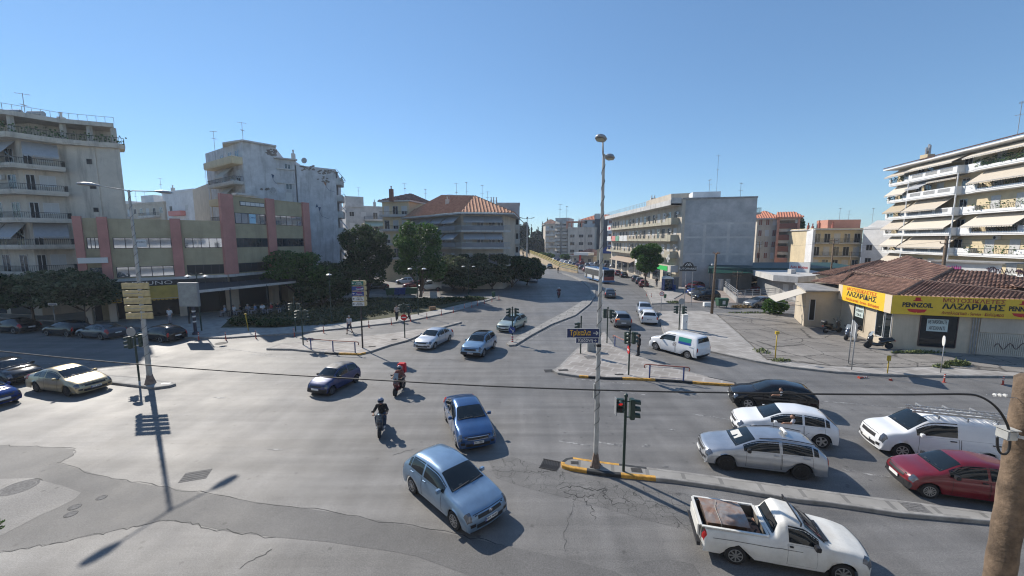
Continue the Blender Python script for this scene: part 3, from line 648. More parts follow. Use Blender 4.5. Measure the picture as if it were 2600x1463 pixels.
b_ = MB(); [b_.bar((-1.9+i*.28, -.2, 0), (-1.9+i*.28, .2, 0), .03) for i in range(12)]; b_.build('rung', M_LADR, ld, local=True)
Wd = W[T_DOB]
for i, (y, z, l) in enumerate([(-.25, 2.0, 'aluminium ladder nearest the kerb side on the white van roof'), (-.2, 2.09, 'upper aluminium ladder stacked on another on the white van roof')]):
    L_ = ld if i == 0 else dup(ld, (0, 0, 0)); p = Wd @ Vector((-.3, -y+.15, z)); L_.location = p; L_.rotation_euler = (0, 0, T_DOB.rotation_euler[2]); L_['label'] = l
t, s = make_car('small', P_RED, 'car', 'dark red hatchback partly behind the wooden pole at the right edge', rim='cover', rimm=mat('hub_cap', (.3, .29, .27), .5), wr=.28, lowc=(9, .9), extras=('blackhandles', 'blackmirrors')); put(t, (2372, 1268), (2560, 1296)); T_RED = t
t, s = make_car('tiny', P_NAVY, 'car', 'small navy hatchback with a faded peeling roof crossing the junction', rim='cover', rimm=mat('hub_cap_dark', (.08, .08, .09), .6), wr=.27, lowc=(9, .9), roof=mat('peeling_roof_paint', (.03, .03, .035), .6, noise=(3, .5), c2=(.16, .17, .19)), doors=2, extras=('blackmirrors', 'blackhandles')); put(t, (841, 1004), (907, 970), .7)
t, s = make_car('lux', P_GOLD, 'car', 'champagne gold saloon at the left end of the median', rim='five', rimm=DARKRIM, wr=.33, pf='ΤΡΖ 3384'); put(t, (177, 1007), (95, 995), .83)
t, s = make_car('sedan', P_BK, 'car', 'black saloon with sun glinting off its bonnet behind the gold saloon', rim='five', rimm=DARKRIM); put(t, (18, 981), (-60, 969))
t, s = make_car('small', P_BLUE, 'car', 'bright blue car whose nose enters at the left edge of the photo', rim='cover'); put(t, (-46, 1047), (-150, 1034))
t, s = make_car('sedan', P_LSIL, 'car', 'pale silver saloon beside the left island, next to the sky blue SUV', rim='cover', rimm=GALV, wr=.3); put(t, (1103, 886), (1140, 867))
t, s = make_car('suv', P_SKY, 'car', 'sky blue SUV with a black roof driving towards the camera', rim='five', wr=.34, roof=P_BK, lowc=(4.3, .9), pf='XKA 5032'); put(t, (1227, 906), (1252, 886))
t, s = make_car('wagon', P_GRN, 'car', 'pale grey-green estate behind the small traffic light on the median', rim='cover', wr=.3, extras=('rails',)); put(t, (1303, 843), (1330, 829))
t, s = make_car('suv', P_GRY, 'car', 'grey SUV with its indicator on, seen from behind beyond the right island', rim='five', wr=.36, extras=()); put(t, (1550, 817), (1561, 832), .82)
b_ = s.patch(8.5, 8.8, 1.0, 2.6, off=.012, flip=False, nc=2, nr=4); b_.build('indicator', AMB, t, local=True, fix=False)
t, s = make_car('hatch', P_WH, 'car', 'white hatchback seen from behind, nearest of the two at the right kerb', rim='five', prr='ΝΒΖ 7120'); put(t, (1622.5, 806), (1631, 827))
t, s = make_car('hatch', P_LSIL, 'car', 'silver hatchback facing the camera just ahead of the white hatchback', rim='five', q=.6); put(t, (1622, 802), (1617, 791)); 
t, s = make_car('sedan', P_DGR, 'car', 'dark grey saloon driving away on the bend right of the lamp post', rim='five', q=.6); put(t, (1533, 747), (1537.5, 760.5))
t, s = make_car('lvan', P_WH, 'van', 'white delivery van with a green and blue panel on its side', cat='van', rim='ten', wr=.33, lowc=(9, .6), extras=('blackmirrors',)); put(t, (1666, 889), (1745, 911), .84)
f_ = True
for fl in (False, True):
    d_ = s.patch(6.15, 6.75, 2.3, 3.05, off=.013, flip=fl, nc=6, nr=4); o = d_.build('advert_panel', mat('advert_green', (.01, .28, .2), .5), t, local=True, fix=False)
    d_ = s.patch(6.15, 6.75, 2.78, 3.05, off=.016, flip=fl, nc=6, nr=3); d_.build('advert_stripe', mat('advert_blue', (.01, .06, .3), .5), o, local=True, fix=False)
    d_ = s.patch(5.8, 6.05, 3.0, 3.7, off=.013, flip=fl, nc=3, nr=3); d_.build('picture', mat('advert_picture', (.35, .12, .12), .5, noise=(8, .9), c2=(.7, .68, .66)), t, local=True, fix=False)
# --- white pickup with an open bed
t, s = make_car('pickup', P_OWH, 'pickup', 'old white pickup loaded with a rusty metal box in its open bed', cat='pickup', rim='steel', rimm=mat('steel_rim', (.25, .25, .24), .5, .3), wr=.29, extras=('blackhandles', 'blackmirrors'), tl=(9.05, 9.8, 2.2, 3.3)); put(t, (2143, 1480), (1857, 1429), .74)
b_ = MB(); x0, x1, hy = s.xr+.06, -.48, .66
b_.add([(x0,-hy,.5),(x1,-hy,.5),(x1,hy,.5),(x0,hy,.5),(x0,-hy,.96),(x1,-hy,.96),(x1,hy,.96),(x0,hy,.96)], [(0,1,2,3),(0,4,5,1),(2,6,7,3),(3,7,4,0),(1,5,6,2)])
b_.build('bed', mat('worn_bed', (.3, .29, .26), .7, noise=(4, .5), c2=(.12, .1, .08)), t, local=True, fix=False)
b_ = MB()
for a, c in (((x0,-hy-.03,.97),(x1,-hy-.03,.97)),((x0,hy+.03,.97),(x1,hy+.03,.97)),((x0-.02,-hy,.97),(x0-.02,hy,.97)),((x1,-hy,.97),(x1,hy,.97))): b_.bar(a, c, .07, .035)
b_.build('bed_rail', P_OWH, t, local=True)
b_ = MB(); b_.bar((.3, -.66, 1.47), (.3, .66, 1.47), .03); b_.bar((.3, -.62, 1.36), (.3, -.64, 1.47), .03); b_.bar((.3, .62, 1.36), (.3, .64, 1.47), .03); b_.build('roof_bar', BLKPL, t, local=True)
b_ = MB(); b_.box(.86, 1.05, -.5, .35, .965, .985); b_.build('cowl_vent', BLKPL, t, local=True)
b_ = MB(); b_.bar((s.xr+.0, -.7, .4), (s.xr+.0, .7, .4), .1, .12); b_.build('rear_bumper', BLKPL, t, local=True)
b_ = MB(); b_.box(s.xr-.02, s.xr+.03, -.55, .55, .55, .9); b_.build('tailgate', P_OWH, t, local=True, bevel=.01)
b_ = s.patch(5.2, 8.9, 3.55, 3.6, off=.009, flip=True, nc=14, nr=1); b_.build('side_line', BLKPL, t, local=True, fix=False)
Mt = W[t]; bx = thing('metal_box', 'rusty sheet metal box lying in the bed of the white pickup', 'box', Mt @ Vector((-1.5, .0, .52)), t.rotation_euler[2]+.03)
RUST = mat('rusty_sheet', (.42, .4, .38), .5, .3, noise=(2.4, .3), c2=(.3, .14, .07))
b_ = MB(); b_.box(-.52, .52, -.5, .5, 0, .5); b_.build('side', mat('old_panel', (.3, .28, .24), .7, noise=(3, .3)), bx, local=True)
vs = []; 
for i in range(13):
    for j in range(9):
        x = -.58+1.16*i/12; y = -.58+1.16*j/8; vs.append((x, y, .52+.09*(1-(y/.58)**2)+random.uniform(-.008, .008)))
b_.add(vs, [(i*9+j, (i+1)*9+j, (i+1)*9+j+1, i*9+j+1) for i in range(12) for j in range(8)]); b_.build('lid', RUST, bx, local=True, fix=False)
b_ = MB(); b_.tube([(-.15, -.62, .3), (-.2, -.58, .56), (-.22, 0, .64), (-.1, .4, .6)], .008, 5); b_.build('cord', mat('old_cord', (.4, .38, .33), .9), bx, local=True)
rg = thing('blanket', 'crumpled brown blanket behind the cab of the white pickup', 'blanket', Mt @ Vector((-.72, .0, .52)), t.rotation_euler[2]); vs = []
for i in range(15):
    for j in range(25):
        x = -.2+.4*i/14; y = -.6+1.2*j/24; vs.append((x, y, .12+.1*mnoise.noise(Vector((x*4, y*4, 1)))+.04*mnoise.noise(Vector((x*14, y*14, 3)))+.1*max(0, 1-abs(y)/.7)))
b_ = MB(); b_.add(vs, [(i*25+j, (i+1)*25+j, (i+1)*25+j+1, i*25+j+1) for i in range(14) for j in range(24)]); b_.build('cloth', mat('brown_cloth', (.24, .14, .1), .95, noise=(5, .5)), rg, local=True, smooth=True, fix=False)
# ================================================================ street furniture
POLEW = mat('pole_pale_metal', (.42, .42, .4), .6, .2, noise=(2.5, .25), stain=(3, .5, (.2, .14, .1))); CABLE = mat('black_cable', (.015, .015, .016), .6)
SIGNY = mat('sign_yellow_back', (.5, .4, .2), .5, noise=(3, .2)); SBLUE = mat('sign_blue', (.01, .045, .22), .4); SWHITE = mat('sign_white', (.62, .62, .6), .45); SGREEN = mat('sign_green', (.0, .12, .09), .4)
SNAVY = mat('sign_navy', (.012, .025, .1), .45); SYEL = mat('sign_yellow_letters', (.7, .42, .04), .5); SRED = mat('sign_red', (.5, .015, .015), .4); WOOD = mat('weathered_pole_wood', (.15, .105, .07), .9, noise=(6, .45), stain=(5, .6, (.08, .055, .04)), bump=(14, .8)); SIGNBACK = mat('sign_back_grey', (.3, .31, .32), .5, .4)
RAILP = mat('pillar_dark_blue', (.02, .025, .05), .5); REDP = mat('red_plastic', (.42, .06, .035), .5); BLUEP = mat('rail_blue', (.03, .06, .2), .5, noise=(5, .3)); RUSTR = mat('rail_red_brown', (.3, .09, .06), .6); YELP = mat('yellow_post_paint', (.5, .34, .03), .6); GREYP = mat('grey_cabinet', (.33, .34, .33), .6, noise=(3, .15))
def lamp_head(par, p, d, L=.85, name='lamp_head', z0=0):
    """cobra head lantern at p pointing along d"""
    d = Vector(d).normalized(); s_ = Vector((-d.y, d.x, 0)).normalized(); u = Vector((0, 0, 1)); p = Vector(p)
    mb = MB(); prof = [(0, .06, .05), (.15, .13, .09), (.4, .2, .14), (.7, .19, .13), (.92, .13, .09), (1, .05, .03)]; n = 10; vs = []
    for t, w_, h_ in prof:
        for j in range(n):
            a = 2*math.pi*j/n; vs.append(p+d*(t*L)+s_*(w_*math.cos(a))+u*(max(math.sin(a), -.35)*h_))
    fs = [(i*n+j, i*n+(j+1) % n, (i+1)*n+(j+1) % n, (i+1)*n+j) for i in range(len(prof)-1) for j in range(n)]+[tuple(range(n)), tuple(range(5*n, 6*n))]
    mb.add(vs, fs); o = mb.build(name, GALV, par, smooth=50)
    mb = MB(); vs = []
    for t, w_ in ((.35, .15), (.9, .11)): vs += [p+d*(t*L)+s_*w_-u*.055, p+d*(t*L)-s_*w_-u*.055]
    mb.add([vs[0], vs[1], vs[3], vs[2]], [(0, 1, 2, 3)]); mb.build('lens', mat('lamp_lens', (.45, .43, .3), .3), o, fix=False)
def street_lamp(name, base, H, heads, label, r0=.1, r1=.05, wrap=True, m=None, hl=.85, flange=True):
    t = thing(name, label, 'street lamp', base); m = m or POLEW; b = Vector(base)
    mb = MB(); mb.tube([b, b+Vector((0, 0, H*.5)), b+Vector((0, 0, H))], [r0, (r0+r1)/2, r1], 12); mb.build('pole', m, t, smooth=40)
    if flange:
        mb = MB(); mb.tube([b, b+Vector((0, 0, .06)), b+Vector((0, 0, .55))], [r0*2.1, r0*1.9, r0*1.0], 12)
        for i in range(4):
            a = i*math.pi/2+.4; v = Vector((math.cos(a), math.sin(a), 0)); mb.bar(b+v*.2*1, b+v*r0*.9+Vector((0, 0, .6)), .02, .08); mb.lathe([(.03, 0), (.03, .06)], 6, c=tuple(b+v*.24))
        mb.build('base_plate', mat('rusty_base', (.2, .15, .12), .8, noise=(6, .4)), t)
    if wrap:
        pts = []; n = int(H*1.55)
        for i in range(n*10+1):
            z = H*.12+i/(n*10)*H*.85; a = i*2*math.pi/10; rr = r0+(r1-r0)*z/H+.012; pts.append(b+Vector((rr*math.cos(a), rr*math.sin(a), z)))
        mb = MB(); mb.tube(pts, .009, 4); mb.build('cable', CABLE, t)
    for h in heads:
        top = b+Vector((0, 0, H-.1)); h = Vector(h); d = h-top; d.z = 0; dn = d.normalized(); mb = MB(); mb.tube([top, top+dn*.2+Vector((0, 0, .08)), h], [.035, .032, .028], 8); mb.build('arm', m, t, smooth=True)
        lamp_head(t, h, dn, hl)
    return t
c = G(1512, 1184, .13); t = street_lamp('street_lamp', (c.x, c.y, .13), 12.25, [(3.27, 14.85, 12.75), (3.72, 15.95, 12.5)], 'tall pale lamp post on the front median with a black cable coiled round it', r0=.1, r1=.05)
t.children[0].name = 'pole'
mb = MB(); mb.box(c.x-.1-.05, c.x-.09, c.y-.05, c.y+.05, 3.0, 3.6); mb.build('junction_box', GREYP, t); mb = MB(); mb.lathe([(.085, 5.1), (.1, 5.12), (.1, 5.2), (.085, 5.22)], 12, c=(c.x, c.y, 0)); mb.build('clamp', CABLE, t)
lc = G(382, 974, .13); t = street_lamp('street_lamp', (lc.x, lc.y, .13), 12.1, [(lc.x-.4, lc.y-1.3, 12.3), (lc.x+.45, lc.y+1.25, 12.3)], 'tall pale lamp post on the left median carrying a stack of yellow sign panels', r0=.15, r1=.06, hl=1.0)
# --- yellow-backed direction panels on the left lamp post
for i in range(5):
    z = 6.42-i*.47; x0 = lc.x-.95+i*.012; s_ = thing('direction_sign', ['topmost of the yellow-backed panels on the left lamp post', 'second from the top of the yellow-backed panels on the left lamp post', 'middle one of the yellow-backed panels on the left lamp post', 'fourth from the top of the yellow-backed panels on the left lamp post', 'lowest of the yellow-backed panels on the left lamp post'][i], 'sign', (x0, lc.y, z), .12, group='yellow-backed panels on the left lamp post')
    mb = MB(); mb.box(0, 1.55, -.22, -.16, -.19, .19); mb.build('panel', SIGNY, s_, local=True, bevel=.02); mb = MB(); mb.box(.12, 1.1, -.226, -.2, -.012, .012); mb.build('stiffener', SIGNBACK, s_, local=True); mb = MB(); mb.box(.0, .12, -.2, .1, -.17, .17); mb.build('end_box', SIGNY, s_, local=True)
# --- far simple poles and lamps
def park_lamp(px, py, ptop, label, two=True):
    b = G(px, py, .13); tz = at(px, ptop, b.y).z; H = tz-.13; t = thing('park_lamp', label, 'street lamp', tuple(b), group='small park lamps on the left pavement'); mb = MB()
    mb.tube([b, b+Vector((0, 0, H))], [.07, .04], 8); mb.build('pole', DGREEN, t)
    for s_ in ((-1, 1) if two else (0,)):
        mb = MB()
        if two: mb.tube([b+Vector((s_*.5*(1-math.cos(a))*.9, 0, H-.5+math.sin(a)*.45)) for a in np.linspace(0, 2.6, 8)], .022, 6); mb.build('arm', DGREEN, t)
        c_ = b+Vector((s_*.86, 0, H-.35)); mb = MB(); mb.lathe([(.02, .14), (.1, .12), (.3, 0), (.28, -.02)], 14, c=tuple(c_)); o = mb.build('lamp_shade', SWHITE, t, smooth=40); mb = MB(); mb.lathe([(.12, -.02), (.1, -.12), (.02, -.16)], 10, c=tuple(c_)); mb.build('bulb_cover', LAMP, o, smooth=True)
    return t
park_lamp(1062, 799, 676, 'twin headed park lamp in front of the tall green tree'); park_lamp(842, 819, 690, 'single headed park lamp in front of the bushy tree', two=False); park_lamp(512, 840, 693, 'twin headed park lamp in front of the cafe facade'); park_lamp(1190, 748, 672, 'twin headed park lamp among the far trees by the pavement')
# --- traffic lights
GLOW = mat('red_signal_lit', (.7, .02, .015), .3, emit=.35); LENSD = mat('signal_lens_dark', (.03, .03, .03), .15); GRL = mat('signal_green_glass', (.05, .3, .22), .2)
def signal_head(t, p, yaw, n=3, lit=None, h=.27, back=False):
    """p: top centre of the housing; yaw: direction the lamps face (radians from +x)"""
    M = Matrix.Translation(p) @ Matrix.Rotation(yaw, 4, 'Z'); H = n*h; mb = MB(M)
    mb.box(-.09, .09, -.14, .14, -H, 0); o = mb.build('signal_head', DGREEN, t, bevel=.02)
    for i in range(n):
        z = -h*(i+.5); mb = MB(M); mb.lathe([(.1, .09), (.1, .096), (.01, .097)], 12, 'x', (0, 0, z)); m = GLOW if (lit == i) else LENSD; mb.build('lens', m, o)
        mb = MB(M); vs = []; k = 8
        for q in range(k+1):
            a = math.pi*(-.1+1.2*q/k); vs += [(.09, .12*math.cos(a), z+.12*math.sin(a)), (.31, .115*math.cos(a), z+.115*math.sin(a)-.03)]
        mb.add(vs, [(2*q, 2*q+1, 2*q+3, 2*q+2) for q in range(k)]); mb.build('visor', DGREEN, o, fix=False)
def traffic_light(px, py, ptop, label, heads, z=.13, lean=0, cap=True):
    b = G(px, py, z); T = at(px, ptop, b.y).z; t = thing('traffic_light', label, 'traffic light', tuple(b)); mb = MB(); mb.tube([b, Vector((b.x, b.y, T))], .055, 10)
    if cap: mb.lathe([(.075, 0), (.075, .08), (.03, .12)], 10, c=(b.x, b.y, T-.02))
    mb.build('pole', DGREEN, t, smooth=40)
    for dx, dy, dz, yaw, n, lit in heads:
        p = Vector((b.x+dx, b.y+dy, T-dz)); mb = MB(); mb.bar((b.x, b.y, p.z-.1), p+Vector((0, 0, -.1)), .04); mb.bar((b.x, b.y, p.z-n*.27+.08), p+Vector((0, 0, -n*.27+.08)), .04); mb.build('bracket', DGREEN, t)
        signal_head(t, p, yaw, n, lit)
    return t, b, T
D_ = lambda a: R(a)
t, b, T = traffic_light(1583, 1197, 1006, 'traffic light on the front median with its red lamp lit', [(-.22, -.02, .1, D_(-100), 2, 0), (.25, .02, .12, D_(0), 3, None)])
mb = MB(); mb.box(b.x-.42, b.x-.4, b.y-.2, b.y+.1, T-.72, T-.05); mb.build('backing_board', SIGNBACK, t)
t, b, T = traffic_light(354, 967, 846, 'traffic light with a round disc on top at the left lamp post', [(-.3, 0, .2, D_(200), 3, None), (.3, .1, .1, D_(20), 3, None)])
mb = MB(); mb.lathe([(.3, 0), (.3, .02), (.01, .021)], 20, 'y', (b.x-.1, b.y-.1, T+.1)); mb.build('disc', SIGNBACK, t)
traffic_light(770, 876, 784, 'traffic light standing at the left tip of the railed island', [(-.25, 0, .15, D_(190), 3, None), (.3, 0, .1, D_(10), 3, None)]); traffic_light(751, 842, 757, 'traffic light on the pavement behind the left railed island', [(-.25, 0, .5, D_(190), 3, None), (.3, .0, .5, D_(10), 3, None)])
t, b, T = traffic_light(1028, 858, 772, 'traffic light with a red no entry sign at the far end of the left island', [(-.22, 0, .05, D_(180), 3, None), (.25, 0, .02, D_(15), 3, None)])
mb = MB(); mb.lathe([(.3, 0), (.3, .015), (.01, .016)], 24, 'y', (b.x, b.y-.12, T-1.25)); o = mb.build('no_entry_disc', SRED, t); mb = MB(); mb.box(b.x-.2, b.x+.2, b.y-.14, b.y-.122, T-1.3, T-1.2); mb.build('white_bar', SWHITE, o)
t, b, T = traffic_light(1301, 868, 781, 'traffic light with a blue arrow disc at the near nose of the long median', [(-.25, 0, .05, D_(185), 3, None), (.28, 0, .05, D_(-5), 3, None)])
mb = MB(); mb.lathe([(.3, 0), (.3, .015), (.01, .016)], 24, 'y', (b.x-.05, b.y-.12, .13+1.1)); o = mb.build('keep_right_disc', SBLUE, t); mb = MB(); mb.bar((b.x-.2, b.y-.14, 1.37), (b.x+.08, b.y-.14, 1.1), .05, .01, up=(0, 1, 0)); mb.bar((b.x-.05, b.y-.14, 1.06), (b.x+.12, b.y-.14, 1.06), .05, .01, up=(0, 1, 0)); mb.bar((b.x+.1, b.y-.14, 1.22), (b.x+.1, b.y-.14, 1.05), .05, .01, up=(0, 1, 0)); mb.build('arrow', SWHITE, o)
mb = MB(); 
for i in range(6): mb.lathe([(.09, i*.1), (.09, i*.1+.1)], 12, c=(b.x, b.y, .13), k=i % 2)
mb.build('striped_sleeve', [SRED, SWHITE], t)
traffic_light(1541, 871, 782, 'traffic light at the far tip of the right island beside the lamp post', [(-.24, 0, .1, D_(95), 3, None), (.26, 0, .15, D_(10), 3, None)]); traffic_light(1474, 898, 805, 'traffic light partly hidden behind the blue direction signs', [(-.2, 0, .45, D_(180), 3, None)])
t, b, T = traffic_light(1596, 952, 838, 'traffic light with a round red sign beside the person in black', [(-.24, -.05, .12, D_(-75), 3, None), (.27, .05, .15, D_(20), 3, None)])
mb = MB(); mb.lathe([(.28, 0), (.28, .02), (.01, .021)], 20, 'x', (b.x-.1, b.y-.05, T-1.35)); mb.build('round_sign', SRED, t); mb = MB(); mb.box(b.x-.12, b.x-.1, b.y-.2, b.y+.1, T-1.4, T-1.3); mb.build('white_bar', SWHITE, t)
t, b, T = traffic_light(1724, 838, 764, 'traffic light with a grey disc beside the white street cabinet', [(-.3, 0, .5, D_(170), 3, None), (.35, 0, .55, D_(0), 3, None)])
mb = MB(); mb.lathe([(.32, 0), (.32, .02), (.01, .021)], 20, 'y', (b.x+.1, b.y-.08, T-.05)); mb.build('disc', SIGNBACK, t)
# --- blue direction signs on the front lamp post
def arrow(mb, x, z, s, y=-.03, k=None):
    mb.bar((x-s*.55, y, z), (x+s*.4, y, z), .01, s*.16, up=(0, 0, 1), k=k); mb.bar((x+s*.05, y, z+s*.4), (x+s*.5, y, z-.0), .01, s*.18, k=k); mb.bar((x+s*.05, y, z-s*.4), (x+s*.5, y, z), .01, s*.18, k=k)
for (x0, x1, z0, z1, txt, tm, lab) in ((-1.27, -.02, 5.5, 5.86, 'Τρίκαλα', SYEL, 'larger blue direction sign with yellow letters on the front lamp post'), (-.92, -.04, 5.29, 5.49, 'Κοζάνη', SWHITE, 'smaller navy direction sign with white letters on the front lamp post')):
    s_ = thing('direction_sign', lab, 'sign', (c.x, c.y, 0), 0, group=None); mb = MB(); mb.box(x0, x1, -.16, -.13, z0, z1); p_ = mb.build('panel', SNAVY, s_, local=True)
    mb = MB(); [mb.bar(a_, b_, .02, .02) for a_, b_ in (((x0,-.16,z0),(x1,-.16,z0)),((x0,-.16,z1),(x1,-.16,z1)),((x0,-.16,z0),(x0,-.16,z1)),((x1,-.16,z0),(x1,-.16,z1)))]; mb.build('border', SWHITE, p_, local=True)
    h_ = z1-z0; text(txt, face_M(((x0*.56+x1*.44)-.04 if h_ > .3 else x0*.58+x1*.42, -.166, (z0+z1)/2-.0), (1, 0, 0)), h_*.78, tm, p_, width=(x1-x0)*.64, bold=.004)
    mb = MB(); arrow(mb, x1-.14, (z0+z1)/2, h_*.5, y=-.168); mb.build('arrow', SWHITE, p_, local=True)
    mb = MB(); mb.bar((x1, -.13, (z0+z1)/2), (x1+.1, 0, (z0+z1)/2), .04); mb.build('bracket', GALV, s_, local=True)
# --- five stacked direction boxes on their own pole
b = G(921, 884, .13); H = at(917, 709, b.y).z; pl = thing('sign_post', 'dark post carrying five stacked direction boxes on the left island', 'sign post', tuple(b)); mb = MB(); mb.tube([b, Vector((b.x, b.y, H))], [.07, .05], 10); mb.lathe([(.08, 0), (.08, .1)], 8, c=(b.x, b.y, H)); mb.build('pole', mat('dark_brown_pole', (.04, .03, .028), .5), pl)
for i, (m_, mt, tx, lab, ar) in enumerate([(SGREEN, SWHITE, 'Θεσσαλονίκη', 'green direction box at the top of the five stacked boxes', -1), (SBLUE, SWHITE, 'Τρίκαλα', 'upper blue direction box with its arrow at the right, under the green one', 1), (SBLUE, SWHITE, 'Πύργος', 'lower blue direction box with its arrow at the left, third in the stack', -1), (SWHITE, BLKINK, 'Γήπεδο', 'upper white direction box under the blue ones in the stack', -1), (SWHITE, BLKINK, 'Κέντρο Πόλης', 'lowest white direction box of the five stacked boxes', -1)]):
    z = H-.32-i*.435; s_ = thing('direction_box', lab, 'sign', (b.x, b.y, z), .0, group='stacked direction boxes on the left island'); mb = MB(); mb.box(-.62, .5, -.2, .2, -.185, .185); mb.build('casing', SIGNY, s_, local=True, bevel=.05)
    mb = MB(); mb.box(-.6, .38, -.215, -.2, -.17, .17); p_ = mb.build('face', m_, s_, local=True); text(tx, face_M((.0, -.217, -.06), (1, 0, 0)), .15, mt, p_, width=.55, bold=.003); 
    mb = MB(); xx = .26 if ar > 0 else -.46; mb.bar((xx-.08, -.22, .0), (xx+.08, -.22, .0), .01, .04); mb.bar((xx+ar*.01, -.22, .06), (xx+ar*.09, -.22, 0), .01, .035); mb.bar((xx+ar*.01, -.22, -.06), (xx+ar*.09, -.22, 0), .01, .035); mb.build('arrow', mt, p_, local=True)
    text(tx[:5]+'ος' if i > 2 else 'Λαμία', face_M((.0, -.217, .075), (1, 0, 0)), .11, mt if i != 1 and i != 2 else SRED, p_, width=.4, bold=.003)
# --- bollards
bo = thing('bollard', 'x', 'bollard', group='red plastic bollards along the left kerb'); mb = MB(); mb.lathe([(.1, 0), (.1, .03), (.045, .05), (.042, .7), (.03, .75)], 12); mb.build('post', REDP, bo, local=True, smooth=40)
mb = MB(); [mb.lathe([(.0445, z), (.0445, z+.08)], 12) for z in (.4, .58)]; mb.build('reflective_band', SWHITE, bo, local=True, smooth=40)
BL = [(505,864),(574,864),(650,860),(748,854),(822,846),(882,839),(937,832),(994,825),(1043,817),(1084,810),(1121,801),(1151,794),(1179,785),(1198,781),(1213,777),(1230,772),(1249,766),(1267,761)]
BN = ['beside the striped pillar, leftmost of the kerb row', 'before the leaning yellow post, second from the left in the kerb row', 'just right of the leaning yellow post', 'by the traffic light on the pavement', 'between the pavement traffic light and the man in the pale shirt', 'right beside the man in the pale shirt', 'behind the five stacked direction boxes', 'left of the person in the beige top on the pavement', 'right of the no entry sign', 'first one right of the twin park lamp', 'ahead of the fallen log, eleventh along the kerb row', 'right of the fallen log, twelfth along the kerb row', 'in the tree shadow, nearer the camera of its close trio', 'in the tree shadow, middle of its close trio', 'in the tree shadow, farthest of its close trio', 'third from the far end of the kerb row', 'second from the far end of the kerb row', 'at the far end of the kerb row']
for i, (p, l) in enumerate(zip(BL, BN)):
    c_ = G(*p); o = bo if i == 0 else dup(bo, (0, 0, 0)); o.location = (c_.x, c_.y, 0); o['label'] = 'red bollard '+l; o.rotation_euler = (random.uniform(-.05, .05), random.uniform(-.05, .05), 0)
for i, (p, l) in enumerate([((2397,971), 'short red bollard at the right kerb above the ladders'), ((2546,977), 'short red bollard at the right kerb beside the wooden pole'), ((1642,752), 'red bollard on the road edge near the round turn sign'), ((1654,757), 'stubby bollard at the pavement corner near the round turn sign'), ((1075,744), 'red bollard behind the park lawn near the electric box'), ((1112,742), 'red bollard behind the park lawn, right of the electric box')]):
    c_ = G(*p); o = dup(bo, (c_.x, c_.y, 0), 0, l, 'other red bollards'); o.scale = (1, 1, .75 if i < 2 else 1)
for i, (p, rz, l) in enumerate([((2180,961), .5, 'knocked over red bollard lying on the road beyond the black hatchback'), ((2261,967), 1.2, 'broken red bollard stub lying on the road near the right kerb')]):
    c_ = G(*p); o = dup(bo, (c_.x, c_.y, .05), rz, l, 'knocked over bollards'); o.rotation_euler = (math.pi/2-.02, 0, rz+1.2); o.scale = (1, 1, .9 if i == 0 else .4)
# --- railings
def railing(pts, label, H=.92, mid=True):
    P = [G(p[0], p[1], .13) for p in pts]; t = thing('guard_railing', label, 'railing', tuple(P[0])); u = Vector((0, 0, H)); mb = MB()
    for p in P: mb = MB(); mb.tube([p, p+u], .05, 8); mb.build('post', BLUEP, t)
    a, z = P[0], P[-1]; d = (z-a).normalized(); pts_ = [a-d*.3+u*.72, a-d*.36+u*.82, a-d*.32+u*.96, a-d*.2+u]+[p+u for p in P]+[z+d*.2+u, z+d*.32+u*.96, z+d*.36+u*.82, z+d*.3+u*.72]
    mb = MB(); mb.tube(pts_, .035, 8); mb.build('top_rail', RUSTR, t, smooth=True); mb = MB(); mb.tube([p+u*.86 for p in P], .012, 5); mb.tube([p+u*.12 for p in P], .012, 5); mb.build('lower_rail', BLUEP, t)
railing([(1649,960),(1735,967)], 'blue and red-brown railing on the near edge of the right island'); railing([(1561,880),(1594,897)], 'small railing on the far edge of the right island by the grey SUV'); railing([(790,888),(846,893),(902,896)], 'blue and red-brown railing on the left island')
# --- other posts
def post(px, py, ptop, r, m, name, label, cat, z=.16, lean=None):
    b = G(px, py, z); T = at(px, ptop, b.y).z; t = thing(name, label, cat, tuple(b)); top = Vector((b.x, b.y, T)); 
    if lean: top = at(lean[0], lean[1], b.y)
    mb = MB(); mb.tube([b, top], r, 8); mb.build('pole', m, t, smooth=True); return t, b, top
t, b, T = post(1968, 911, 848, .04, YELP, 'yellow_post', 'upright yellow post with a small box on top at the forecourt edge', 'marker post'); mb = MB(); mb.box(T.x-.13, T.x+.13, T.y-.08, T.y+.08, T.z-.02, T.z+.2); mb.build('box', YELP, t)
t, b, T = post(631, 840, 800, .04, YELP, 'yellow_post', 'leaning yellow post on the left pavement', 'marker post', .13, (623, 799)); mb = MB(); mb.box(T.x-.09, T.x+.09, T.y-.05, T.y+.05, T.z-.02, T.z+.1); mb.build('cap', YELP, t)
t, b, T = post(2253, 948, 912, .035, YELP, 'yellow_post', 'short yellow marker post on the right pavement in front of the shop', 'marker post', .14); mb = MB(); mb.box(T.x-.11, T.x+.11, T.y-.06, T.y+.06, T.z-.12, T.z+.25); mb.build('box', YELP, t, bevel=.02)
t, b, T = post(2388, 946, 855, .03, GALV, 'road_sign', 'round road sign seen from behind in front of the shop window', 'road sign', .14); mb = MB(Matrix.Translation((T.x, T.y, T.z-.3)) @ Matrix.Rotation(.95, 4, 'Z')); mb.lathe([(.36, .03), (.36, .05), (.01, .051)], 28, 'y'); mb.build('disc', SWHITE, t)
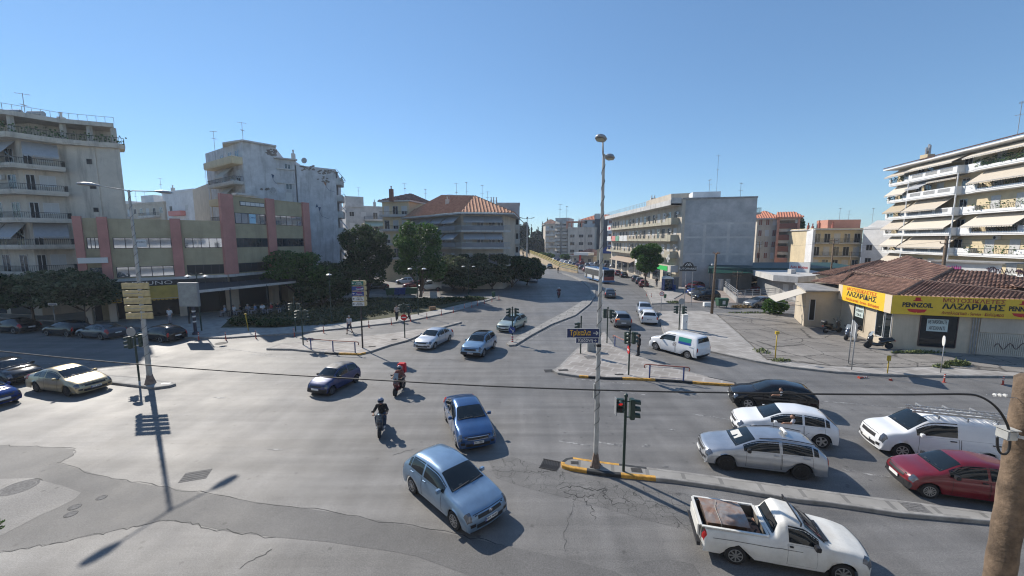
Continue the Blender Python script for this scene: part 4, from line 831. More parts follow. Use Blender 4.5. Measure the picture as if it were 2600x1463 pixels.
t, b, T = post(1678, 795, 744, .03, GALV, 'road_sign', 'round turn sign on the right pavement corner', 'road sign', .14); mb = MB(Matrix.Translation((T.x, T.y, T.z-.1))); mb.lathe([(.3, -.04), (.3, -.05), (.01, -.051)], 24, 'y'); o = mb.build('disc', SWHITE, t); mb = MB(Matrix.Translation((T.x, T.y-.055, T.z-.1))); vs = []
for i in range(25):
    a = 2*math.pi*i/24; vs += [(.3*math.cos(a), 0, .3*math.sin(a)), (.23*math.cos(a), 0, .23*math.sin(a))]
mb.add(vs, [(2*i, 2*i+1, 2*i+3, 2*i+2) for i in range(24)]); mb.tube([(-.1,0,-.1),(-.1,0,.05),(0,0,.12),(.1,0,.02)], .02, 5); mb.build('red_ring', SRED, o, fix=False)
t, b, T = post(413, 800, 778, .03, GALV, 'road_sign', 'round blue no stopping sign with a plate in front of the yellow awning', 'road sign', .14); b2 = G(413, 845, .14); 
mb = MB(); mb.lathe([(.3, -.04), (.3, -.05), (.01, -.051)], 20, 'y', (T.x, T.y, T.z-.1)); o = mb.build('disc', SWHITE, t); mb = MB(); mb.lathe([(.24, -.055), (.24, -.06), (.01, -.061)], 20, 'y', (T.x, T.y, T.z-.1)); mb.box(T.x-.4, T.x+.4, T.y-.05, T.y-.03, T.z-.85, T.z-.45); mb.build('blue_face', SBLUE, o)
t, b, T = post(143, 838, 775, .03, GALV, 'road_sign', 'street name plate on a thin post behind the dark parked cars', 'road sign', .14); mb = MB(); mb.box(T.x-.45, T.x+.45, T.y-.03, T.y, T.z-.02, T.z+.22); o = mb.build('plate', SWHITE, t); mb = MB(); mb.box(T.x-.36, T.x+.36, T.y-.036, T.y-.03, T.z+.06, T.z+.14); mb.build('lettering', SNAVY, o)
# two-legged sign seen edge on
a_, b_ = G(2154, 923, .16), G(2162, 939, .16); t = thing('notice_board', 'two-legged notice board seen nearly edge on before the scooters', 'sign', tuple(b_)); 
for p in (a_, b_): mb = MB(); mb.tube([p, p+Vector((0, 0, 3.3))], .035, 8); mb.build('leg', GALV, t, smooth=True)
d = (b_-a_).normalized(); nn = Vector((-d.y, d.x, 0)); mb = MB(); mb.prism([a_-d*.1+Vector((0,0,2.1))+nn*.05, b_+d*.1+Vector((0,0,2.1))+nn*.05, b_+d*.1+Vector((0,0,3.25))+nn*.05, a_-d*.1+Vector((0,0,3.25))+nn*.05], nn*.03); mb.build('panel', SIGNBACK, t); mb = MB(); mb.prism([a_+Vector((0,0,2.2))+nn*.082, b_+Vector((0,0,2.2))+nn*.082, b_+Vector((0,0,3.15))+nn*.082, a_+Vector((0,0,3.15))+nn*.082], nn*.004); mb.build('poster', SWHITE, t)
# utility pole and dealer sign
b = G(1807, 796, .16); t = thing('utility_pole', 'brown wooden utility pole standing in the right pavement', 'utility pole', tuple(b)); mb = MB(); mb.tube([b, b+Vector((.12, 0, 7.4))], [.17, .12], 10); mb.build('pole', WOOD, t, smooth=True); mb = MB()
for i in range(26):
    a = random.uniform(0, 6.28); p = b+Vector((.12, 0, 7.35)); mb.bar(p+Vector((math.cos(a)*.1, math.sin(a)*.1, random.uniform(0, .2))), p+Vector((math.cos(a+1)*.45, math.sin(a+1)*.45, random.uniform(.0, .35))), .03)
mb.build('twigs', mat('twigs', (.25, .15, .09), .9), t)
mb = MB(); mb.lathe([(.12, 0), (.14, .12), (.04, .22)], 10, c=(b.x-.3, b.y, 6.15)); mb.bar((b.x, b.y, 6.2), (b.x-.3, b.y, 6.2), .05); mb.build('lamp', SWHITE, t)
b = G(1739, 777, .05); H = at(1739, 682, b.y).z; t = thing('dealer_sign', 'dark oval-topped sign on two thin poles above the car park', 'sign', tuple(b))
for dx in (-.1, .85): mb = MB(); mb.tube([b+Vector((dx, 0, 0)), b+Vector((dx, 0, H-.3-b.z))], .05, 8); mb.build('leg', GALV, t)
mb = MB(); mb.box(b.x-.95, b.x+1.3, b.y-.1, b.y+.1, H-.35, H+.3); o = mb.build('board', mat('sign_black', (.012, .014, .02), .4), t); text('AUTOMARKET', face_M((b.x+.15, b.y-.102, H-.03), (1, 0, 0)), .4, SWHITE, o).location = (0, 0, 0)
o.children[0].data.transform(W[t].inverted())
mb = MB(); mb.prism([(b.x+.15+.75*math.cos(a), b.y-.1, H+.3+.6*math.sin(a)) for a in np.linspace(0, math.pi, 14)], (0, .2, 0)); o = mb.build('arch', mat('sign_black', (.012, .014, .02), .4), t); mb = MB(); [mb.bar((b.x+.15+x0_, b.y-.12, H+.36), (b.x+.15+x1_, b.y-.12, H+.72), .02, .08) for x0_, x1_ in ((-.45, -.12), (.15, -.12), (-.1, .2), (.42, .2))]; mb.build('emblem', SWHITE, o)
# cabinets, bins, kiosk, block
def cabinet(px, py, w, d, h, m, name, label, cat, z=.14, rz=0):
    b = G(px, py, z); t = thing(name, label, cat, tuple(b), rz); mb = MB(); mb.box(-w/2, w/2, -d/2, d/2, .0, h); mb.build('body', m, t, local=True, bevel=.02); mb = MB(); mb.box(-w/2+.06, w/2-.06, -d/2-.012, -d/2, .12, h-.12); o = mb.build('door', m, t, local=True, bevel=.004); mb = MB(); mb.box(w/2-.14, w/2-.1, -d/2-.03, -d/2-.012, h*.5, h*.5+.12); mb.build('handle', BLKPL, o, local=True)
    mb = MB(); mb.box(-w/2-.03, w/2+.03, -d/2-.03, d/2+.03, h, h+.05); mb.build('lid', m, t, local=True); return t
cabinet(1501, 891, .7, .4, .85, GREYP, 'street_cabinet', 'grey street cabinet on the right island behind the lamp post', 'cabinet'); cabinet(1737, 836, .48, .4, 1.5, WHITE, 'street_cabinet', 'tall white street cabinet beside the signal with the grey disc', 'cabinet'); cabinet(1101, 758, 1.0, .5, 1.0, GREYP, 'street_cabinet', 'low grey street cabinet at the back of the park lawn', 'cabinet')
b = G(1796, 778, .05); mb = MB(); mb.prism([(b.x-.55, b.y-.25, .05), (b.x+.5, b.y-.25, .05), (b.x+.48, b.y-.18, .62), (b.x-.5, b.y-.18, .62)], (0, .5, 0)); tag(mb.build('concrete_block', WHITE, bevel=.02), 'white concrete block on the ground left of the green dumpster', 'concrete block')
def dumpster(px, py, m, label, rz=0, group=None, z=.05):
    b = G(px, py, z); t = thing('dumpster', label, 'dumpster', tuple(b), rz, group); mb = MB(); mb.add([(-.6,-.4,.2),(.6,-.4,.2),(.6,.4,.2),(-.6,.4,.2),(-.72,-.5,1.1),(.72,-.5,1.1),(.72,.5,1.1),(-.72,.5,1.1)], [(0,3,2,1),(4,5,6,7),(0,1,5,4),(1,2,6,5),(2,3,7,6),(3,0,4,7)]); mb.build('body', m, t, local=True, bevel=.03)
    mb = MB(); vs = []
    for i in range(7):
        a = math.pi*i/6; vs += [(-.74, -.52*math.cos(a), 1.1+.2*math.sin(a)), (.74, -.52*math.cos(a), 1.1+.2*math.sin(a))]
    mb.add(vs, [(2*i, 2*i+1, 2*i+3, 2*i+2) for i in range(6)]+[tuple(range(0, 14, 2)), tuple(range(1, 14, 2))]); mb.build('lid', m, t, local=True)
    for x in (-.5, .5):
        for y in (-.3, .3): mb = MB(); mb.lathe([(.1, -.03), (.1, .03)], 10, 'x', (x, y, .1)); mb.build('wheel', RUB, t, local=True)
    return t
DG = mat('dumpster_green', (.03, .09, .05), .6, noise=(3, .3)); DB = mat('dumpster_blue', (.02, .05, .2), .6, noise=(3, .3))
t = dumpster(1832, 780, DG, 'green dumpster with a white notice beside the brown utility pole'); mb = MB(); mb.box(-.15, .25, -.49, -.47, .45, .95); mb.build('notice', SWHITE, t, local=True)
for i, (px, m_, l) in enumerate([(992, DG, 'leftmost of the dumpsters behind the park lawn'), (1006, DB, 'left blue dumpster behind the park lawn'), (1020, DB, 'right blue dumpster behind the park lawn'), (1034, DG, 'green dumpster right of the blue ones behind the lawn'), (1049, DG, 'rightmost green dumpster beside the tall green tree')]): dumpster(px, 751-i*.5, m_, l, .1, 'dumpsters behind the park lawn', .14)
b = G(1688, 764, .14); t = thing('litter_bin', 'small green litter bin on a post on the right pavement', 'bin', tuple(b)); mb = MB(); mb.lathe([(.17, .45), (.22, .95), (.2, 1.0)], 12); mb.build('bucket', DG, t, local=True); mb = MB(); mb.tube([(0, 0, 0), (0, 0, .5)], .04, 6); mb.build('post', GALV, t, local=True)
b = G(1253, 759, .14); t = thing('litter_bin', 'green litter bin at the far end of the left kerb', 'bin', tuple(b)); mb = MB(); mb.lathe([(.2, .3), (.28, 1.0), (.24, 1.1)], 12); mb.build('bucket', DG, t, local=True); mb = MB(); mb.tube([(0, 0, 0), (0, 0, .4)], .05, 6); mb.build('post', GALV, t, local=True)
b = G(1694, 737, .14); t = thing('kiosk', 'blue kiosk with a rounded pale roof under the round tree', 'kiosk', tuple(b)); mb = MB(); mb.box(-.85, -.75, -.6, .6, 0, 2.1); mb.box(.75, .85, -.6, .6, 0, 2.1); mb.box(-.75, .75, .5, .6, 0, 2.1); mb.build('frame', BLUEP, t, local=True); mb = MB(); vs = []
for i in range(9):
    a = math.pi*i/8; vs += [(.9*math.cos(a), -.65, 2.1+.5*math.sin(a)), (.9*math.cos(a), .65, 2.1+.5*math.sin(a))]
mb.add(vs, [(2*i, 2*i+1, 2*i+3, 2*i+2) for i in range(8)]+[tuple(range(0, 18, 2))]); mb.build('roof', SWHITE, t, local=True); mb = MB(); mb.box(-.7, .7, -.45, -.4, .5, 2.0); mb.build('window', GLASSB, t, local=True); mb = MB(); mb.box(.95, 1.35, -.5, .2, 0, 1.0); mb.build('counter', BLUEP, t, local=True)
b = G(1716, 733, .14); t = thing('poster_pillar', 'square pillar covered in torn posters beside the blue kiosk', 'pillar', tuple(b)); mb = MB(); mb.box(-.35, .35, -.35, .35, 0, 2.1); mb.build('shaft', mat('torn_posters', (.5, .48, .45), .8, noise=(3, .5), c2=(.15, .13, .12)), t, local=True); mb = MB(); mb.box(-.42, .42, -.42, .42, 2.1, 2.2); mb.build('cap', KERB, t, local=True)
b = G(497, 849, .14); t = thing('advert_pillar', 'tall advertising panel on a dark banded pillar before the cafe', 'advertising panel', tuple(b)); mb = MB(); mb.lathe([(.3, 0), (.28, .15), (.14, .3), (.12, 3.0)], 12); mb.build('pillar', RAILP, t, local=True, smooth=40); mb = MB(); [mb.lathe([(.15, z), (.15, z+.14)], 12) for z in (1.2, 1.7, 2.2)]; mb.build('band', SWHITE, t, local=True)
mb = MB(); mb.box(-1.2, .7, -.15, .1, 2.75, 5.05); o = mb.build('panel', SIGNBACK, t, local=True, bevel=.03); mb = MB(); mb.box(-1.08, .6, -.17, -.15, 2.85, 4.95); mb.build('poster', mat('blank_poster', (.33, .33, .3), .7, noise=(2, .2)), o, local=True)
# --- foreground wooden pole, electric box and cable
pb = Vector((6.08, 4.5, 0)); t = thing('utility_pole', 'weathered wooden pole at the right edge of the photo', 'utility pole', (pb.x, pb.y, 0)); mb = MB(); prof = []
NP = 60
for i in range(NP+1): prof.append((.15-.025*i/NP+.004*math.sin(i*1.7), 7.62*i/NP))
mb.lathe(prof+[(.09, 7.66), (.02, 7.67)], 20, c=(pb.x, pb.y, 0)); mb.build('pole', WOOD, t, smooth=50)
bx = thing('electric_box', 'grey electric box bracketed to the wooden pole', 'electric box', (5.86, 4.45, 6.93)); mb = MB(); mb.box(-.075, .045, -.06, .08, -.03, .09); mb.build('case', mat('grey_box', (.42, .42, .4), .6, noise=(5, .15)), bx, local=True, bevel=.012); mb = MB(); mb.box(-.085, .055, -.07, .09, .09, .1); mb.build('lid', mat('grey_box', (.4,)*3, .6), bx, local=True); mb = MB(); mb.bar((-.02, -.1, .05), (.2, -.12, -.0), .012, .035); mb.build('bracket', GALV, bx, local=True)
cb_ = thing('overhead_cable', 'thick black cable crossing the whole junction and looping down at the wooden pole', 'cable', (5.7, 4.6, 7.45)); pts = []
A0, A1 = at(-260, 865, 9.6), at(2410, 1001, 4.7)
for px, py in [(-260,862),(0,892),(300,921),(600,944),(900,962),(1150,976),(1300,983),(1500,990),(1700,995),(1900,998),(2100,1001),(2300,1002),(2440,1001),(2490,1008),(2530,1035),(2556,1075),(2564,1110),(2562,1140),(2552,1153),(2540,1150),(2533,1135),(2532,1110)]:
    k = min(1, (px+260)/2700); pts.append(at(px, py, 9.6+(4.42-9.6)*k))
def smooth_pts(P, n=6):
    out = []
    for i in range(len(P)-1):
        p0, p1, p2, p3 = P[max(i-1, 0)], P[i], P[i+1], P[min(i+2, len(P)-1)]
        for j in range(n):
            t_ = j/n; out.append(.5*((2*p1)+(p2-p0)*t_+(2*p0-5*p1+4*p2-p3)*t_*t_+(3*p1-p0-3*p2+p3)*t_**3))
    return out+[P[-1]]
mb = MB(); mb.tube(smooth_pts(pts), .0125, 8); mb.build('cable', CABLE, cb_, smooth=True)
mb = MB(); a_ = at(2505, 1002, 4.5); b_ = at(2592, 1012, 4.5); mb.tube([a_, b_], .004, 5); mb.build('tie_wire', GALV, cb_)
for i in range(3): p = at(2527+i*13, 1003+i*.6, 4.5); mb = MB(); mb.lathe([(.006, -.014), (.02, -.012), (.02, .0), (.009, .004), (.016, .012)], 10, 'x', tuple(p)); mb.build('insulator', SWHITE, cb_)
# ================================================================ buildings
def hitF(F, px, py):
    """where the view ray of a photo point meets the facade plane -> (u along it, z)"""
    x, y = (px-1300)/F_PX, -(py-731.5)/F_PX; d = Vector((x, _ct+y*_st, -_st+y*_ct)); o = Vector((0, 0, CAM_H))
    n = (F.to_3x3() @ Vector((0, 1, 0))); a = F.translation; k = (a-o).dot(n)/d.dot(n); p = F.inverted() @ (o+d*k); return p.x, p.z
def off(F, d): return F @ Matrix.Translation((0, -d, 0))
STUC = lambda n, c, st=.3, sc=(.3, .26, .22): mat(n, c, .9, noise=(.5, .13), stain=(.9, st, sc))
CREAM = STUC('stucco_cream', (.54, .49, .42), .7, (.14, .12, .1)); BEIGE = STUC('stucco_beige', (.5, .44, .36), .5, (.3, .24, .19)); GREYW = mat('render_grey', (.42, .42, .42), .92, noise=(.45, .22), c2=(.52, .51, .5), stain=(.6, .35, (.3, .295, .29)))
WHITEW = STUC('stucco_white', (.66, .66, .66), .2, (.45, .44, .42)); YELW = STUC('stucco_yellow', (.6, .5, .33), .25, (.4, .33, .22)); OLIVE = STUC('stucco_olive', (.4, .345, .225), .45, (.2, .17, .12)); PINKW = STUC('stucco_pink', (.48, .225, .19), .45, (.34, .17, .15))
KITEW = mat('render_pale_blue_grey', (.5, .5, .51), .92, noise=(.6, .2), stain=(1.0, .8, (.2, .19, .185))); SLAB = STUC('balcony_concrete', (.5, .49, .47), .6, (.2, .19, .18)); ORAN = STUC('stucco_salmon', (.5, .24, .17), .2)
AWN = mat('awning_cream', (.5, .44, .36), .85, noise=(3, .06)); AWNG = mat('awning_grey', (.36, .37, .39), .85, noise=(3, .08)); AWNY = mat('awning_yellow', (.42, .27, .05), .8, noise=(1, .15)); RAILM = mat('railing_dark', (.03, .032, .035), .5); RAILL = mat('railing_light', (.35, .36, .37), .5)
TERRA = mat('terracotta', (.42, .19, .105), .9, noise=(1.5, .3), c2=(.52, .28, .17)); TERRAD = mat('terracotta_old', (.2, .1, .075), .95, noise=(1.2, .5), c2=(.33, .2, .15), stain=(.8, .5, (.12, .09, .075))); SHUT = mat('roller_shutter', (.5, .5, .49), .6); SHUTB = mat('shutter_brown', (.22, .09, .06), .6); ROOFC = mat('roof_concrete', (.27, .26, .25), .9, noise=(1, .3)); FRM = mat('window_frame_white', (.55, .55, .54), .5); FRMD = mat('window_frame_dark', (.05, .05, .055), .5); LEAFP = mat('balcony_plants', (.05, .1, .03), .9, noise=(4, .6))
def block(t, foot, h, m, z0=0, name='wall', roof=ROOFC, parapet=.0):
    P = [Vector((p[0], p[1], 0)) for p in foot]; n = len(P); mb = MB()
    mb.add([(p.x, p.y, z0) for p in P]+[(p.x, p.y, h) for p in P], [(i, (i+1) % n, n+(i+1) % n, n+i) for i in range(n)]+[tuple(range(n, 2*n))]); o = mb.build(name, m, t)
    if parapet:
        mb = MB()
        for i in range(n): mb.bar((P[i].x, P[i].y, h+parapet/2), (P[(i+1) % n].x, P[(i+1) % n].y, h+parapet/2), .2, parapet)
        mb.build('parapet', m, t)
    return o
def win(t, F, u0, u1, z0, z1, kind='glass', fm=None, n=2, d=0.0):
    fm = fm or FRM; mb = MB(F); w_ = .06; y = -.05-d
    for a in ((u0, u0+w_, z0, z1), (u1-w_, u1, z0, z1), (u0, u1, z0, z0+w_), (u0, u1, z1-w_, z1)): mb.box(a[0], a[1], y, .02-d, a[2], a[3])
    for i in range(1, n): x = u0+(u1-u0)*i/n; mb.box(x-.03, x+.03, y+.005, .02-d, z0, z1)
    o = mb.build('window' if z1-z0 < 1.75 else 'balcony_door', fm, t); mb = MB(F)
    if kind == 'shutter':
        mb.box(u0+w_, u1-w_, -.03-d, .01-d, z0+w_, z1-w_); mb.build('shutter', SHUT, o)
    elif kind == 'brown': mb.box(u0+w_, u1-w_, -.03-d, .01-d, z0+w_, z1-w_); mb.build('shutter', SHUTB, o)
    elif kind == 'mirror': mb.box(u0+w_, u1-w_, -.02-d, .012-d, z0+w_, z1-w_); mb.build('pane', MIRG, o)
    elif kind == 'half':
        zm = z0+(z1-z0)*.45; mb.box(u0+w_, u1-w_, -.03-d, .01-d, zm, z1-w_); mb.build('shutter', SHUT, o); mb = MB(F); mb.box(u0+w_, u1-w_, -.02-d, .012-d, z0+w_, zm); mb.build('pane', GLASSB, o)
    else: mb.box(u0+w_, u1-w_, -.02-d, .012-d, z0+w_, z1-w_); mb.build('pane', GLASSB if kind == 'glass' else DARK, o)
    return o
def winpx(t, F, r, kind='glass', fm=None, n=2):
    (x0, y0, x1, y1) = r; u0, _ = hitF(F, x0, (y0+y1)/2); u1, _ = hitF(F, x1, (y0+y1)/2); _, z1 = hitF(F, (x0+x1)/2, y0); _, z0 = hitF(F, (x0+x1)/2, y1); return win(t, F, u0, u1, z0, z1, kind, fm, n)
def balcony(t, outer, inner, z, m=SLAB, par=.35, ph=.95, rail=RAILM, th=.22, pm=None, bars=.22, blocks=(), name='balcony', plants=0):
    """outer/inner: world xy runs (left to right); solid parapet up to par, railing up to ph"""
    P = [Vector((*p, 0)) for p in outer]; I = [Vector((*p, 0)) for p in inner]; ring = P+I[::-1]; n = len(ring); mb = MB()
    mb.add([(p.x, p.y, z-th) for p in ring]+[(p.x, p.y, z) for p in ring], [(i, (i+1) % n, n+(i+1) % n, n+i) for i in range(n)]+[tuple(range(n)), tuple(range(n, 2*n))])
    run = [I[0]]+P+[I[-1]]
    if par > 0:
        for i, (a, b) in enumerate(zip(run, run[1:])): mb.bar(a+Vector((0, 0, z+par/2-.02+.002*i)), b+Vector((0, 0, z+par/2-.02+.002*i)), .12, par+.04)
    for a, b in zip(P, P[1:]):
        for k in blocks: c0, c1 = a.lerp(b, k[0]), a.lerp(b, k[1]); mb.bar(c0+Vector((0, 0, z+ph/2)), c1+Vector((0, 0, z+ph/2)), .14, ph)
    o = mb.build(name, m, t)
    if rail and ph > par+.1:
        mb = MB()
        for a, b in zip(run, run[1:]):
            L = (b-a).length; mb.bar(a+Vector((0, 0, z+ph)), b+Vector((0, 0, z+ph)), .05)
            if par < .1: mb.bar(a+Vector((0, 0, z+.12)), b+Vector((0, 0, z+.12)), .03)
            k = max(1, int(L/bars))
            for i in range(k+1): p = a.lerp(b, i/k); mb.bar(p+Vector((0, 0, z+par)), p+Vector((0, 0, z+ph)), .022)
        mb.build('railing', rail, o)
    if plants:
        rr = random.Random(int(z*10)+plants); mb = MB()
        for a, b in zip(P, P[1:]):
            for _ in range(int((b-a).length*14*plants)):
                c = a.lerp(b, rr.random())+Vector((rr.uniform(-.25, .25), rr.uniform(-.25, .25), z+rr.uniform(.3, 1.35))); d1 = Vector((rr.uniform(-1, 1), rr.uniform(-1, 1), rr.uniform(-1, 1))).normalized()*.13; d2 = d1.orthogonal().normalized()*.11
                mb.add([c-d1, c+d2, c+d1, c-d2], [(0, 1, 2, 3)])
        mb.build('plants', LEAFP, o, fix=False)['kind'] = 'stuff'
    return o
def fbalc(t, F, u0, u1, z, out=1.3, **k):
    W2 = lambda u, y: tuple((F @ Vector((u, y, 0)))[:2]); return balcony(t, [W2(u0, -out), W2(u1, -out)], [W2(u0, 0), W2(u1, 0)], z, **k)
def awning(t, F, u0, u1, z, drop=1.1, out=1.5, m=AWN, d0=0.0, arms=True):
    mb = MB(F); y0, y1 = -d0, -d0-out; mb.prism([(u0, y0, z), (u1, y0, z), (u1, y1, z-drop), (u0, y1, z-drop)], (0, 0, .03)); n = max(2, int((u1-u0)/.35))
    for i in range(n): a = u0+(u1-u0)*i/n; b = u0+(u1-u0)*(i+1)/n; mb.add([(a, y1, z-drop+.02), (b, y1, z-drop+.02), (b-.03, y1-.01, z-drop-.16), ((a+b)/2, y1-.01, z-drop-.22), (a+.03, y1-.01, z-drop-.16)], [(0, 1, 2, 3, 4)])
    o = mb.build('awning', m, t)
    if arms:
        mb = MB(F); [mb.bar((u, y0, z-drop*1.15), (u, y1, z-drop), .035) for u in (u0+.05, u1-.05)]; mb.bar((u0, y1, z-drop), (u1, y1, z-drop), .05); mb.build('arm', RAILL, o)
    return o
def antenna(t, p, h=2.5, k=0, s=1.0):
    p = Vector(p); mb = MB(); mb.tube([p, p+Vector((0, 0, h))], .035*s, 5); a = k*.7
    for z, L in ((h*.97, 1.1), (h*.6, .8)):
        d = Vector((math.cos(a), math.sin(a), 0)); c = p+Vector((0, 0, z)); mb.bar(c-d*L*.6*s, c+d*L*.6*s, .035*s); e = Vector((-d.y, d.x, 0))
        for i in range(5): q = c+d*(-.5+.25*i)*L*s; mb.bar(q-e*.25*s, q+e*.25*s, .022*s)
        a += 1.2
    mb.build('antenna', RAILL, t)
def chimney(t, p, h=1.2, w=.6, m=None):
    p = Vector(p); mb = MB(); mb.box(p.x-w/2, p.x+w/2, p.y-w/2, p.y+w/2, p.z, p.z+h); mb.lathe([(.12, 0), (.12, .5), (.18, .52), (.18, .62)], 8, c=(p.x, p.y, p.z+h)); mb.build('chimney', m or SLAB, t)
def acunit(t, F, u, z, d=.0):
    mb = MB(F); mb.box(u-.4, u+.4, -.4-d, -.05-d, z, z+.55); o = mb.build('air_conditioner', FRM, t, bevel=.02); mb = MB(F); mb.lathe([(.2, -.41-d), (.2, -.415-d), (.01, -.416-d)], 12, 'y', (u-.1, 0, z+.28)); mb.build('fan', DARK, o)
def tiles(t, polyp, m=TERRA, pitch=.3, rows=0, name='roof'):
    """one plane of a tiled roof: first edge is the eave; raised ribs run up the slope, rows = step courses"""
    P = [Vector(p) for p in polyp]
    if len(P) == 4: P[3] = geometry.intersect_line_plane(P[3], P[3]+Vector((0, 0, 1)), P[0], (P[1]-P[0]).cross(P[2]-P[0]))
    e = (P[1]-P[0]).normalized(); nrm = (P[1]-P[0]).cross(P[-1]-P[0]).normalized(); nrm = nrm if nrm.z > 0 else -nrm; v = nrm.cross(e); v = v if v.z > 0 else -v
    q = [((p-P[0]).dot(e), (p-P[0]).dot(v)) for p in P]; mb = MB(); mb.poly(P)
    def spans(c, ax):
        s_ = []
        for i in range(len(q)):
            a, b = q[i], q[(i+1) % len(q)]
            if (a[ax]-c)*(b[ax]-c) < 0: s_.append(a[1-ax]+(b[1-ax]-a[1-ax])*(c-a[ax])/(b[ax]-a[ax]))
        return (min(s_), max(s_)) if len(s_) > 1 else None
    pt = lambda a, b, h: P[0]+e*a+v*b+nrm*h
    u = min(a for a, b in q)+pitch/2; um = max(a for a, b in q)
    while u < um and pitch:
        s_ = spans(u, 0)
        if s_ and s_[1]-s_[0] > .1: w_ = pitch*.3; mb.add([pt(u-w_, s_[0], .004), pt(u, s_[0], pitch*.28), pt(u+w_, s_[0], .004), pt(u-w_, s_[1], .004), pt(u, s_[1], pitch*.28), pt(u+w_, s_[1], .004)], [(0, 1, 4, 3), (1, 2, 5, 4), (0, 2, 1)])
        u += pitch
    if rows:
        b = rows; bm__ = max(y for x, y in q)
        while b < bm__:
            s_ = spans(b, 1)
            if s_ and s_[1]-s_[0] > .1: mb.add([pt(s_[0], b, .12), pt(s_[1], b, .12), pt(s_[1], b-.02, .0), pt(s_[0], b-.02, .0), pt(s_[0], b+rows*.8, .012), pt(s_[1], b+rows*.8, .012)], [(0, 1, 2, 3), (0, 1, 5, 4)])
            b += rows
    return mb.build(name, m, t, fix=False)
def CR(x0, y0, s): return lambda a, b, c=None, d=None: (x0+a/s, y0+b/s) if c is None else (x0+a/s, y0+b/s, x0+c/s, y0+d/s)
# ---------------- left apartment block
c1 = CR(0, 220, 3.0187); WA = [(-78, 51.5), (-57.0, 47.6), (-55.0, 50.0), (-49.4, 51.8)]
t = thing('apartment_building', 'tall cream apartment block with grey awnings at the left edge of the photo', 'building', (-57, 47.6, 0)); block(t, WA+[(-65.5, 68), (-82, 68)], 20.9, CREAM)
FL, FC, FR = frame(WA[0], WA[1]), frame(WA[1], WA[2]), frame(WA[2], WA[3]); out_ = [(-78, 50.0), (-56.2, 45.9), (-53.6, 49.1)]; in_ = [(-78, 51.5), (-57.0, 47.6), (-55.0, 50.0)]
for i, z in enumerate((5.3, 8.4, 11.5, 14.7, 17.6)): balcony(t, out_, in_, z, par=.3, bars=.16, m=CREAM)
balcony(t, [(-78, 50.0), (-56.2, 45.9), (-53.8, 49.3), (-49.2, 51.6), (-49.1, 52.2)], [(-78, 53.5), (-58.5, 50.2), (-56, 53), (-51.3, 54), (-50.9, 54)], 20.9, par=.35, ph=1.05, plants=1, m=CREAM)
block(t, [(-78, 53.5), (-58.5, 50.2), (-56, 53), (-51.8, 54), (-64.5, 66), (-80, 66)], 23.4, CREAM, 20.9, 'upper_wall'); mb = MB(); mb.prism([(-79, 50.6, 23.3), (-57.2, 46.6, 23.3), (-54.6, 50, 23.3), (-50, 52.0, 23.3), (-64.5, 67, 23.3), (-80, 67, 23.3)], (0, 0, .5)); mb.build('roof', CREAM, t)
for p in ((-61, 47.9), (-57.3, 47.4), (-54.9, 50.6), (-52.6, 51.5), (-50.4, 52.3)): mb = MB(); mb.box(p[0]-.2, p[0]+.2, p[1]-.2, p[1]+.2, 20.9, 23.3); mb.build('column', CREAM, t)
mb = MB(); RR = [(-79, 50.7), (-57.2, 46.7), (-54.6, 50.1), (-50, 52.1)]
for a, b in zip(RR, RR[1:]):
    mb.bar((*a, 24.5), (*b, 24.5), .04); [mb.bar((a[0]+(b[0]-a[0])*k/6, a[1]+(b[1]-a[1])*k/6, 23.8), (a[0]+(b[0]-a[0])*k/6, a[1]+(b[1]-a[1])*k/6, 24.5), .03) for k in range(7)]
mb.build('roof_railing', RAILL, t)
for i, z in enumerate((11.25, 20.6)): awning(t, FL, 14.3, 17.6, z, 1.7, 1.5, AWNG); awning(t, FL, 17.8, 20.9, z, 1.7, 1.5, AWNG); awning(t, FC, .2, 2.95, z, 1.6, 1.4, AWNG); awning(t, FL, 9, 14, z, 1.7, 1.5, AWNG)
for z in (5.3, 8.4, 11.5, 14.7, 17.6):
    for u in (5, 9, 13, 16.2, 19): win(t, FL, u, u+1.3, z+.05, z+2.2, 'glass' if u % 2 else 'shutter', FRM)
    win(t, FC, 1.2, 2.5, z+.9, z+2.2, 'shutter'); win(t, FC, .15, .9, z+.05, z+2.2, 'dark')
for z in (14.7,): acunit(t, FL, 17, z+1.6); acunit(t, FL, 18.3, z+1.6)
for r in ((665, 555, 705, 595), (690, 755, 738, 785), (718, 928, 756, 962)): winpx(t, FR, c1(*r), 'dark', FRMD, 1)
mb = MB(FR); u_, _ = hitF(FR, *c1(735, 600)); mb.box(u_-.12, u_+.12, -.12, 0, 5, 20.9); mb.build('drain_pipe', CREAM, t)
for (x, y) in ((-62.3, 52), (-60.2, 52.6)):
    mb = MB(); mb.tube([(x-.9, y, 25.1), (x+.9, y, 25.1)], .32, 12); mb.build('solar_tank', GALV, t, smooth=50); mb = MB(); mb.prism([(x-.8, y-1.4, 24), (x+.8, y-1.4, 24), (x+.8, y-.2, 24.9), (x-.8, y-.2, 24.9)], (0, 0, .08)); mb.build('solar_panel', GLASSB, t)
antenna(t, (-60.9, 52, 23.8), 3.6, 1); chimney(t, (-58.6, 54, 23.8), 1.3)
# ground floor shops
for u in range(0, 20, 4): mb = MB(FL); mb.box(u+.4, u+3.6, -.06, 0, .2, 3.4); mb.build('shop_window', GLASSB if u % 8 else DARK, t)
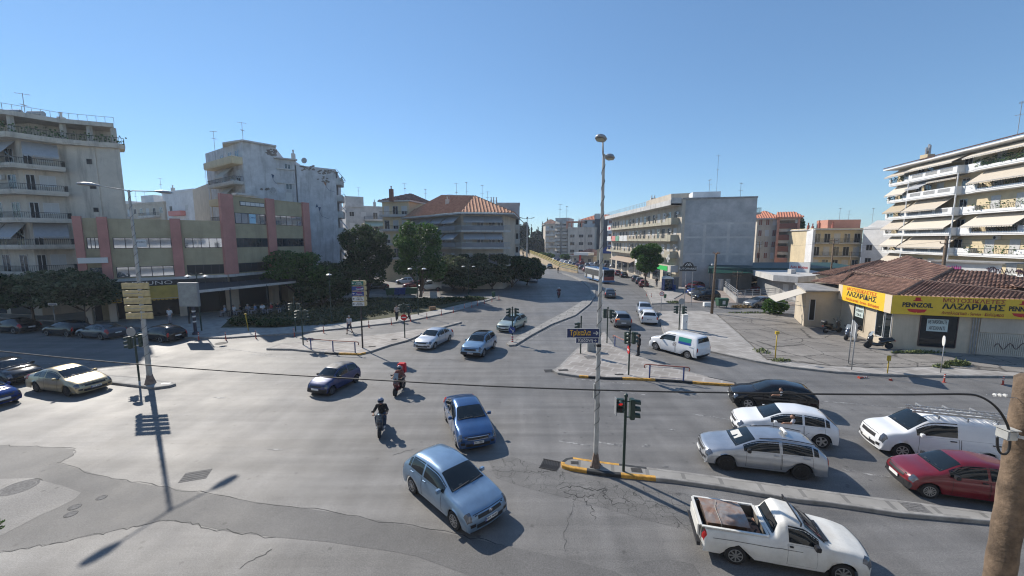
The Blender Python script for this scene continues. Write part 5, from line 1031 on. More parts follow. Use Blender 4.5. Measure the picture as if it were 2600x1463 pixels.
# ---------------- low olive and pink office building with the cafe
B0, B1, B2 = (-46.4, 42.8), (-36.0, 50.1), (-31.8, 62.3); c2 = CR(400, 320, 3.622); c3 = CR(0, 640, 5.152)
t = thing('office_building', 'low olive office building with pink pilasters and a cafe on its ground floor', 'building', (*B1, 0)); F1, F2 = frame(B0, B1), frame(B1, B2); L1, L2 = (Vector(B1)-Vector(B0)).length, (Vector(B2)-Vector(B1)).length
block(t, [B0, B1, (-44, 62), (-54, 55)], 11.6, OLIVE, 4.9); block(t, [B1, B2, (-40, 66), (-47.2, 65.6)], 14.75, OLIVE, 4.9, parapet=.12)
mb = MB(); [mb.box(0, 0, 0, 0, 0, 0)]; mb = MB(F1); mb.box(.3, L1, 1.6, 1.8, 0, 4.9); mb.build('shop_front', DARK, t); mb = MB(F2); mb.box(0, L2-.5, 1.6, 1.8, 0, 4.9); mb.build('shop_front', DARK, t)
block(t, [(-54, 55), (-52.5, 52), (-46.6, 44.6), (-46.0, 45)], 4.9, OLIVE, 0, 'side_wall'); block(t, [(-33.2, 58.5), (-31.9, 62.2), (-42, 66), (-43, 63)], 4.9, OLIVE, 0, 'side_wall')
mb = MB(F1); mb.box(-.2, L1+.05, -.35, 0, 4.62, 4.92); mb.build('ledge', SLAB, t); mb = MB(F2); mb.box(.0, L2+.2, -.35, 0, 4.62, 4.92); mb.build('ledge', SLAB, t)
pil = {1: [(196, 219), (257, 283), (440, 466)], 2: [(573, 599), (682, 702), (773, 789)]}
for k, F, zt in ((1, F1, 11.75), (2, F2, 14.95)):
    for a, b in pil[k]:
        u0, _ = hitF(F, a, 650); u1, _ = hitF(F, b, 650); mb = MB(F); mb.box(u0 if not (k == 2 and a < 580) else -.25, u1, -.3, .1, 4.94, zt); mb.build('pilaster', PINKW, t)
        mb = MB(F); mb.box(u0+.1 if not (k == 2 and a < 580) else 0, u1-.1, -.1, .6, 0, 4.6); mb.build('column', BEIGE, t)
def band(F, a, b, z0, z1, n, kinds=0):
    u0, _ = hitF(F, a, 640); u1, _ = hitF(F, b, 640); win(t, F, u0, u1, z0, z1, 'mirror' if (F is F1 and not (a > 450 and z0 < 6)) or z0 > 9 else ('glass' if F is F2 and z0 > 6 else 'dark'), FRMD, n)
for a, b, n in ((223, 255, 3), (290, 438, 5), (471, 573, 5)): band(F1, a, b, 8.3, 9.5, n, 0); band(F1, a, b, 5.05, 6.25, n, 0)
for a, b, n in ((603, 681, 5), (704, 772, 5)): band(F2, a, b, 11.35, 12.75, n, 0); band(F2, a, b, 8.3, 9.5, n, 0); band(F2, a, b, 5.05, 6.25, n, 0)
u0, z1 = hitF(F2, *c2(752, 680)); u1, z0 = hitF(F2, *c2(980, 745)); mb = MB(F2); mb.box(u0, u1, -.08, 0, z0-.1, z1-.15); o = mb.build('roof_sign', FRMD, t); mb = MB(F2); [mb.box(u0+.06+(u1-u0-.06)*i/5, u0+(u1-u0-.06)*(i+1)/5, -.1, -.08, z0-.02, z1-.22) for i in range(5)]; mb.build('sign_panel', SWHITE, o)
mb = MB(F2); mb.box(1.9, 5.0, -.4, .6, 15.0, 15.25); mb.build('roof_slab', SLAB, t)
u0, _ = hitF(F2, *c2(842, 860)); u1, _ = hitF(F2, *c2(900, 860)); mb = MB(F2); mb.box(u0, u1, -.07, -.055, 11.45, 12.65); o = mb.build('window_poster', mat('poster_light_blue', (.35, .6, .75), .5), t); text('CHRO', F2 @ Matrix.Translation(((u0+u1)/2, -.075, 12.2)) @ Matrix.Rotation(math.pi/2, 4, 'X'), .3, SBLUE, o).data.transform(W[t].inverted())
u0, _ = hitF(F1, 345, 612); mb = MB(F1); mb.box(u0, u0+.9, -.07, -.055, 8.45, 9.3); o = mb.build('window_poster', SWHITE, t); text('CHRO', F1 @ Matrix.Translation((u0+.45, -.075, 9.0)) @ Matrix.Rotation(math.pi/2, 4, 'X'), .26, BLKINK, o).data.transform(W[t].inverted())
mb = MB(F1); mb.box(-.1, 2.2, -.5, -.3, 6.75, 7.35); mb.build('wall_sign', SWHITE, t)
mb = MB(F1); mb.box(2.0, L1, -.5, -.36, 3.9, 4.6); o = mb.build('fascia', mat('fascia_black', (.018, .019, .022), .5), t); ub, _ = hitF(F1, 388, 708); tx = text('BRUNO', F1 @ Matrix.Translation((ub, -.51, 4.3)) @ Matrix.Rotation(math.pi/2, 4, 'X'), .62, SWHITE, o, width=3.5, bold=-.004); tx.data.transform(W[t].inverted())
mb = MB(F2); mb.box(0, L2, -.5, -.36, 3.9, 4.6); mb.build('fascia', mat('fascia_black', (.018,)*3, .5), t)
u0, _ = hitF(off(F1, 1.5), 318, 740); u1, _ = hitF(off(F1, 1.5), 470, 740); awning(t, F1, u0, u1, 3.95, 1.3, 1.5, AWNY, .5); awning(t, F1, 2.3, u0-.3, 3.9, 1.3, 1.3, AWNY, .5)
# cafe pergola
pg = thing('pergola', 'dark metal pergola with a grey canopy in front of the cafe', 'pergola', (*B1, 0)); ga, gb, gc, gd = (-38.3, 46.8), (-32.6, 58.0), (-29.4, 54.6), (-35.4, 42.9)
mb = MB(); mb.prism([(*ga, 4.0), (*gb, 4.0), (*gc, 3.55), (*gd, 3.55)], (0, 0, .08)); mb.build('canopy', mat('canopy_dark', (.05, .052, .06), .6), pg)
mb = MB(); [mb.bar((ga[0]+(gb[0]-ga[0])*i/14, ga[1]+(gb[1]-ga[1])*i/14, 4.15), (gd[0]+(gc[0]-gd[0])*i/14, gd[1]+(gc[1]-gd[1])*i/14, 3.7), .05) for i in range(15)]; mb.build('rafter', RAILM, pg)
for k in (0, .33, .66, 1): mb = MB(); p = (gd[0]+(gc[0]-gd[0])*k, gd[1]+(gc[1]-gd[1])*k); mb.box(p[0]-.06, p[0]+.06, p[1]-.06, p[1]+.06, .14, 3.6); mb.build('post', RAILM, pg)
mb = MB(); mb.bar((*gd, 3.55), (*gc, 3.55), .08, .3); mb.build('fascia', SLAB, pg)
# ---------------- tall block with a blank pale wall and kite mural
t = thing('apartment_building', 'tall block behind the offices with kites painted on its pale blank wall', 'building', (-43.3, 66, 0)); K = [(-43.3, 66), (-40.2, 69.8), (-38, 71.5), (-32.8, 76)]; G1, G2, G3 = frame(K[0], K[1]), frame(K[1], K[2]), frame(K[2], K[3]); GL = frame((-62, 80), K[0])
block(t, [(-56, 75), K[0], K[1], (-46, 84), (-56, 82)], 24.9, KITEW); block(t, [K[1], K[2], (-40, 80), (-46, 78)], 23.0, KITEW, name='recess_wall'); block(t, [(-37.8, 71.7), K[3], (-37, 88), (-46, 82)], 22.3, KITEW, name='east_wall'); block(t, [(-66, 84), (-55, 74.2), (-50, 84), (-58, 92)], 19.6, BEIGE, name='west_wall')
mb = MB(); mb.prism([(-47.5, 67.6, 24.9), (-42.9, 65.6, 24.9), (-39.8, 69.6, 24.9), (-46, 78, 24.9), (-52, 74, 24.9)], (0, 0, .25)); mb.build('roof', SLAB, t); mb = MB(G2); mb.box(-.3, 3.2, -.6, 2, 23.0, 23.2); mb.build('roof', SLAB, t); chimney(t, (-38.6, 72.5, 23.2), 1.2, .5)
for r in ((1167, 350, 1224, 405), (1180, 530, 1238, 585)): winpx(t, G2, c2(*r), 'glass', FRM, 2)
winpx(t, G2, c2(1178, 612, 1240, 700), 'shutter', SLAB, 1); mb = MB(G2); [mb.box(0, 2.8, -.25, 0, z, z+.18) for z in (12.4, 15.6, 18.9, 21.3)]; mb.build('ledge', SLAB, t)
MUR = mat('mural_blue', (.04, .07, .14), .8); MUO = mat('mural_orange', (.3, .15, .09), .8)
for F, kk, pts in ((G1, 0, [(1045, 440), (1072, 452), (1062, 492)]), (G3, 1, [(1522, 512), (1553, 520), (1550, 556)]), (G3, 0, [(1452, 750), (1466, 712), (1476, 745)]), (G3, 0, [(1476, 745), (1502, 748), (1492, 790)])):
    mb = MB(F); q = [hitF(F, *c2(*p)) for p in pts]; mb.prism([(a, -.004, b) for a, b in q], (0, .003, 0)); mb.build('mural_kite', MUO if kk else MUR, t, fix=False)
    tail = {1045: [(1062, 492), (1085, 525), (1135, 550)], 1522: [(1550, 556), (1575, 590), (1635, 610)], 1476: [(1492, 790), (1510, 830), (1580, 857)]}.get(pts[0][0])
    if tail: mb = MB(F); q = [hitF(F, *c2(*p)) for p in tail]; mb.tube([(a, -.01, b) for a, b in q], .03, 4); mb.build('mural_tail', MUR, t)
PEEL = mat('peeled_plaster', (.2, .17, .15), .95, noise=(3, .5)); rr = random.Random(3)
for F, cx_, cy_, n_, w_, h_ in ((G1, 1040, 245, 26, 60, 28), (G3, 1380, 390, 16, 60, 26), (G3, 1560, 425, 20, 95, 16), (G3, 1520, 490, 12, 50, 28), (G1, 1000, 580, 10, 60, 10)):
    mb = MB(F)
    for i in range(n_):
        a = c2(cx_+rr.uniform(-w_, w_), cy_+rr.uniform(-h_, h_)+(cx_ > 1300)*(0)); pts = []
        for j in range(7): th = j*2*math.pi/7; q = hitF(F, a[0]+rr.uniform(1.2, 5)*math.cos(th)*1.3, a[1]+rr.uniform(1, 3.4)*math.sin(th)); pts.append((q[0], -.004-.0004*i, q[1]))
        mb.poly(pts)
    mb.build('peeled_patch', PEEL, t, fix=False)
GB = frame((-55.5, 74.6), K[0]); 
for i, z in enumerate((12.2, 15.3, 18.4, 21.6)):
    fbalc(t, GB, 4.0 if z < 20 else 3.0, 14.7, z, 1.5, m=YELW if i % 2 else SLAB, par=.9 if i % 2 else .3, ph=1.0)
    for u in (6, 9.4, 12.2): win(t, GB, u, u+1.4, z+.1, z+2.2, ['glass', 'shutter', 'half'][i % 3])
    if i in (1, 2): awning(t, GB, 8, 11.5, z+2.8, 1.7, 1.7, AWN, .2)
GE = frame(K[3], (-36, 86))
for i in range(6): z = 4.5+i*3.05; fbalc(t, GE, .1, 4.5, z, .9, m=SLAB, par=.95, ph=1.0, plants=1 if i == 5 else 0); awning(t, GE, .15, 4.3, z+2.8, 1.7, 1.3, AWNG)
for i, p in enumerate(((-52, 72, 24.9), (-44, 67.5, 25.1), (-58, 78.5, 19.6), (-57, 79, 19.6), (-60, 81, 19.6), (-55.5, 77, 19.6), (-61, 82, 19.6), (-63, 84, 19.6))): antenna(t, p, 3.2 if i < 2 else 4.2, i)
mb = MB(); [mb.lathe([(.5, 0), (.45, .08), (.02, .12)], 16, 'y', p) for p in ((-37.0, 73, 23.3), (-40, 68, 17.5))]; mb.build('satellite_dish', GALV, t)
# ---------------- generic balcony block used for the remaining houses
def flats(name, label, a, b, depth, z1, m, floors, bal=None, gaps=((.1, .9),), kind=('glass', 'shutter', 'half'), out=1.2, par=.3, aw=None, awm=AWN, wins=3, side=None, roof=None, roofm=TERRA, rail=RAILM, ww=1.3, wh=1.35, pm=SLAB, group=None, ph=.95, z0=0, frames=None, bars=.3):
    a, b = Vector(a), Vector(b); F = frame(a, b); L = (b-a).length; n = Vector((F[0][1], F[1][1])); t = thing(name, label, 'building', (a.x, a.y, 0), group=group); foot = [a, b, b+n*depth, a+n*depth]; block(t, foot, z1, m, z0)
    for i, z in enumerate(floors):
        for g0, g1 in (gaps if bal else ()): fbalc(t, F, L*g0, L*g1, z, out, m=pm, par=par, ph=ph, rail=rail, bars=bars)
        for k in range(wins):
            u = L*(k+.5)/wins; door = bal and any(L*g0 < u < L*g1 for g0, g1 in gaps); win(t, F, u-ww/2, u+ww/2, z+(.05 if door else .9), z+(2.2 if door else .9+wh), kind[(i*2+k) % len(kind)], frames)
        if aw and i in aw:
            for g0, g1 in gaps: awning(t, F, L*g0+.2, L*g1-.2, z+2.75, 1.3, out+.3, awm, .05)
    if side:
        for F2_, L2_ in ((frame(b, b+n*depth), depth), (frame(a+n*depth, a), depth)):
            for i, z in enumerate(floors):
                for k in range(side): u = L2_*(k+.5)/side; win(t, F2_, u-.6, u+.6, z+.9, z+2.2, kind[(i+k) % len(kind)], frames)
    if roof:
        e = .7; q = [F @ Vector(p) for p in ((-e, -e, z1), (L+e, -e, z1), (L+e, depth+e, z1), (-e, depth+e, z1))]; c0 = F @ Vector((min(L, depth)*.45, depth/2, z1+roof)); c1_ = F @ Vector((L-min(L, depth)*.45, depth/2, z1+roof))
        r_ = tiles(t, [q[0], q[1], c1_, c0], roofm, .6); tiles(t, [q[1], q[2], c1_], roofm, .6); tiles(t, [q[2], q[3], c0, c1_], roofm, .6); tiles(t, [q[3], q[0], c0], roofm, .6); mb = MB(); mb.prism([p-Vector((0, 0, .3)) for p in q], (0, 0, .28)); mb.build('eaves', SLAB, t)
    else: mb = MB(); [mb.bar(tuple(foot[i])+(z1+.2,), tuple(foot[(i+1) % 4])+(z1+.2,), .2, .5) for i in range(4)]; mb.build('parapet', m, t)
    return t, F, L
X = lambda px, Y: (px-1300)/1010*Y
t, F, L = flats('apartment_building', 'pale distant block with a small pink balcony seen over the low offices', (X(430, 100), 100), (X(508, 93), 93), 14, 20.5, WHITEW, (9, 12.1, 15.2), wins=2, kind=('dark', 'shutter')); fbalc(t, F, 4.5, 10.5, 15.2, .9, m=mat('pink_paint', (.6, .22, .2), .8), par=.9, rail=None); antenna(t, (X(420, 100), 101, 20.5), 4, 2); chimney(t, (X(458, 100), 100, 20.6), 1.4)
t, F, L = flats('apartment_building', 'small distant white building with roof clutter left of the pink balcony block', (X(320, 108), 108), (X(432, 99), 99), 12, 18.2, BEIGE, (9, 12, 15), bal=1, gaps=((.05, .3), (.55, .9)), wins=7, kind=('dark', 'glass', 'shutter')); mb = MB(F); mb.box(9, 15, 1, 5, 18.2, 20.6); mb.box(.5, 2.5, 1, 4, 18.2, 19.6); mb.build('roof_room', WHITEW, t); antenna(t, (X(355, 106), 107, 18.2), 4, 1); antenna(t, (X(378, 106), 107, 18.2), 3.6, 2)
t, F, L = flats('apartment_building', 'grey block with green awnings behind the tall dark tree', (X(884, 112), 112), (X(1000, 118), 118), 14, 18.4, GREYW, (5.6, 8.7, 11.8, 14.9), bal=1, gaps=((.38, .98),), wins=4, aw=(1, 2), awm=mat('awning_pale_green', (.3, .42, .38), .8), kind=('dark', 'shutter', 'glass')); mb = MB(F); mb.box(0, 4.8, -.3, 6, 18.4, 21.3); mb.build('roof_room', GREYW, t); antenna(t, (X(915, 112), 113, 21.3), 2.5, 1); chimney(t, (X(948, 112), 115, 18.5), 1.5)
t, F, L = flats('apartment_building', 'cream balcony block with a low tiled roof behind the two tall trees', (X(976, 90), 90), (X(1042, 88.5), 88.5), 14, 17.9, YELW, (5.2, 8.3, 11.4, 14.5), bal=1, gaps=((.0, .97),), wins=3, kind=('shutter', 'glass', 'half'), roof=2.2, roofm=TERRAD, out=1.3); chimney(t, (X(1000, 88), 88, 17.6), 2.6, .8, mat('brick_chimney', (.2, .1, .07), .9)); antenna(t, (X(1034, 92), 92, 19), 3, 1); antenna(t, (X(1080, 94), 96, 18.6), 2.6, 2)
# ---------------- block with the striped hip roof
C0, C1_, C2_ = (X(1030, 89), 89), (X(1173, 73), 73), (X(1296, 74.2), 74.2); t = thing('apartment_building', 'four storey block under a striped tiled hip roof in the middle distance', 'building', (*C1_, 0)); C3_ = (C2_[0]+1.5, 92); C4_ = (C0[0]+6, 103)
ins = lambda p, dx, dy: (p[0]+dx, p[1]+dy); W0, W1_, W2_ = ins(C0, 1.2, 1.0), ins(C1_, -.2, 1.6), ins(C2_, -1.3, 1.3); block(t, [W0, W1_, W2_, C3_, C4_], 14.0, BEIGE); FA, FB = frame(W0, W1_), frame(W1_, W2_); LA, LB = (Vector(W1_)-Vector(W0)).length, (Vector(W2_)-Vector(W1_)).length
for i, z in enumerate((4.7, 7.8, 10.9)):
    balcony(t, [C0, C1_, C2_], [W0, W1_, W2_], z, par=.12, ph=1.0, rail=AWNG if False else RAILL, bars=.12, m=SLAB)
    for u in (1.5, 4.7, 8, 10.5): win(t, FB, u*LB/12-.2, u*LB/12+1.0, z+.05, z+2.1, 'glass' if u > 2 else 'shutter')
    for k in range(6): win(t, FA, 1+k*LA/6.5, 2.2+k*LA/6.5, z+.05, z+2.1, ('glass', 'shutter')[k % 2])
    mb = MB(FB); mb.box(.1, LB-.1, -1.56, -1.52, z+.1, z+.9); mb.build('balcony_screen', mat('screen_grey', (.2, .205, .22), .6), t); mb = MB(FA); mb.box(.1, LA-.1, -1.35, -1.31, z+.1, z+.9); mb.build('balcony_screen', mat('screen_grey', (.2,)*3, .6), t)
for z in (10.9, 7.8): awning(t, FB, .4, 4.9*LB/9, z+2.8, 1.1, 1.5, AWNG); awning(t, FB, 5*LB/9, LB-.3, z+2.8, 1.1, 1.5, AWNG); [awning(t, FA, LA*k, LA*(k+.22), z+2.8, 1.2, 1.5, AWNG) for k in ((.02, .27, .52, .76) if z > 9 else (.5, .75))]
E0, E1, E2 = (C0[0]-.6, C0[1]-.5), (C1_[0]+.1, C1_[1]-.8), (C2_[0]+.7, C2_[1]-.6); ap = (X(1207, 82), 82, 18.1); rp = (X(1125, 97), 97, 16.9); E3 = (C3_[0]+.7, 93); tiles(t, [(*E1, 14.2), (*E2, 14.2), ap], TERRA, .62); tiles(t, [(*E0, 14.2), (*E1, 14.2), ap, rp], TERRA, .62); tiles(t, [(*E2, 14.2), (*E3, 14.2), ap], TERRA, .62); mb = MB(); mb.prism([(*E0, 13.9), (*E1, 13.9), (*E2, 13.9), (*E3, 13.9), (C4_[0], C4_[1], 13.9)], (0, 0, .28)); mb.build('eaves', SLAB, t)
chimney(t, (X(1139, 84), 84, 14.8), 2.8, .8, CREAM); [antenna(t, (X(px, 88), 88, 16.5), h, i) for i, (px, h) in enumerate(((1145, 2.6), (1162, 5), (1187, 5.2), (1226, 4.6), (1239, 3.2)))]
t, F, L = flats('apartment_building', 'narrow grey block with stacked balconies right of the hip roof', (X(1262, 89.5), 89.5), (X(1319, 89.5), 89.5), 14, 17.0, GREYW, (2.6, 5.6, 8.6, 11.7), bal=1, gaps=((.62, 1.0),), par=.9, wins=3, kind=('dark', 'brown'), out=1.0); [chimney(t, (X(px, 92), 92.5, 17.2), 1.1, .35) for px in (1248, 1254, 1261)]; S_ = frame((X(1319, 89.5), 89.5), (X(1320, 104), 104)); [awning(t, S_, 1, 5, z, 1.2, 1.4, AWN) for z in (8, 11, 14)]
# ---------------- far street on the left of the bus
t, F, L = flats('apartment_building', 'far striped balcony block beside the cypresses', (X(1384, 204), 204), (X(1416, 204), 204), 14, 17.5, BEIGE, (2.5, 5.5, 8.5, 11.5, 14.2), bal=1, gaps=((0, 1),), par=.9, wins=3, roof=2.5, roofm=TERRAD, bars=1.0)
t, F, L = flats('apartment_building', 'far narrow block with cream awnings beside the striped one', (X(1409, 180), 180), (X(1441, 178), 178), 12, 18.6, GREYW, (3, 6, 9, 12, 15), bal=1, gaps=((0, .45), (.55, 1)), aw=(0, 1, 2, 3, 4), par=.6, wins=2, bars=1.0); antenna(t, (X(1420, 178), 178, 19), 6, 1, 2); antenna(t, (X(1437, 178), 178, 19), 5, 2, 2)
t, F, L = flats('apartment_building', 'far plain grey block with an unfinished top floor', (X(1441, 172), 172), (X(1508, 168), 168), 15, 14.2, CREAM, (3, 6.2, 9.4), wins=3, kind=('glass', 'dark'), ww=2, bars=1.0); mb = MB(F); [mb.box(a, b, 0, .4, 14.2, 16.8) for a, b in ((-.8, -.3), (1.2, 1.7), (5.5, 6))]; mb.box(-1, 6.2, 0, 8, 16.8, 17.2); mb.build('roof_frame', ORAN, t); chimney(t, (X(1470, 172), 174, 14.4), 3.6)
t, F, L = flats('apartment_building', 'far white block with an orange roof and a dark stair tower', (X(1475, 176), 176), (X(1578, 172), 172), 14, 18.0, WHITEW, (3.2, 6.4, 9.6, 12.8, 15.4), wins=5, kind=('dark', 'brown'), roof=2.6, roofm=mat('terracotta_bright', (.5, .2, .12), .9)); mb = MB(F); mb.box(5.6, 11, -1.5, .2, 0, 18.2); mb.build('stair_tower', mat('dark_slate', (.05, .06, .075), .7), t); mb = MB(F); mb.box(5.4, 9.4, -.5, 3, 18.2, 20.6); mb.build('roof_room', SLAB, t)
t, F, L = flats('station_building', 'far petrol station shop with a tiled roof and a red column', (X(1452, 158), 158), (X(1506, 150), 150), 10, 3.4, BEIGE, (.0,), wins=3, kind=('dark',), roof=2.4, roofm=TERRAD); mb = MB(F); mb.box(4, 10.8, -3.5, 0, 3.6, 4.6); mb.build('canopy', SWHITE, t); mb = MB(F); mb.box(6.1, 6.7, -3, -2.4, 0, 3.6); mb.build('column', SRED, t)
# ---------------- long office block with the grey blank end wall
A_, Bn, Cn = (32.9, 132), (32.9, 78), (45.4, 75); t = thing('office_building', 'long five storey office block whose near end is one blank grey wall', 'building', (*Bn, 0)); FG, FS = frame(Bn, Cn), frame(A_, Bn); c5 = CR(1500, 400, 3.813); c6 = CR(1540, 540, 7.245)
block(t, [A_, Bn, Cn, (48, 128)], 17.0, GREYW); mb = MB(FS); LS = 54; mb.box(0, LS-.6, .02, .0, 3, 17); mb = MB(FS); mb.box(0, LS, -.06, 0, 0, 16.9); mb.build('facade', BEIGE, t); mb = MB(FS); mb.box(-1.5, LS-.4, -2.1, 0, 16.0, 16.3); mb.box(-1.5, LS-.4, -2.2, -2.05, 16.0, 17.0); mb.box(LS-.55, LS-.4, -2.1, 0, 16.0, 17.4); mb.build('cornice', SLAB, t)
mb = MB(FS); [mb.bar((u, -1.9, 17), (u, -1.9, 18), .05) for u in np.arange(0, 40, 1.2)]; mb.bar((0, -1.9, 18), (40, -1.9, 18), .06); mb.bar((0, -1.9, 17.5), (40, -1.9, 17.5), .04); mb.build('roof_railing', RAILL, t)
OLV = mat('balcony_olive', (.38, .35, .27), .85, noise=(1, .15))
for i, z in enumerate((6.0, 9.3, 12.6)):
    mb = MB(FS); mb.box(-.2, LS-1.2, -1.5, 0, z-.25, z); 
    for k in range(14): u = 1+k*3.85; mb.box(u, u+.45, -1.63, -1.42, z-.33, z+.95) 
    mb.box(-.2, LS-1.2, -1.6, -1.45, z-.3, z+.3); mb.box(LS-4.0, LS-1.21, -1.61, -1.44, z-.31, z+1.0); mb.box(LS-1.36, LS-1.19, -1.62, .0, z-.32, z+1.006); o = mb.build('balcony', OLV, t); mb = MB(FS); mb.bar((0, -1.5, z+.9), (LS-1.3, -1.5, z+.9), .05); [mb.bar((u, -1.5, z+.3), (u, -1.5, z+.9), .03) for u in np.arange(.3, LS-2, .6)]; mb.build('railing', RAILM, o)
    for k in range(17):
        u = .8+k*3.1; win(t, FS, u, u+1.5, z+.1, z+2.4, ('shutter', 'dark', 'glass', 'shutter', 'dark')[(k*2+i) % 5], FRM, d=.06)
        if k % 2 == i % 2 and k > 5: acunit(t, FS, u+2.2, z+1.6, .1)
for k in range(8): win(t, FS, 1+k*6.4, 5.6+k*6.4, .3, 3.3, 'glass', FRMD, 3, d=.06)
mb = MB(FS); mb.prism([(8, -2.6, 3.4), (30, -2.6, 3.4), (30, 0, 4.6), (8, 0, 4.6)], (0, 0, .1)); mb.build('shop_canopy', mat('canopy_tan', (.33, .26, .2), .8), t); mb = MB(FS); mb.box(30.5, 41, -1.6, -1.4, 3.0, 5.0); mb.build('shop_sign', SWHITE, t)
for i, (m_, u) in enumerate(((SWHITE, .3), (mat('banner_red', (.55, .2, .18), .7), 6.4), (mat('banner_green', (.12, .3, .2), .7), 11.0), (SWHITE, 15.5), (SWHITE, 19.5))): mb = MB(FS); mb.box(u, u+(4.4 if i else 5.2)*(1 if i < 2 else .8), -1.68, -1.62, 9.0, 10.5); mb.build('banner', m_, t)
mb = MB(FS); mb.box(.2, 5, -1.68, -1.62, 12.3, 13.9); o = mb.build('banner', SWHITE, t); mb = MB(FS); mb.box(1.8, 4.4, -1.7, -1.68, 12.6, 13.4); mb.build('lettering', SRED, o)
mb = MB(FS); mb.box(46.5, 52, -1.7, -1.55, 3.1, 4.0); mb.build('pharmacy_sign', mat('pharmacy_green', (.01, .35, .06), .5, emit=.25), t); mb = MB(FS); mb.box(52.1, 53.6, -1.6, 0, 2.9, 4.2); mb.build('sign_box', SLAB, t); mb = MB(FS); mb.box(51.6, 53.2, -1.75, -1.65, 5.4, 5.8); mb.box(52.2, 52.6, -1.75, -1.65, 4.8, 6.4); mb.build('cross_sign', SWHITE, t)
mb = MB(FG); PT = mat('plaster_band', (.5, .485, .46), .9, noise=(.6, .15))
for z in (12.2, 9.6, 6.4): mb.box(.3, 12.5, -.004, 0, z, z+.35)
for u in (3.9, 8.1): mb.box(u, u+.5, -.006, 0, 5, 12.2)
mb.build('plaster_band', PT, t); mb = MB(FG); mb.box(-.05, .5, -.1, 0, 0, 17.1); mb.build('corner_pier', BEIGE, t); mb = MB(FG); mb.box(-.1, 12.9, -.15, .25, 17.0, 17.3); mb.build('coping', ROOFC, t)
mb = MB(); mb.prism([(34.5, 88, 17), (43, 84, 17), (44, 98, 17), (34.5, 104, 17)], (0, 0, 2.2)); mb.build('roof_room', BEIGE, t); mb = MB(FG); mb.box(2.6, 7.8, 5, 9, 17, 18.9); mb.build('roof_room', WHITEW, t); antenna(t, (X(1808, 84), 84, 19), 7.6, 0, .8); antenna(t, (X(1790, 84), 84, 19), 2.6, 2); antenna(t, (X(1868, 84), 84, 17), 4, 1); [chimney(t, (X(px, 110), 110, 19), 1.6, .6) for px in (1648, 1655)]; fbalc(t, frame(Cn, (47, 85)), 1, 4, 14.3, 1.2, par=.1)
# bus shelter like shop left of the long block
t, F, L = flats('shop_building', 'low cream shop with a curved blue sign past the long office block', (X(1515, 142), 142), (X(1585, 136), 136), 10, 5.5, YELW, (.0,), wins=4, kind=('glass', 'dark'), ww=2); mb = MB(F); mb.prism([(5+3*math.cos(a), -.4, 4.6+2.6*math.sin(a)) for a in np.linspace(0, math.pi, 12)], (0, .3, 0)); o = mb.build('curved_sign', SBLUE, t)
# ---------------- orange framed block and white house on the right
t, F, L = flats('apartment_building', 'salmon framed block with brown shutters right of the grey blank wall', (X(1915, 112), 112), (X(1968, 110), 110), 14, 15.2, BEIGE, (3.2, 6.3, 9.4, 12.4), wins=3, kind=('brown', 'brown', 'shutter'), ww=.9, wh=1.7, roof=2.4, roofm=mat('terracotta_bright', (.5, .2, .12), .9))
F2b = frame((X(1966, 109), 109), (X(2010, 107), 107)); block(t, [(X(1966, 111), 111), (X(2010, 109), 109), (X(2020, 122), 122), (X(1972, 122), 122)], 15.0, BEIGE, name='east_wall'); L_ = 5.0
for z in (3.6, 6.7, 9.8, 12.8): mb = MB(F2b); mb.box(0, L_, -.3, 2, z-.5, z); mb.box(0, L_, -.2, -.1, z, z+.9); mb.build('balcony', ORAN if z < 4 else SHUTB, t); mb = MB(F2b); mb.box(.4, L_-.4, -.15, -.1, z+1.7, z+2.5); mb.build('awning', AWN, t)
for u in (0, L_-.5): mb = MB(F2b); mb.box(u-.1, u+.45, -.45, 0, 0, 15); mb.build('pier', ORAN, t)
mb = MB(F2b); mb.box(-.5, L_+.5, -.8, 8, 15.0, 15.3); mb.build('eaves', ORAN, t); tiles(t, [F2b @ Vector((-.8, -1, 15.3)), F2b @ Vector((L_+.8, -1, 15.3)), F2b @ Vector((L_-1, 5, 17)), F2b @ Vector((0, 5, 17))], mat('terracotta_bright', (.5,)*3), .6)
c7 = CR(2000, 240, 3.15); t, F, L = flats('apartment_building', 'white three storey house with cream balcony fronts right of the salmon block', (X(2057, 96), 96), (X(2182, 94), 94), 13, 11.6, YELW, (2.4, 5.5, 8.6), bal=1, gaps=((.02, .98),), par=.05, wins=5, kind=('shutter', 'glass', 'dark'), out=1.3, bars=.25); F9 = frame((X(2021, 104), 104), (X(2057, 95.5), 95.5)); mb = MB(F9); mb.box(0, 9.3, -.1, .4, 0, 11.9); mb.build('side_wall', WHITEW, t); [winpx(t, off(F9, .1), c7(*r), 'glass') for r in ((80, 1122, 97, 1162), (127, 1118, 144, 1162), (70, 1222, 84, 1256), (115, 1222, 130, 1258), (110, 1310, 123, 1340))]
mb = MB(F); mb.box(-.3, L+.3, -1.5, 13, 11.6, 11.85); mb.build('roof', SLAB, t); [chimney(t, (X(px, 98), 98, 11.8), h, .4, RUSTR) for px, h in ((2044, 1), (2055, .8), (2071, 1.6), (2105, 1.2))]; mb = MB(F); mb.box(5, 12, 4, 9, 11.8, 14.2); mb.build('roof_room', ORAN, t); antenna(t, (X(2120, 99), 99, 14), 3, 1); antenna(t, (X(2143, 99), 99, 14), 2.4, 2)
t, F, L = flats('apartment_building', 'plain white gabled building between the white house and the big awning block', (X(2184, 92), 92), (X(2262, 86), 86), 12, 11.8, WHITEW, (3, 6), wins=2, kind=('dark',)); mb = MB(F); mb.prism([(0, .1, 11.8), (L, .1, 11.8), (L, .1, 13.4), (L*.4, .1, 13.6)], (0, 10, 0)); mb.build('gable', WHITEW, t); antenna(t, (X(2203, 92), 92, 13), 3.5, 1)
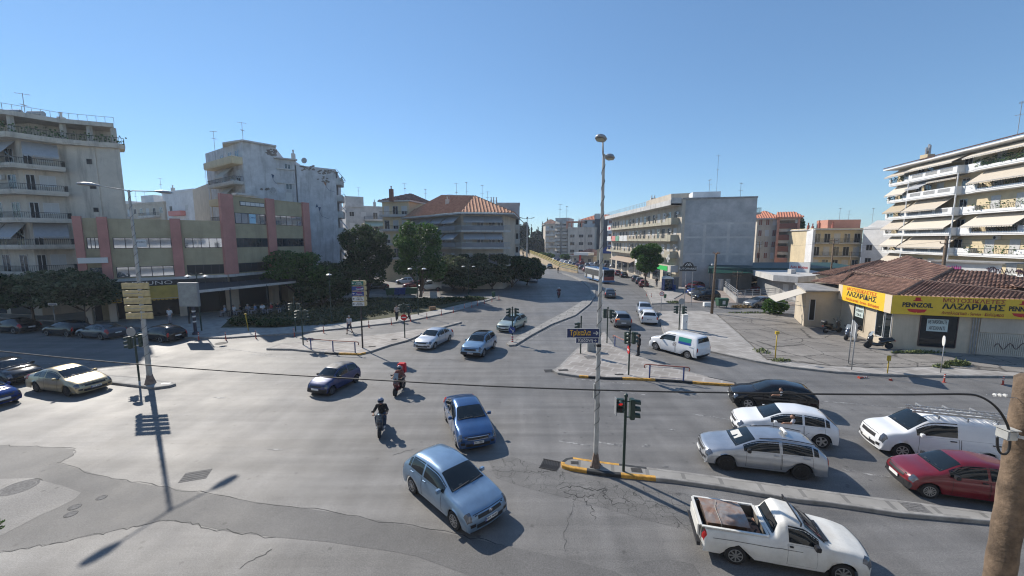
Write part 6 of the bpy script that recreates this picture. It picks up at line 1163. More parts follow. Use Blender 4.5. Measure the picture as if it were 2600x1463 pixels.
# ---------------- large block with cream awnings on the right
t = thing('apartment_building', 'large white and yellow apartment block full of cream awnings at the right edge', 'building', (66, 55, 0)); RA, RB = (72.3, 76.5), (64.6, 43.0); FR_ = frame(RA, RB); LR = (Vector(RB)-Vector(RA)).length; block(t, [RA, RB, (84, 43), (88, 80)], 22.2, YELW)
pxu = lambda px, y=550, d=1.4: hitF(off(FR_, d), px, y)[0]; c8 = CR(2220, 380, 4.2605); UL, UM0, UM1 = .3, pxu(2304, 560), pxu(2425, 560); ZS = (4.0, 7.1, 10.15, 13.2, 16.3, 19.4); PW = mat('balcony_white', (.72, .72, .71), .7, noise=(1.5, .06))
for i, z in enumerate(ZS):
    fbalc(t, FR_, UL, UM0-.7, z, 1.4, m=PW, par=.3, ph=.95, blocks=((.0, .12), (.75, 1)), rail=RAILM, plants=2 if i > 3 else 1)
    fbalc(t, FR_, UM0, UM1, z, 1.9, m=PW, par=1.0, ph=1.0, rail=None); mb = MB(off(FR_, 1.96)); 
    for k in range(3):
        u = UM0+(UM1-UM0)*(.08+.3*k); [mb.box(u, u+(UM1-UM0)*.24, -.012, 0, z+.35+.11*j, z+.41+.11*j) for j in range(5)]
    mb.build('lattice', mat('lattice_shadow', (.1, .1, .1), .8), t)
    for s0, s1 in ((UM1+.1, UM1+2.2),): fbalc(t, FR_, s0, s1, z, 1.0, m=PW, par=.95, rail=None)
    fbalc(t, FR_, UM1+2.3, UM1+11.5, z, 1.5, m=PW, par=.3, ph=.95, blocks=((0, .1), (.82, 1)), rail=mat('railing_green', (.03, .08, .08), .5) if i == 5 else RAILM, plants=3 if i == 5 else 1); fbalc(t, FR_, UM1+12.2, LR, z, 1.5, m=PW, par=.3, ph=.95, blocks=((0, .15),))
    for k, (u, kd) in enumerate(((1.5, 'half'), (5, 'glass'), (UM0+1, 'glass'), (UM0+3.5, 'shutter'), (UM1-1.6, 'glass'), (UM1+3.6, 'shutter'), (UM1+7.2, 'shutter'), (UM1+10, 'half'), (UM1+13.5, 'shutter'))): win(t, FR_, u, u+1.4, z+.05, z+2.25, kd)
AWC = [AWN, mat('awning_pale', (.56, .51, .43), .85), mat('awning_tan', (.42, .35, .25), .85)]
for i, z in enumerate(ZS):
    if i < 5: awning(t, FR_, UL+.1, UM0-.8, z+2.85, 1.75, 2.0, AWC[(0, 1, 0, 2, 1, 0)[i]], .1)
    if i in (1, 2, 3): awning(t, FR_, UM0+.1, UM1-(.2 if i != 3 else 2.2), z+2.85, 1.9, 2.4, AWC[(0, 0, 1, 0)[i]], .2)
    if i == 4: awning(t, FR_, UM0+.1, UM0+3.4, z+2.85, 1.2, 2.2, AWNG, .2); awning(t, FR_, UM0+3.8, UM1-.2, z+2.85, .5, 1.6, AWN, .2)
    if i in (2, 4): awning(t, FR_, UM1+2.4, UM1+(11.2 if i == 4 else 10.2), z+2.85, 1.8, 2.3, AWC[1-(i == 4)], .1)
awning(t, FR_, UL, UM0-.6, 22.0, 1.2, 2.2, AWN, .1); awning(t, FR_, UM0-.2, UM1-.2, 22.2, 1.2, 2.4, AWC[1], .2); awning(t, FR_, UM1+1.2, UM1+11, 22.2, 1.1, 2.3, AWC[1], .1); mb = MB(FR_); mb.box(-.4, LR, -2.2, 14, 22.2, 22.45); mb.build('eaves', PW, t)
q = [FR_ @ Vector(p) for p in ((-.4, -2.3, 22.5), (LR, -2.3, 22.5), (LR, 4, 24.2), (1, 4, 24.2))]; tiles(t, q, TERRAD, .5); mb = MB(off(FR_, 1.75)); [mb.tube([(u, -.02, 3), (u, -.02, 19.3)], .09, 8) for u in (UM0-.15, UM1+.05)]; mb.build('pipe', PW, t)
p = FR_ @ Vector((4.3, 1.5, 22.6)); chimney(t, p, 1.5, 1.3, YELW); mb = MB(); [mb.tube([p+Vector((dx, dy, 1.4)), p+Vector((dx, dy, 3.0+dx))], .16, 8) for dx, dy in ((-.3, 0), (.3, .2), (0, -.3))]; mb.build('flue', GALV, t); antenna(t, (X(2535, 56), 56, 23.5), 4.2, 1); acunit(t, FR_, UM1+5.5, 9.3, .0)
# small building with graffiti in front of it
t = thing('shed', 'small flat-roofed wall with graffiti behind the shop roofs', 'shed', (X(2360, 45), 45, 0)); a_, b_ = (X(2365, 50), 50), (X(2545, 44), 44); F = frame(a_, b_); L = (Vector(b_)-Vector(a_)).length; block(t, [a_, b_, (b_[0]+3, b_[1]+4), (a_[0]+3, a_[1]+4)], 6.6, WHITEW); mb = MB(F); mb.box(-.4, L+.4, -.4, 4, 6.6, 6.75); mb.build('roof', ROOFC, t); GR = mat('graffiti_dark', (.07, .03, .05), .7); rr = random.Random(9)
for u, w_, m_ in ((1.6, 1.2, mat('graffiti_pink', (.6, .1, .35), .7)), (5.0, 2.4, GR), (7.4, .8, GR)):
    mb = MB(F); pts = [(u+w_*i/18-.0, -.012, 5.85+.35*math.sin(i*2.2)+rr.uniform(-.12, .12)) for i in range(19)]; mb.tube(pts, .045, 4); mb.build('graffiti', m_, t)
mb = MB(F); mb.tube([(L-.7+.3*math.cos(a), -.012, 5.8+.42*math.sin(a)) for a in np.linspace(0, 6.3, 14)], .06, 4); mb.build('graffiti', GR, t)

t, F, L = flats('apartment_building', 'pale apartment block behind the viewpoint, seen only as reflections in the windows opposite', (34, -6), (-70, -6), 12, 19, WHITEW, (3.2, 6.4, 9.6, 12.8, 15.8), bal=1, gaps=((.02, .3), (.36, .62), (.68, .98)), par=.9, wins=14, kind=('dark', 'glass', 'shutter'), bars=9)
# ================================================================ motorcycle shop
c9 = CR(2000, 620, 4.262); SH0 = (34.3, 40.9); SH1 = (31.85, 32.7); SH2 = (39.6, 30.2); SH3 = (52, 26.2)
t = thing('shop_building', 'low cream shop with yellow signboards and old tiled roofs on the right', 'building', (*SH1, .16)); SHW = STUC('shop_plaster', (.5, .43, .33), .4, (.3, .24, .18)); SF, SG = frame(SH0, SH1), frame(SH1, SH3); LF = (Vector(SH1)-Vector(SH0)).length
block(t, [SH0, SH1, SH3, (58, 44), (40, 50)], 4.5, SHW, .16); block(t, [(30.9, 41.4), (34.4, 40.95), (38.5, 46.2), (33.3, 46.2)], 3.9, SHW, .16, 'annex_wall')
mb = MB(); mb.prism([(30.5, 41.0, 3.9), (34.6, 40.5, 3.9), (38.5, 45.5, 4.1), (33.2, 46.4, 4.1)], (0, 0, .15)); mb.build('annex_roof', ROOFC, t)
YB = mat('signboard_yellow', (.72, .47, .03), .5, noise=(.8, .1)); ORL = mat('letters_orange', (.62, .12, .02), .5); PINKB = mat('sign_post_cream', (.6, .5, .38), .7)
o = None
def signboard(F, u0, u1, z0=3.2, z1=4.72, d=.45): mb = MB(F); mb.box(u0, u1, -d, -d+.08, z0, z1); return mb.build('signboard', YB, t)
def onF(F, u, z, d): return F @ Matrix.Translation((u, -d, z)) @ Matrix.Rotation(math.pi/2, 4, 'X')
def stext(o, F, body, u, z, size, m, width, bold=.006, d=.46, shear=0):
    x = text(body, onF(F, u, z, d), size, m, o, 'lettering', width=width, bold=bold, shear=shear); x.data.transform(W[t].inverted())
o = signboard(SF, .15, LF+.42); mb = MB(SF); mb.box(.15, .95, -.455, -.44, 3.2, 4.72); mb.box(LF-.5, LF+.44, -.455, -.44, 3.2, 4.72); mb.build('border', PINKB, o)
stext(o, SF, 'ΜΟΤΟΣΙΚΛΕΤΕΣ', LF*.51, 4.45, .42, ORL, 5.0, .008); stext(o, SF, 'ΛΑΖΑΡΙΔΗΣ', LF*.51, 3.98, .62, BLKINK, 5.0, .016); stext(o, SF, 'Ανταλλακτικά - Service - Καλύμπρα', LF*.53, 3.45, .34, ORL, 5.6, .004, shear=.15)
o = signboard(SG, -.42, 20); pu = lambda px: hitF(off(SG, .45), px, 780)[0]
for pa, pb_ in ((2290, 2368), (2562, 2640)):
    ua, ub_ = pu(pa), pu(pb_); uc = (ua+ub_)/2; wd = ub_-ua; stext(o, SG, 'PENNZOIL', uc, 3.98, .5, BLKINK, wd, .02)
    mb = MB(SG); mb.prism([(uc-.65, -.462, 3.66), (uc+.65, -.462, 3.66), (uc+.5, -.462, 3.42), (uc+.05, -.462, 3.36), (uc, -.462, 3.44), (uc-.08, -.462, 3.36), (uc-.5, -.462, 3.45)], (0, .012, 0)); mb.prism([(uc-.3, -.462, 4.32), (uc+.3, -.462, 4.32), (uc+.3, -.462, 4.38), (uc+.18, -.462, 4.4), (uc+.16, -.462, 4.62), (uc-.16, -.462, 4.62), (uc-.18, -.462, 4.4), (uc-.3, -.462, 4.38)], (0, .012, 0)); mb.build('emblem', SRED, o, fix=False)
ua, ub_ = pu(2392), pu(2552); uc = (ua+ub_)/2; wd = ub_-ua; stext(o, SG, 'ΜΟΤΟΣΙΚΛΕΤΕΣ', uc, 4.45, .42, mat('letters_brick', (.35, .07, .02), .5), wd, .008); stext(o, SG, 'ΛΑΖΑΡΙΔΗΣ', uc, 3.98, .6, BLKINK, wd, .02); stext(o, SG, 'Ανταλλακτικά - Service - Καλύμπρα', uc, 3.45, .34, mat('letters_brick', (.35, .07, .02), .5), wd, .004, shear=.15)
def opening(F, r, name='shop_window', m=DARK, fr=FRM, n=1):
    u0, _ = hitF(F, *c9(r[0], r[3]*.5+r[1]*.5)); u1, _ = hitF(F, *c9(r[2], r[3]*.5+r[1]*.5)); _, z1 = hitF(F, *c9(r[0]*.5+r[2]*.5, r[1])); _, z0 = hitF(F, *c9(r[0]*.5+r[2]*.5, r[3])); z1 = min(z1, 3.15); mb = MB(F); mb.box(u0, u1, -.015, .01, z0, z1); w_ = mb.build(name, m, t)
    mb = MB(F); [mb.box(*a) for a in ((u0-.05, u0, -.06, 0, z0, z1), (u1, u1+.05, -.06, 0, z0, z1), (u0, u1, -.06, 0, z0-.06, z0))]; [mb.box(u0+(u1-u0)*i/n-.03, u0+(u1-u0)*i/n+.03, -.05, 0, z0, z1) for i in range(1, n)]; mb.build('frame', fr, w_); return w_, (u0, u1, z0, z1)
w_, r_ = opening(SG, (1425, 770, 1825, 1110), m=GLASSD, fr=mat('frame_brown', (.1, .06, .05), .6)); uc = (r_[0]+r_[1])/2
def notice(F, u0, u1, z0, z1, lines, d=.03): mb = MB(F); mb.box(u0, u1, -d-.01, -d, z0, z1); q = mb.build('notice', mat('notice_paper', (.5, .58, .56), .6), t); [(lambda x: x.data.transform(W[t].inverted()))(text(l, onF(F, (u0+u1)/2, z1-(z1-z0)*(i+.5)/len(lines), d+.014), (z1-z0)/len(lines)*.8, BLKINK, q, width=(u1-u0)*k_, bold=.004)) for i, (l, k_) in enumerate(lines)]
pn = lambda F, a, b: hitF(F, *c9(a, b)); (ua, _), (ub_, _) = pn(SG, 1500, 880), pn(SG, 1732, 880); notice(SG, ua, ub_, pn(SG, 1610, 945)[1], pn(SG, 1610, 812)[1], [('ΜΕΤΑΦΕΡΟΜΑΣΤΕ', .88), ('ΑΠΕΝΑΝΤΙ', .75)])
opening(SF, (715, 640, 835, 930), m=GLASSD, fr=SHW); (ua, _), (ub_, _) = pn(SF, 738, 720), pn(SF, 828, 720); notice(SF, ua, ub_, 1.9, 3.1, [('ΜΕΤΑΦΕΡ/ΣΤΕ', .85), ('ΑΠΕΝΑΝΤΙ', .8), ('ΣΤΟΝ ΑΡ. 1', .8)])
opening(SF, (960, 705, 1125, 1010), m=GLASSD, n=2); opening(frame((30.9, 41.4), (34.4, 40.95)), (235, 600, 290, 820), m=DARK)
mb = MB(SG); ua = pn(SG, 2075, 900)[0]; mb.box(ua, ua+6, -.08, 0, 2.0, 3.15); mb.build('plaster_panel', BEIGE, t); mb = MB(SG); [mb.box(ua+.0+i*.12, ua+.09+i*.12, -.05, 0, .16, 1.95) for i in range(60)]; mb.build('corrugated_shutter', mat('corrugated_cream', (.5, .45, .37), .7, noise=(1, .15)), t)
mb = MB(SG); rr = random.Random(4); mb.tube([(ua+1+i*.13, -.07, .9+.25*math.sin(i*1.1)+.06*i*.2) for i in range(28)], .025, 4); mb.build('graffiti', GR, t); mb = MB(SG); [mb.tube([(ua-.15-i*.16, -.1, .2), (ua-.15-i*.16, -.1, 3.2)], .035, 6) for i in range(3)]; mb.build('drain_pipe', GALV, t); mb = MB(SF); mb.tube([(LF-.15, -.45, .2), (LF-.15, -.45, 3.2)], .03, 6); mb.build('pole', GALV, t)
# roofs: hips of old tiles
V3 = lambda px, py, Y: tuple(at(px, py, Y)); SD = (31.75, 32.55, 4.66); e1 = (34.05, 41.2, 4.62); R1a = V3(2343, 714, 36.5); R1b = V3(2165, 691, 46)
tiles(t, [e1, SD, R1a, R1b], TERRAD, .3, .38); tiles(t, [SD, (43.5, 28.9, 4.66), R1a], TERRAD, .3, .38); tiles(t, [(35.3, 46.9, 4.4), e1, R1b], TERRAD, .3, .38)
AP2 = V3(2418, 683, 40); AP2b = V3(2300, 668, 49); tiles(t, [(36, 35.5, 4.7), (51, 32, 4.7), (46.5, 39, 6.15), AP2], TERRAD, .32, .42); tiles(t, [R1b, (36, 35.5, 4.7), AP2, AP2b], TERRAD, .32, .42); tiles(t, [(43.5, 28.9, 4.66), (54, 25, 4.6), (56, 36, 6.2), (43, 35, 6.0)], TERRAD, .32, .42)
AP3 = V3(2235, 661, 58); tiles(t, [(40.5, 53.7, 4.7), (41.5, 51, 4.7), AP3], TERRAD, .32, .42); tiles(t, [(41.5, 51, 4.7), (54, 48, 4.7), AP3], TERRAD, .32, .42); block(t, [(41, 53.5), (42, 51.5), (54, 48.5), (56, 58)], 4.6, SHW, .1, 'rear_wall')
RD = [(SD, R1a), (R1a, R1b), ((36, 35.5, 4.75), AP2), (AP2, AP2b), ((41.5, 51, 4.75), AP3), (R1a, (43.5, 28.9, 4.7))]
for a, b in RD: a, b = Vector(a), Vector(b); n_ = int((b-a).length/.45); mb = MB(); [mb.tube([a.lerp(b, i/n_)+Vector((0, 0, .05)), a.lerp(b, (i+1)/n_)+Vector((0, 0, .03))], [.13, .1], 6) for i in range(n_)]; mb.build('ridge_tiles', mat('ridge_tile_grey', (.2, .13, .1), .95, noise=(3, .4)), t)
mb = MB(); mb.prism([(30.85, 41.2, 3.8), (32.2, 44, 3.9), (28.3, 43.5, 3.05), (27.1, 40.3, 2.95)], (0, 0, .04)); mb.build('awning', AWC[1], t, fix=False)
mb = MB(); [mb.bar(a, b, .05) for a, b in (((27.1, 40.3, 2.95), (30.9, 41.3, 2.3)), ((28.3, 43.5, 3.05), (32.1, 44, 2.4)), ((27.1, 40.3, 2.95), (28.3, 43.5, 3.05)))]; mb.build('awning_arm', RAILL, t)
# weeds along the forecourt
WEED = mat('weeds', (.15, .18, .07), .9, noise=(3, .5)); DRYG = mat('dry_grass', (.3, .21, .1), .9, noise=(3, .4))
def tuft(px, py, rw, rh, h, m, label, n=240, z=.16, kind_=None, cat='weeds'):
    c = G(px, py, z); rr = random.Random(int(px+py)); mb = MB()
    for _ in range(n):
        a = rr.uniform(0, 6.28); q = math.sqrt(rr.random()); p = c+Vector((rw*q*math.cos(a), rh*q*math.sin(a), 0)); hh = h*rr.uniform(.3, 1)*(1.1-q*.6); d = Vector((rr.uniform(-1, 1), rr.uniform(-1, 1), 0))*hh*.5; s_ = Vector((d.y, -d.x, 0)).normalized()*.035 if d.length > 0 else Vector((.03, 0, 0))
        mb.add([p-s_, p+s_, p+d+Vector((0, 0, hh))+s_*1.6, p+d+Vector((0, 0, hh))-s_*.6], [(0, 1, 2, 3)])
    o = mb.build('weed_clump', m, fix=False); tag(o, label, cat, 'weed clumps around the forecourt')
tuft(2390, 932, .6, .25, .3, WEED, 'green weeds at the foot of the round sign in front of the shop', 120); tuft(2430, 927, .9, .3, .5, WEED, 'largest weed clump on the forecourt right of the round sign', 320); tuft(1982, 916, .8, .3, .25, WEED, 'green weeds around the foot of the upright yellow post', 110); tuft(1935, 893, .6, .8, .3, WEED, 'weeds on the forecourt edge left of the yellow post', 80)
tuft(1712, 768, 1.2, .8, .3, WEED, 'patch of weeds under the dark oval-topped sign', 200, .14); tuft(1885, 781, 1.6, .6, .5, DRYG, 'dry yellow grass between the dumpster and the grey car', 300, .05); tuft(2330, 897, 2.2, .15, .35, WEED, 'dark weeds along the front wall of the shop', 260); tuft(1905, 795, 3, .4, .25, WEED, 'weeds along the edge of the side street', 260)
rr = random.Random(2); mb = MB(); LW = [(590,815,700,826),(700,806,850,818),(850,790,960,808),(955,775,1060,797),(1055,768,1130,785),(1130,762,1200,768)]
for x0, y0, x1, y1 in LW:
    for _ in range(1400):
        k = rr.random(); px = x0+(x1-x0)*k; py = y0-12+(y1-y0+14)*rr.random() if False else rr.uniform(757+.0*k, (829-(px-590)*.01)-(max(0, px-850)*.115) ); c = G(px, py, .15)
        if py > 832-(px-560)*.02-max(0, px-820)*.155: continue
        h = rr.uniform(.08, .24); d = Vector((rr.uniform(-.25, .25), rr.uniform(-.25, .25), 0)); s_ = Vector((rr.uniform(-.1, .1), rr.uniform(-.1, .1), 0)); mb.add([c-s_, c+s_, c+d+s_*.6+Vector((0, 0, h)), c+d-s_*.8+Vector((0, 0, h*.8))], [(0, 1, 2, 3)])
o = mb.build('ground_cover', mat('park_plants', (.06, .09, .025), .95, noise=(.8, .7), c2=(.14, .13, .05)), fix=False); tag(o, 'low green and reddish plants covering the park island', 'ground cover', kind='stuff')
# ---------------- car park: ramp wall, railings, canopy, office, annex
CONC = mat('car_park_concrete', (.3, .3, .295), .85, noise=(.8, .2))
t = thing('ramp_wall', 'pale concrete ramp wall with steel railings at the car park', 'wall', tuple(G(1840, 742, .05))); p0, p1, p2 = G(1838, 738, .05), G(1872, 769, .05), G(1925, 770, .05); mb = MB()
for a, b in ((p0, p1), (p1, p2)): mb.bar(a+Vector((0, 0, .35)), b+Vector((0, 0, .35)), .25, .8)
mb.build('wall', CONC, t); q0 = G(1796, 722, .05)
for a, b in ((q0, G(1836, 738, .05)), (p0, p1), (p1+Vector((0, .2, 0)), G(2020, 757, .05))):
    mb = MB(); z0_ = .75; n_ = max(2, int((b-a).length/1.6)); [mb.tube([a.lerp(b, i/n_)+Vector((0, 0, z0_-.7)), a.lerp(b, i/n_)+Vector((0, 0, z0_+1.05))], .04, 6) for i in range(n_+1)]; [mb.tube([a+Vector((0, 0, z0_+h)), b+Vector((0, 0, z0_+h))], .035, 6) for h in (.45, .75, 1.05)]; mb.build('railing', RAILL, t)
for i, px in enumerate((1829, 1847)): b = G(px, 737, .05); mb = MB(); mb.box(b.x-.3, b.x+.3, b.y-.25, b.y+.25, .05, 2.0); mb.box(b.x-.35, b.x+.35, b.y-.3, b.y+.3, 2.0, 2.1); tag(mb.build('gate_pillar', WHITEW), ('left' if i == 0 else 'right')+' white gate pillar of the car park behind the black SUV', 'gate pillar', 'car park gate pillars')
t = thing('car_park_canopy', 'long dark green canopy over the back of the car park', 'canopy', (37, 70, 0)); mb = MB(); a0 = X(1800, 70); mb.prism([(a0, 70, 3.4), (62, 70, 3.4), (62, 70, 4.3), (a0, 70, 4.3)], (0, .2, 0)); mb.prism([(a0, 70.1, 4.25), (62, 70.1, 4.25), (66, 82, 4.6), (a0+6, 82, 4.6)], (0, 0, .08)); mb.build('canopy', mat('canopy_green', (.01, .05, .05), .6), t); mb = MB(); mb.prism([(a0+.5, 69.6, 3.5), (a0+9, 69.6, 3.5), (a0+.5, 69.6, 4.2)], (0, -.05, 0)); mb.build('valance', mat('canopy_pale_green', (.06, .2, .14), .6), t)
for i in range(6): mb = MB(); mb.tube([(a0+.5+i*5, 70.3, 0), (a0+.5+i*5, 70.3, 3.5)], .08, 6); mb.build('post', RAILM, t)
mb = MB(); mb.box(a0, 66, 82, 82.2, 0, 4.5); mb.build('back_wall', mat('back_wall_dark', (.1, .1, .11), .9, noise=(1, .3)), t)
t = thing('office_hut', 'small grey flat-roofed office hut beside the car park', 'building', (X(1980, 60), 60, 0)); ha, hb, hc = (X(1985, 61), 61), (X(2032, 58), 58), (X(2110, 62), 62); block(t, [ha, hb, hc, (52, 70), (44, 71)], 3.1, CONC); H1, H2 = frame(ha, hb), frame(hb, hc); mb = MB(); mb.prism([(X(1966, 60), 60, 3.1), (X(2030, 57.2), 57.2, 3.1), (X(2118, 61.5), 61.5, 3.1), (53, 71, 3.1), (43, 72, 3.1)], (0, 0, .9)); mb.build('fascia', SLAB, t)
for u in (.6, 2.3): win(t, H1, u, u+.9, .3, 2.6, 'shutter')
mb = MB(); mb.box(43.6, 44.4, 62, 62.8, 4.0, 4.7); mb.build('air_conditioner', SLAB, t)
t = thing('billboard', 'white car dealer billboard above the white wall behind the hut', 'billboard', (X(2030, 66), 66, 0)); mb = MB(); F = frame((X(2005, 67), 67), (X(2040, 65), 65)); Lb = 3.2; mb = MB(F); mb.box(0, Lb, -.1, .1, 3.4, 5.6); o = mb.build('board', SWHITE, t); mb = MB(F); mb.box(0, Lb, -.12, -.1, 3.4, 4.0); mb.build('blue_band', SNAVY, o); text('Auto Motion', onF(F, Lb/2, 4.8, .11), .6, SRED, o, width=2.7, bold=.01).data.transform(W[t].inverted()); mb = MB(F); mb.box(.2, Lb-.2, .1, .3, 0, 3.4); mb.build('wall', WHITEW, t)
# poles and wires on the right
def upole(px, py, ptop, Y, label, r=.13, arms=True):
    b = at(px, py, Y); b.z = 0; T = at(px, ptop, Y).z; t = thing('utility_pole', label, 'utility pole', tuple(b)); mb = MB(); mb.tube([b, Vector((b.x, b.y, T))], [r, r*.75], 8); mb.build('pole', WOOD, t, smooth=True)
    if arms: mb = MB(); [mb.bar((b.x-.8, b.y-.1, T-z), (b.x+.8, b.y+.3, T-z), .08) for z in (.3, .8)]; [mb.lathe([(.05, 0), (.06, .12), (.02, .16)], 6, c=(b.x+dx, b.y, T-z+.03)) for z in (.3, .8) for dx in (-.7, .7)]; mb.build('crossarm', WOOD, t)
    return Vector((b.x, b.y, T))
pA = upole(2392, 700, 600, 46, 'dark utility pole with crossarms in front of the awning block', .2); pB = upole(2107, 720, 606, 62, 'brown utility pole in front of the white three storey house'); pC = upole(1921, 720, 612, 92, 'far utility pole in front of the salmon framed block', .14); upole(2151, 745, 638, 47, 'thin metal pole rising over the shop roofs', .05, False); upole(1870, 740, 688, 60, 'thin lamp pole standing in the car park', .06, True)
wt = thing('overhead_wires', 'bundle of overhead wires running between the utility poles on the right', 'wires', tuple(pA)); mb = MB()
for k, (a, b) in enumerate([(pA-Vector((0, 0, z)), Vector((60, 26, pA.z-z+1.2))) for z in (.3, .8, 1.3, 1.8)]+[(pA-Vector((0, 0, .5)), pB-Vector((0, 0, .5))), (pB-Vector((0, 0, .5)), pC-Vector((0, 0, .5))), (pB-Vector((0, 0, .9)), Vector((50, 20, 7)))]):
    mb = MB(); mb.tube([a.lerp(b, i/12)-Vector((0, 0, .6*math.sin(math.pi*i/12))) for i in range(13)], .015, 4, cap=False); mb.build('wire', CABLE, wt)
b = G(1340, 640); b = Vector((X(1338, 190), 190, 0)); t = thing('mast_lamp', 'very tall mast with four floodlights at the far end of the avenue', 'street lamp', tuple(b)); T = at(1338, 556, 190).z; mb = MB(); mb.tube([b, Vector((b.x, b.y, T))], [.25, .15], 8); mb.build('pole', GALV, t)
for a in (0, .5, 1, 1.5): d = Vector((math.cos(a*math.pi), math.sin(a*math.pi), 0)); mb = MB(); mb.bar(Vector((b.x, b.y, T)), Vector((b.x, b.y, T+.3))+d*2.4, .15); mb.bar(Vector((b.x, b.y, T+.3))+d*2, Vector((b.x, b.y, T+.6))+d*3.4, .6, .3); mb.build('floodlight', RAILM, t)
# retaining wall with a yellow fence beside the underpass lane
t = thing('retaining_wall', 'tan retaining wall with a yellow fence leading to the underpass', 'wall', tuple(G(1466, 700))); WP = [G(1466, 694), G(1420, 686), G(1386, 673), G(1345, 655), G(1318, 645)]; TAN = mat('tan_concrete', (.4, .31, .2), .9, noise=(.4, .2)); mb = MB()
for i, (a, b) in enumerate(zip(WP, WP[1:])): ha_, hb_ = [(.5, 1.0), (1.0, 1.9), (1.9, 2.6), (2.6, 2.8)][i]; mb.prism([a, b, b+Vector((0, 0, hb_)), a+Vector((0, 0, ha_))], (.3, .1, 0))
mb.build('wall', TAN, t)
for i, (a, b) in enumerate(zip(WP, WP[1:])):
    ha_, hb_ = [(.5, 1.0), (1.0, 1.9), (1.9, 2.6), (2.6, 2.8)][i]; a = a+Vector((0, 0, ha_)); b = b+Vector((0, 0, hb_)); mb = MB(); n_ = int((b-a).length/2.2)+1; [mb.bar(a.lerp(b, k/n_), a.lerp(b, k/n_)+Vector((0, 0, 1.5)), .12) for k in range(n_+1)]; [mb.bar(a+Vector((0, 0, h)), b+Vector((0, 0, h)), .12, .2) for h in (.4, .9, 1.4)]; mb.build('fence', mat('fence_yellow', (.42, .33, .1), .7), t)
# ================================================================ trees
def leafmat(name, c, c2):
    m = bpy.data.materials.new(name); m.use_nodes = True; n = m.node_tree; b = n.nodes['Principled BSDF']; N = n.nodes.new; L = n.links.new
    g_ = N('ShaderNodeNewGeometry'); r = N('ShaderNodeValToRGB'); r.color_ramp.elements[0].color = tuple(c)+(1,); r.color_ramp.elements[1].color = tuple(c2)+(1,); L(g_.outputs['Random Per Island'], r.inputs[0]); L(r.outputs[0], b.inputs['Base Color']); b.inputs['Roughness'].default_value = .55; b.inputs['Specular IOR Level'].default_value = .35
    tr = N('ShaderNodeBsdfTranslucent'); L(r.outputs[0], tr.inputs[0]); mx = N('ShaderNodeMixShader'); mx.inputs[0].default_value = .36; L(b.outputs[0], mx.inputs[1]); L(tr.outputs[0], mx.inputs[2]); L(mx.outputs[0], n.nodes['Material Output'].inputs[0]); return m
LG = leafmat('leaves_green', (.03, .07, .014), (.085, .17, .03)); LD = leafmat('leaves_dark', (.018, .04, .012), (.055, .1, .028)); LO = leafmat('leaves_olive', (.035, .055, .02), (.14, .17, .09)); LB = leafmat('leaves_bright', (.05, .1, .02), (.11, .2, .04)); LC = leafmat('leaves_conifer', (.012, .026, .014), (.03, .05, .025)); BARK = mat('bark', (.12, .09, .07), .95, noise=(5, .4), bump=(10, .6))
def crown_mesh(name, lobes, n, s, m, par, seed=1):
    rs = np.random.RandomState(seed); V = []; tot = sum((r[3]*r[4]*r[5])**.667 for r in lobes)
    for (cx, cy, cz, rx, ry, rz) in lobes:
        k = max(20, int(n*(rx*ry*rz)**.667/tot)); d = rs.normal(size=(k, 3)); d /= np.linalg.norm(d, axis=1)[:, None]; q = rs.uniform(.25, 1.06, k)**.45; bump = 1+.16*np.sin(d[:, 0]*7+seed)*np.sin(d[:, 1]*6+cx)*np.cos(d[:, 2]*7)
        V.append(np.stack([cx+d[:, 0]*rx*q*bump, cy+d[:, 1]*ry*q*bump, cz+d[:, 2]*rz*q*bump], 1))
    C = np.concatenate(V); k = len(C); sz = s*rs.uniform(.55, 1.3, k)[:, None]; a = rs.normal(size=(k, 3)); a[:, 2] *= .6; a /= np.linalg.norm(a, axis=1)[:, None]; b = rs.normal(size=(k, 3)); b -= a*(a*b).sum(1)[:, None]; b /= np.linalg.norm(b, axis=1)[:, None]
    P = np.empty((k, 4, 3)); P[:, 0] = C-a*sz*.6; P[:, 1] = C+b*sz*.38; P[:, 2] = C+a*sz*.6; P[:, 3] = C-b*sz*.38-a*sz*.1
    me = bpy.data.meshes.new(name); me.vertices.add(k*4); me.vertices.foreach_set('co', P.ravel()); me.loops.add(k*4); me.loops.foreach_set('vertex_index', np.arange(k*4, dtype=np.int32)); me.polygons.add(k); me.polygons.foreach_set('loop_start', np.arange(0, k*4, 4, dtype=np.int32)); me.materials.append(m); me.update(calc_edges=True); me.validate()
    o = bpy.data.objects.new(name, me); COL.objects.link(o); o.parent = par; return o
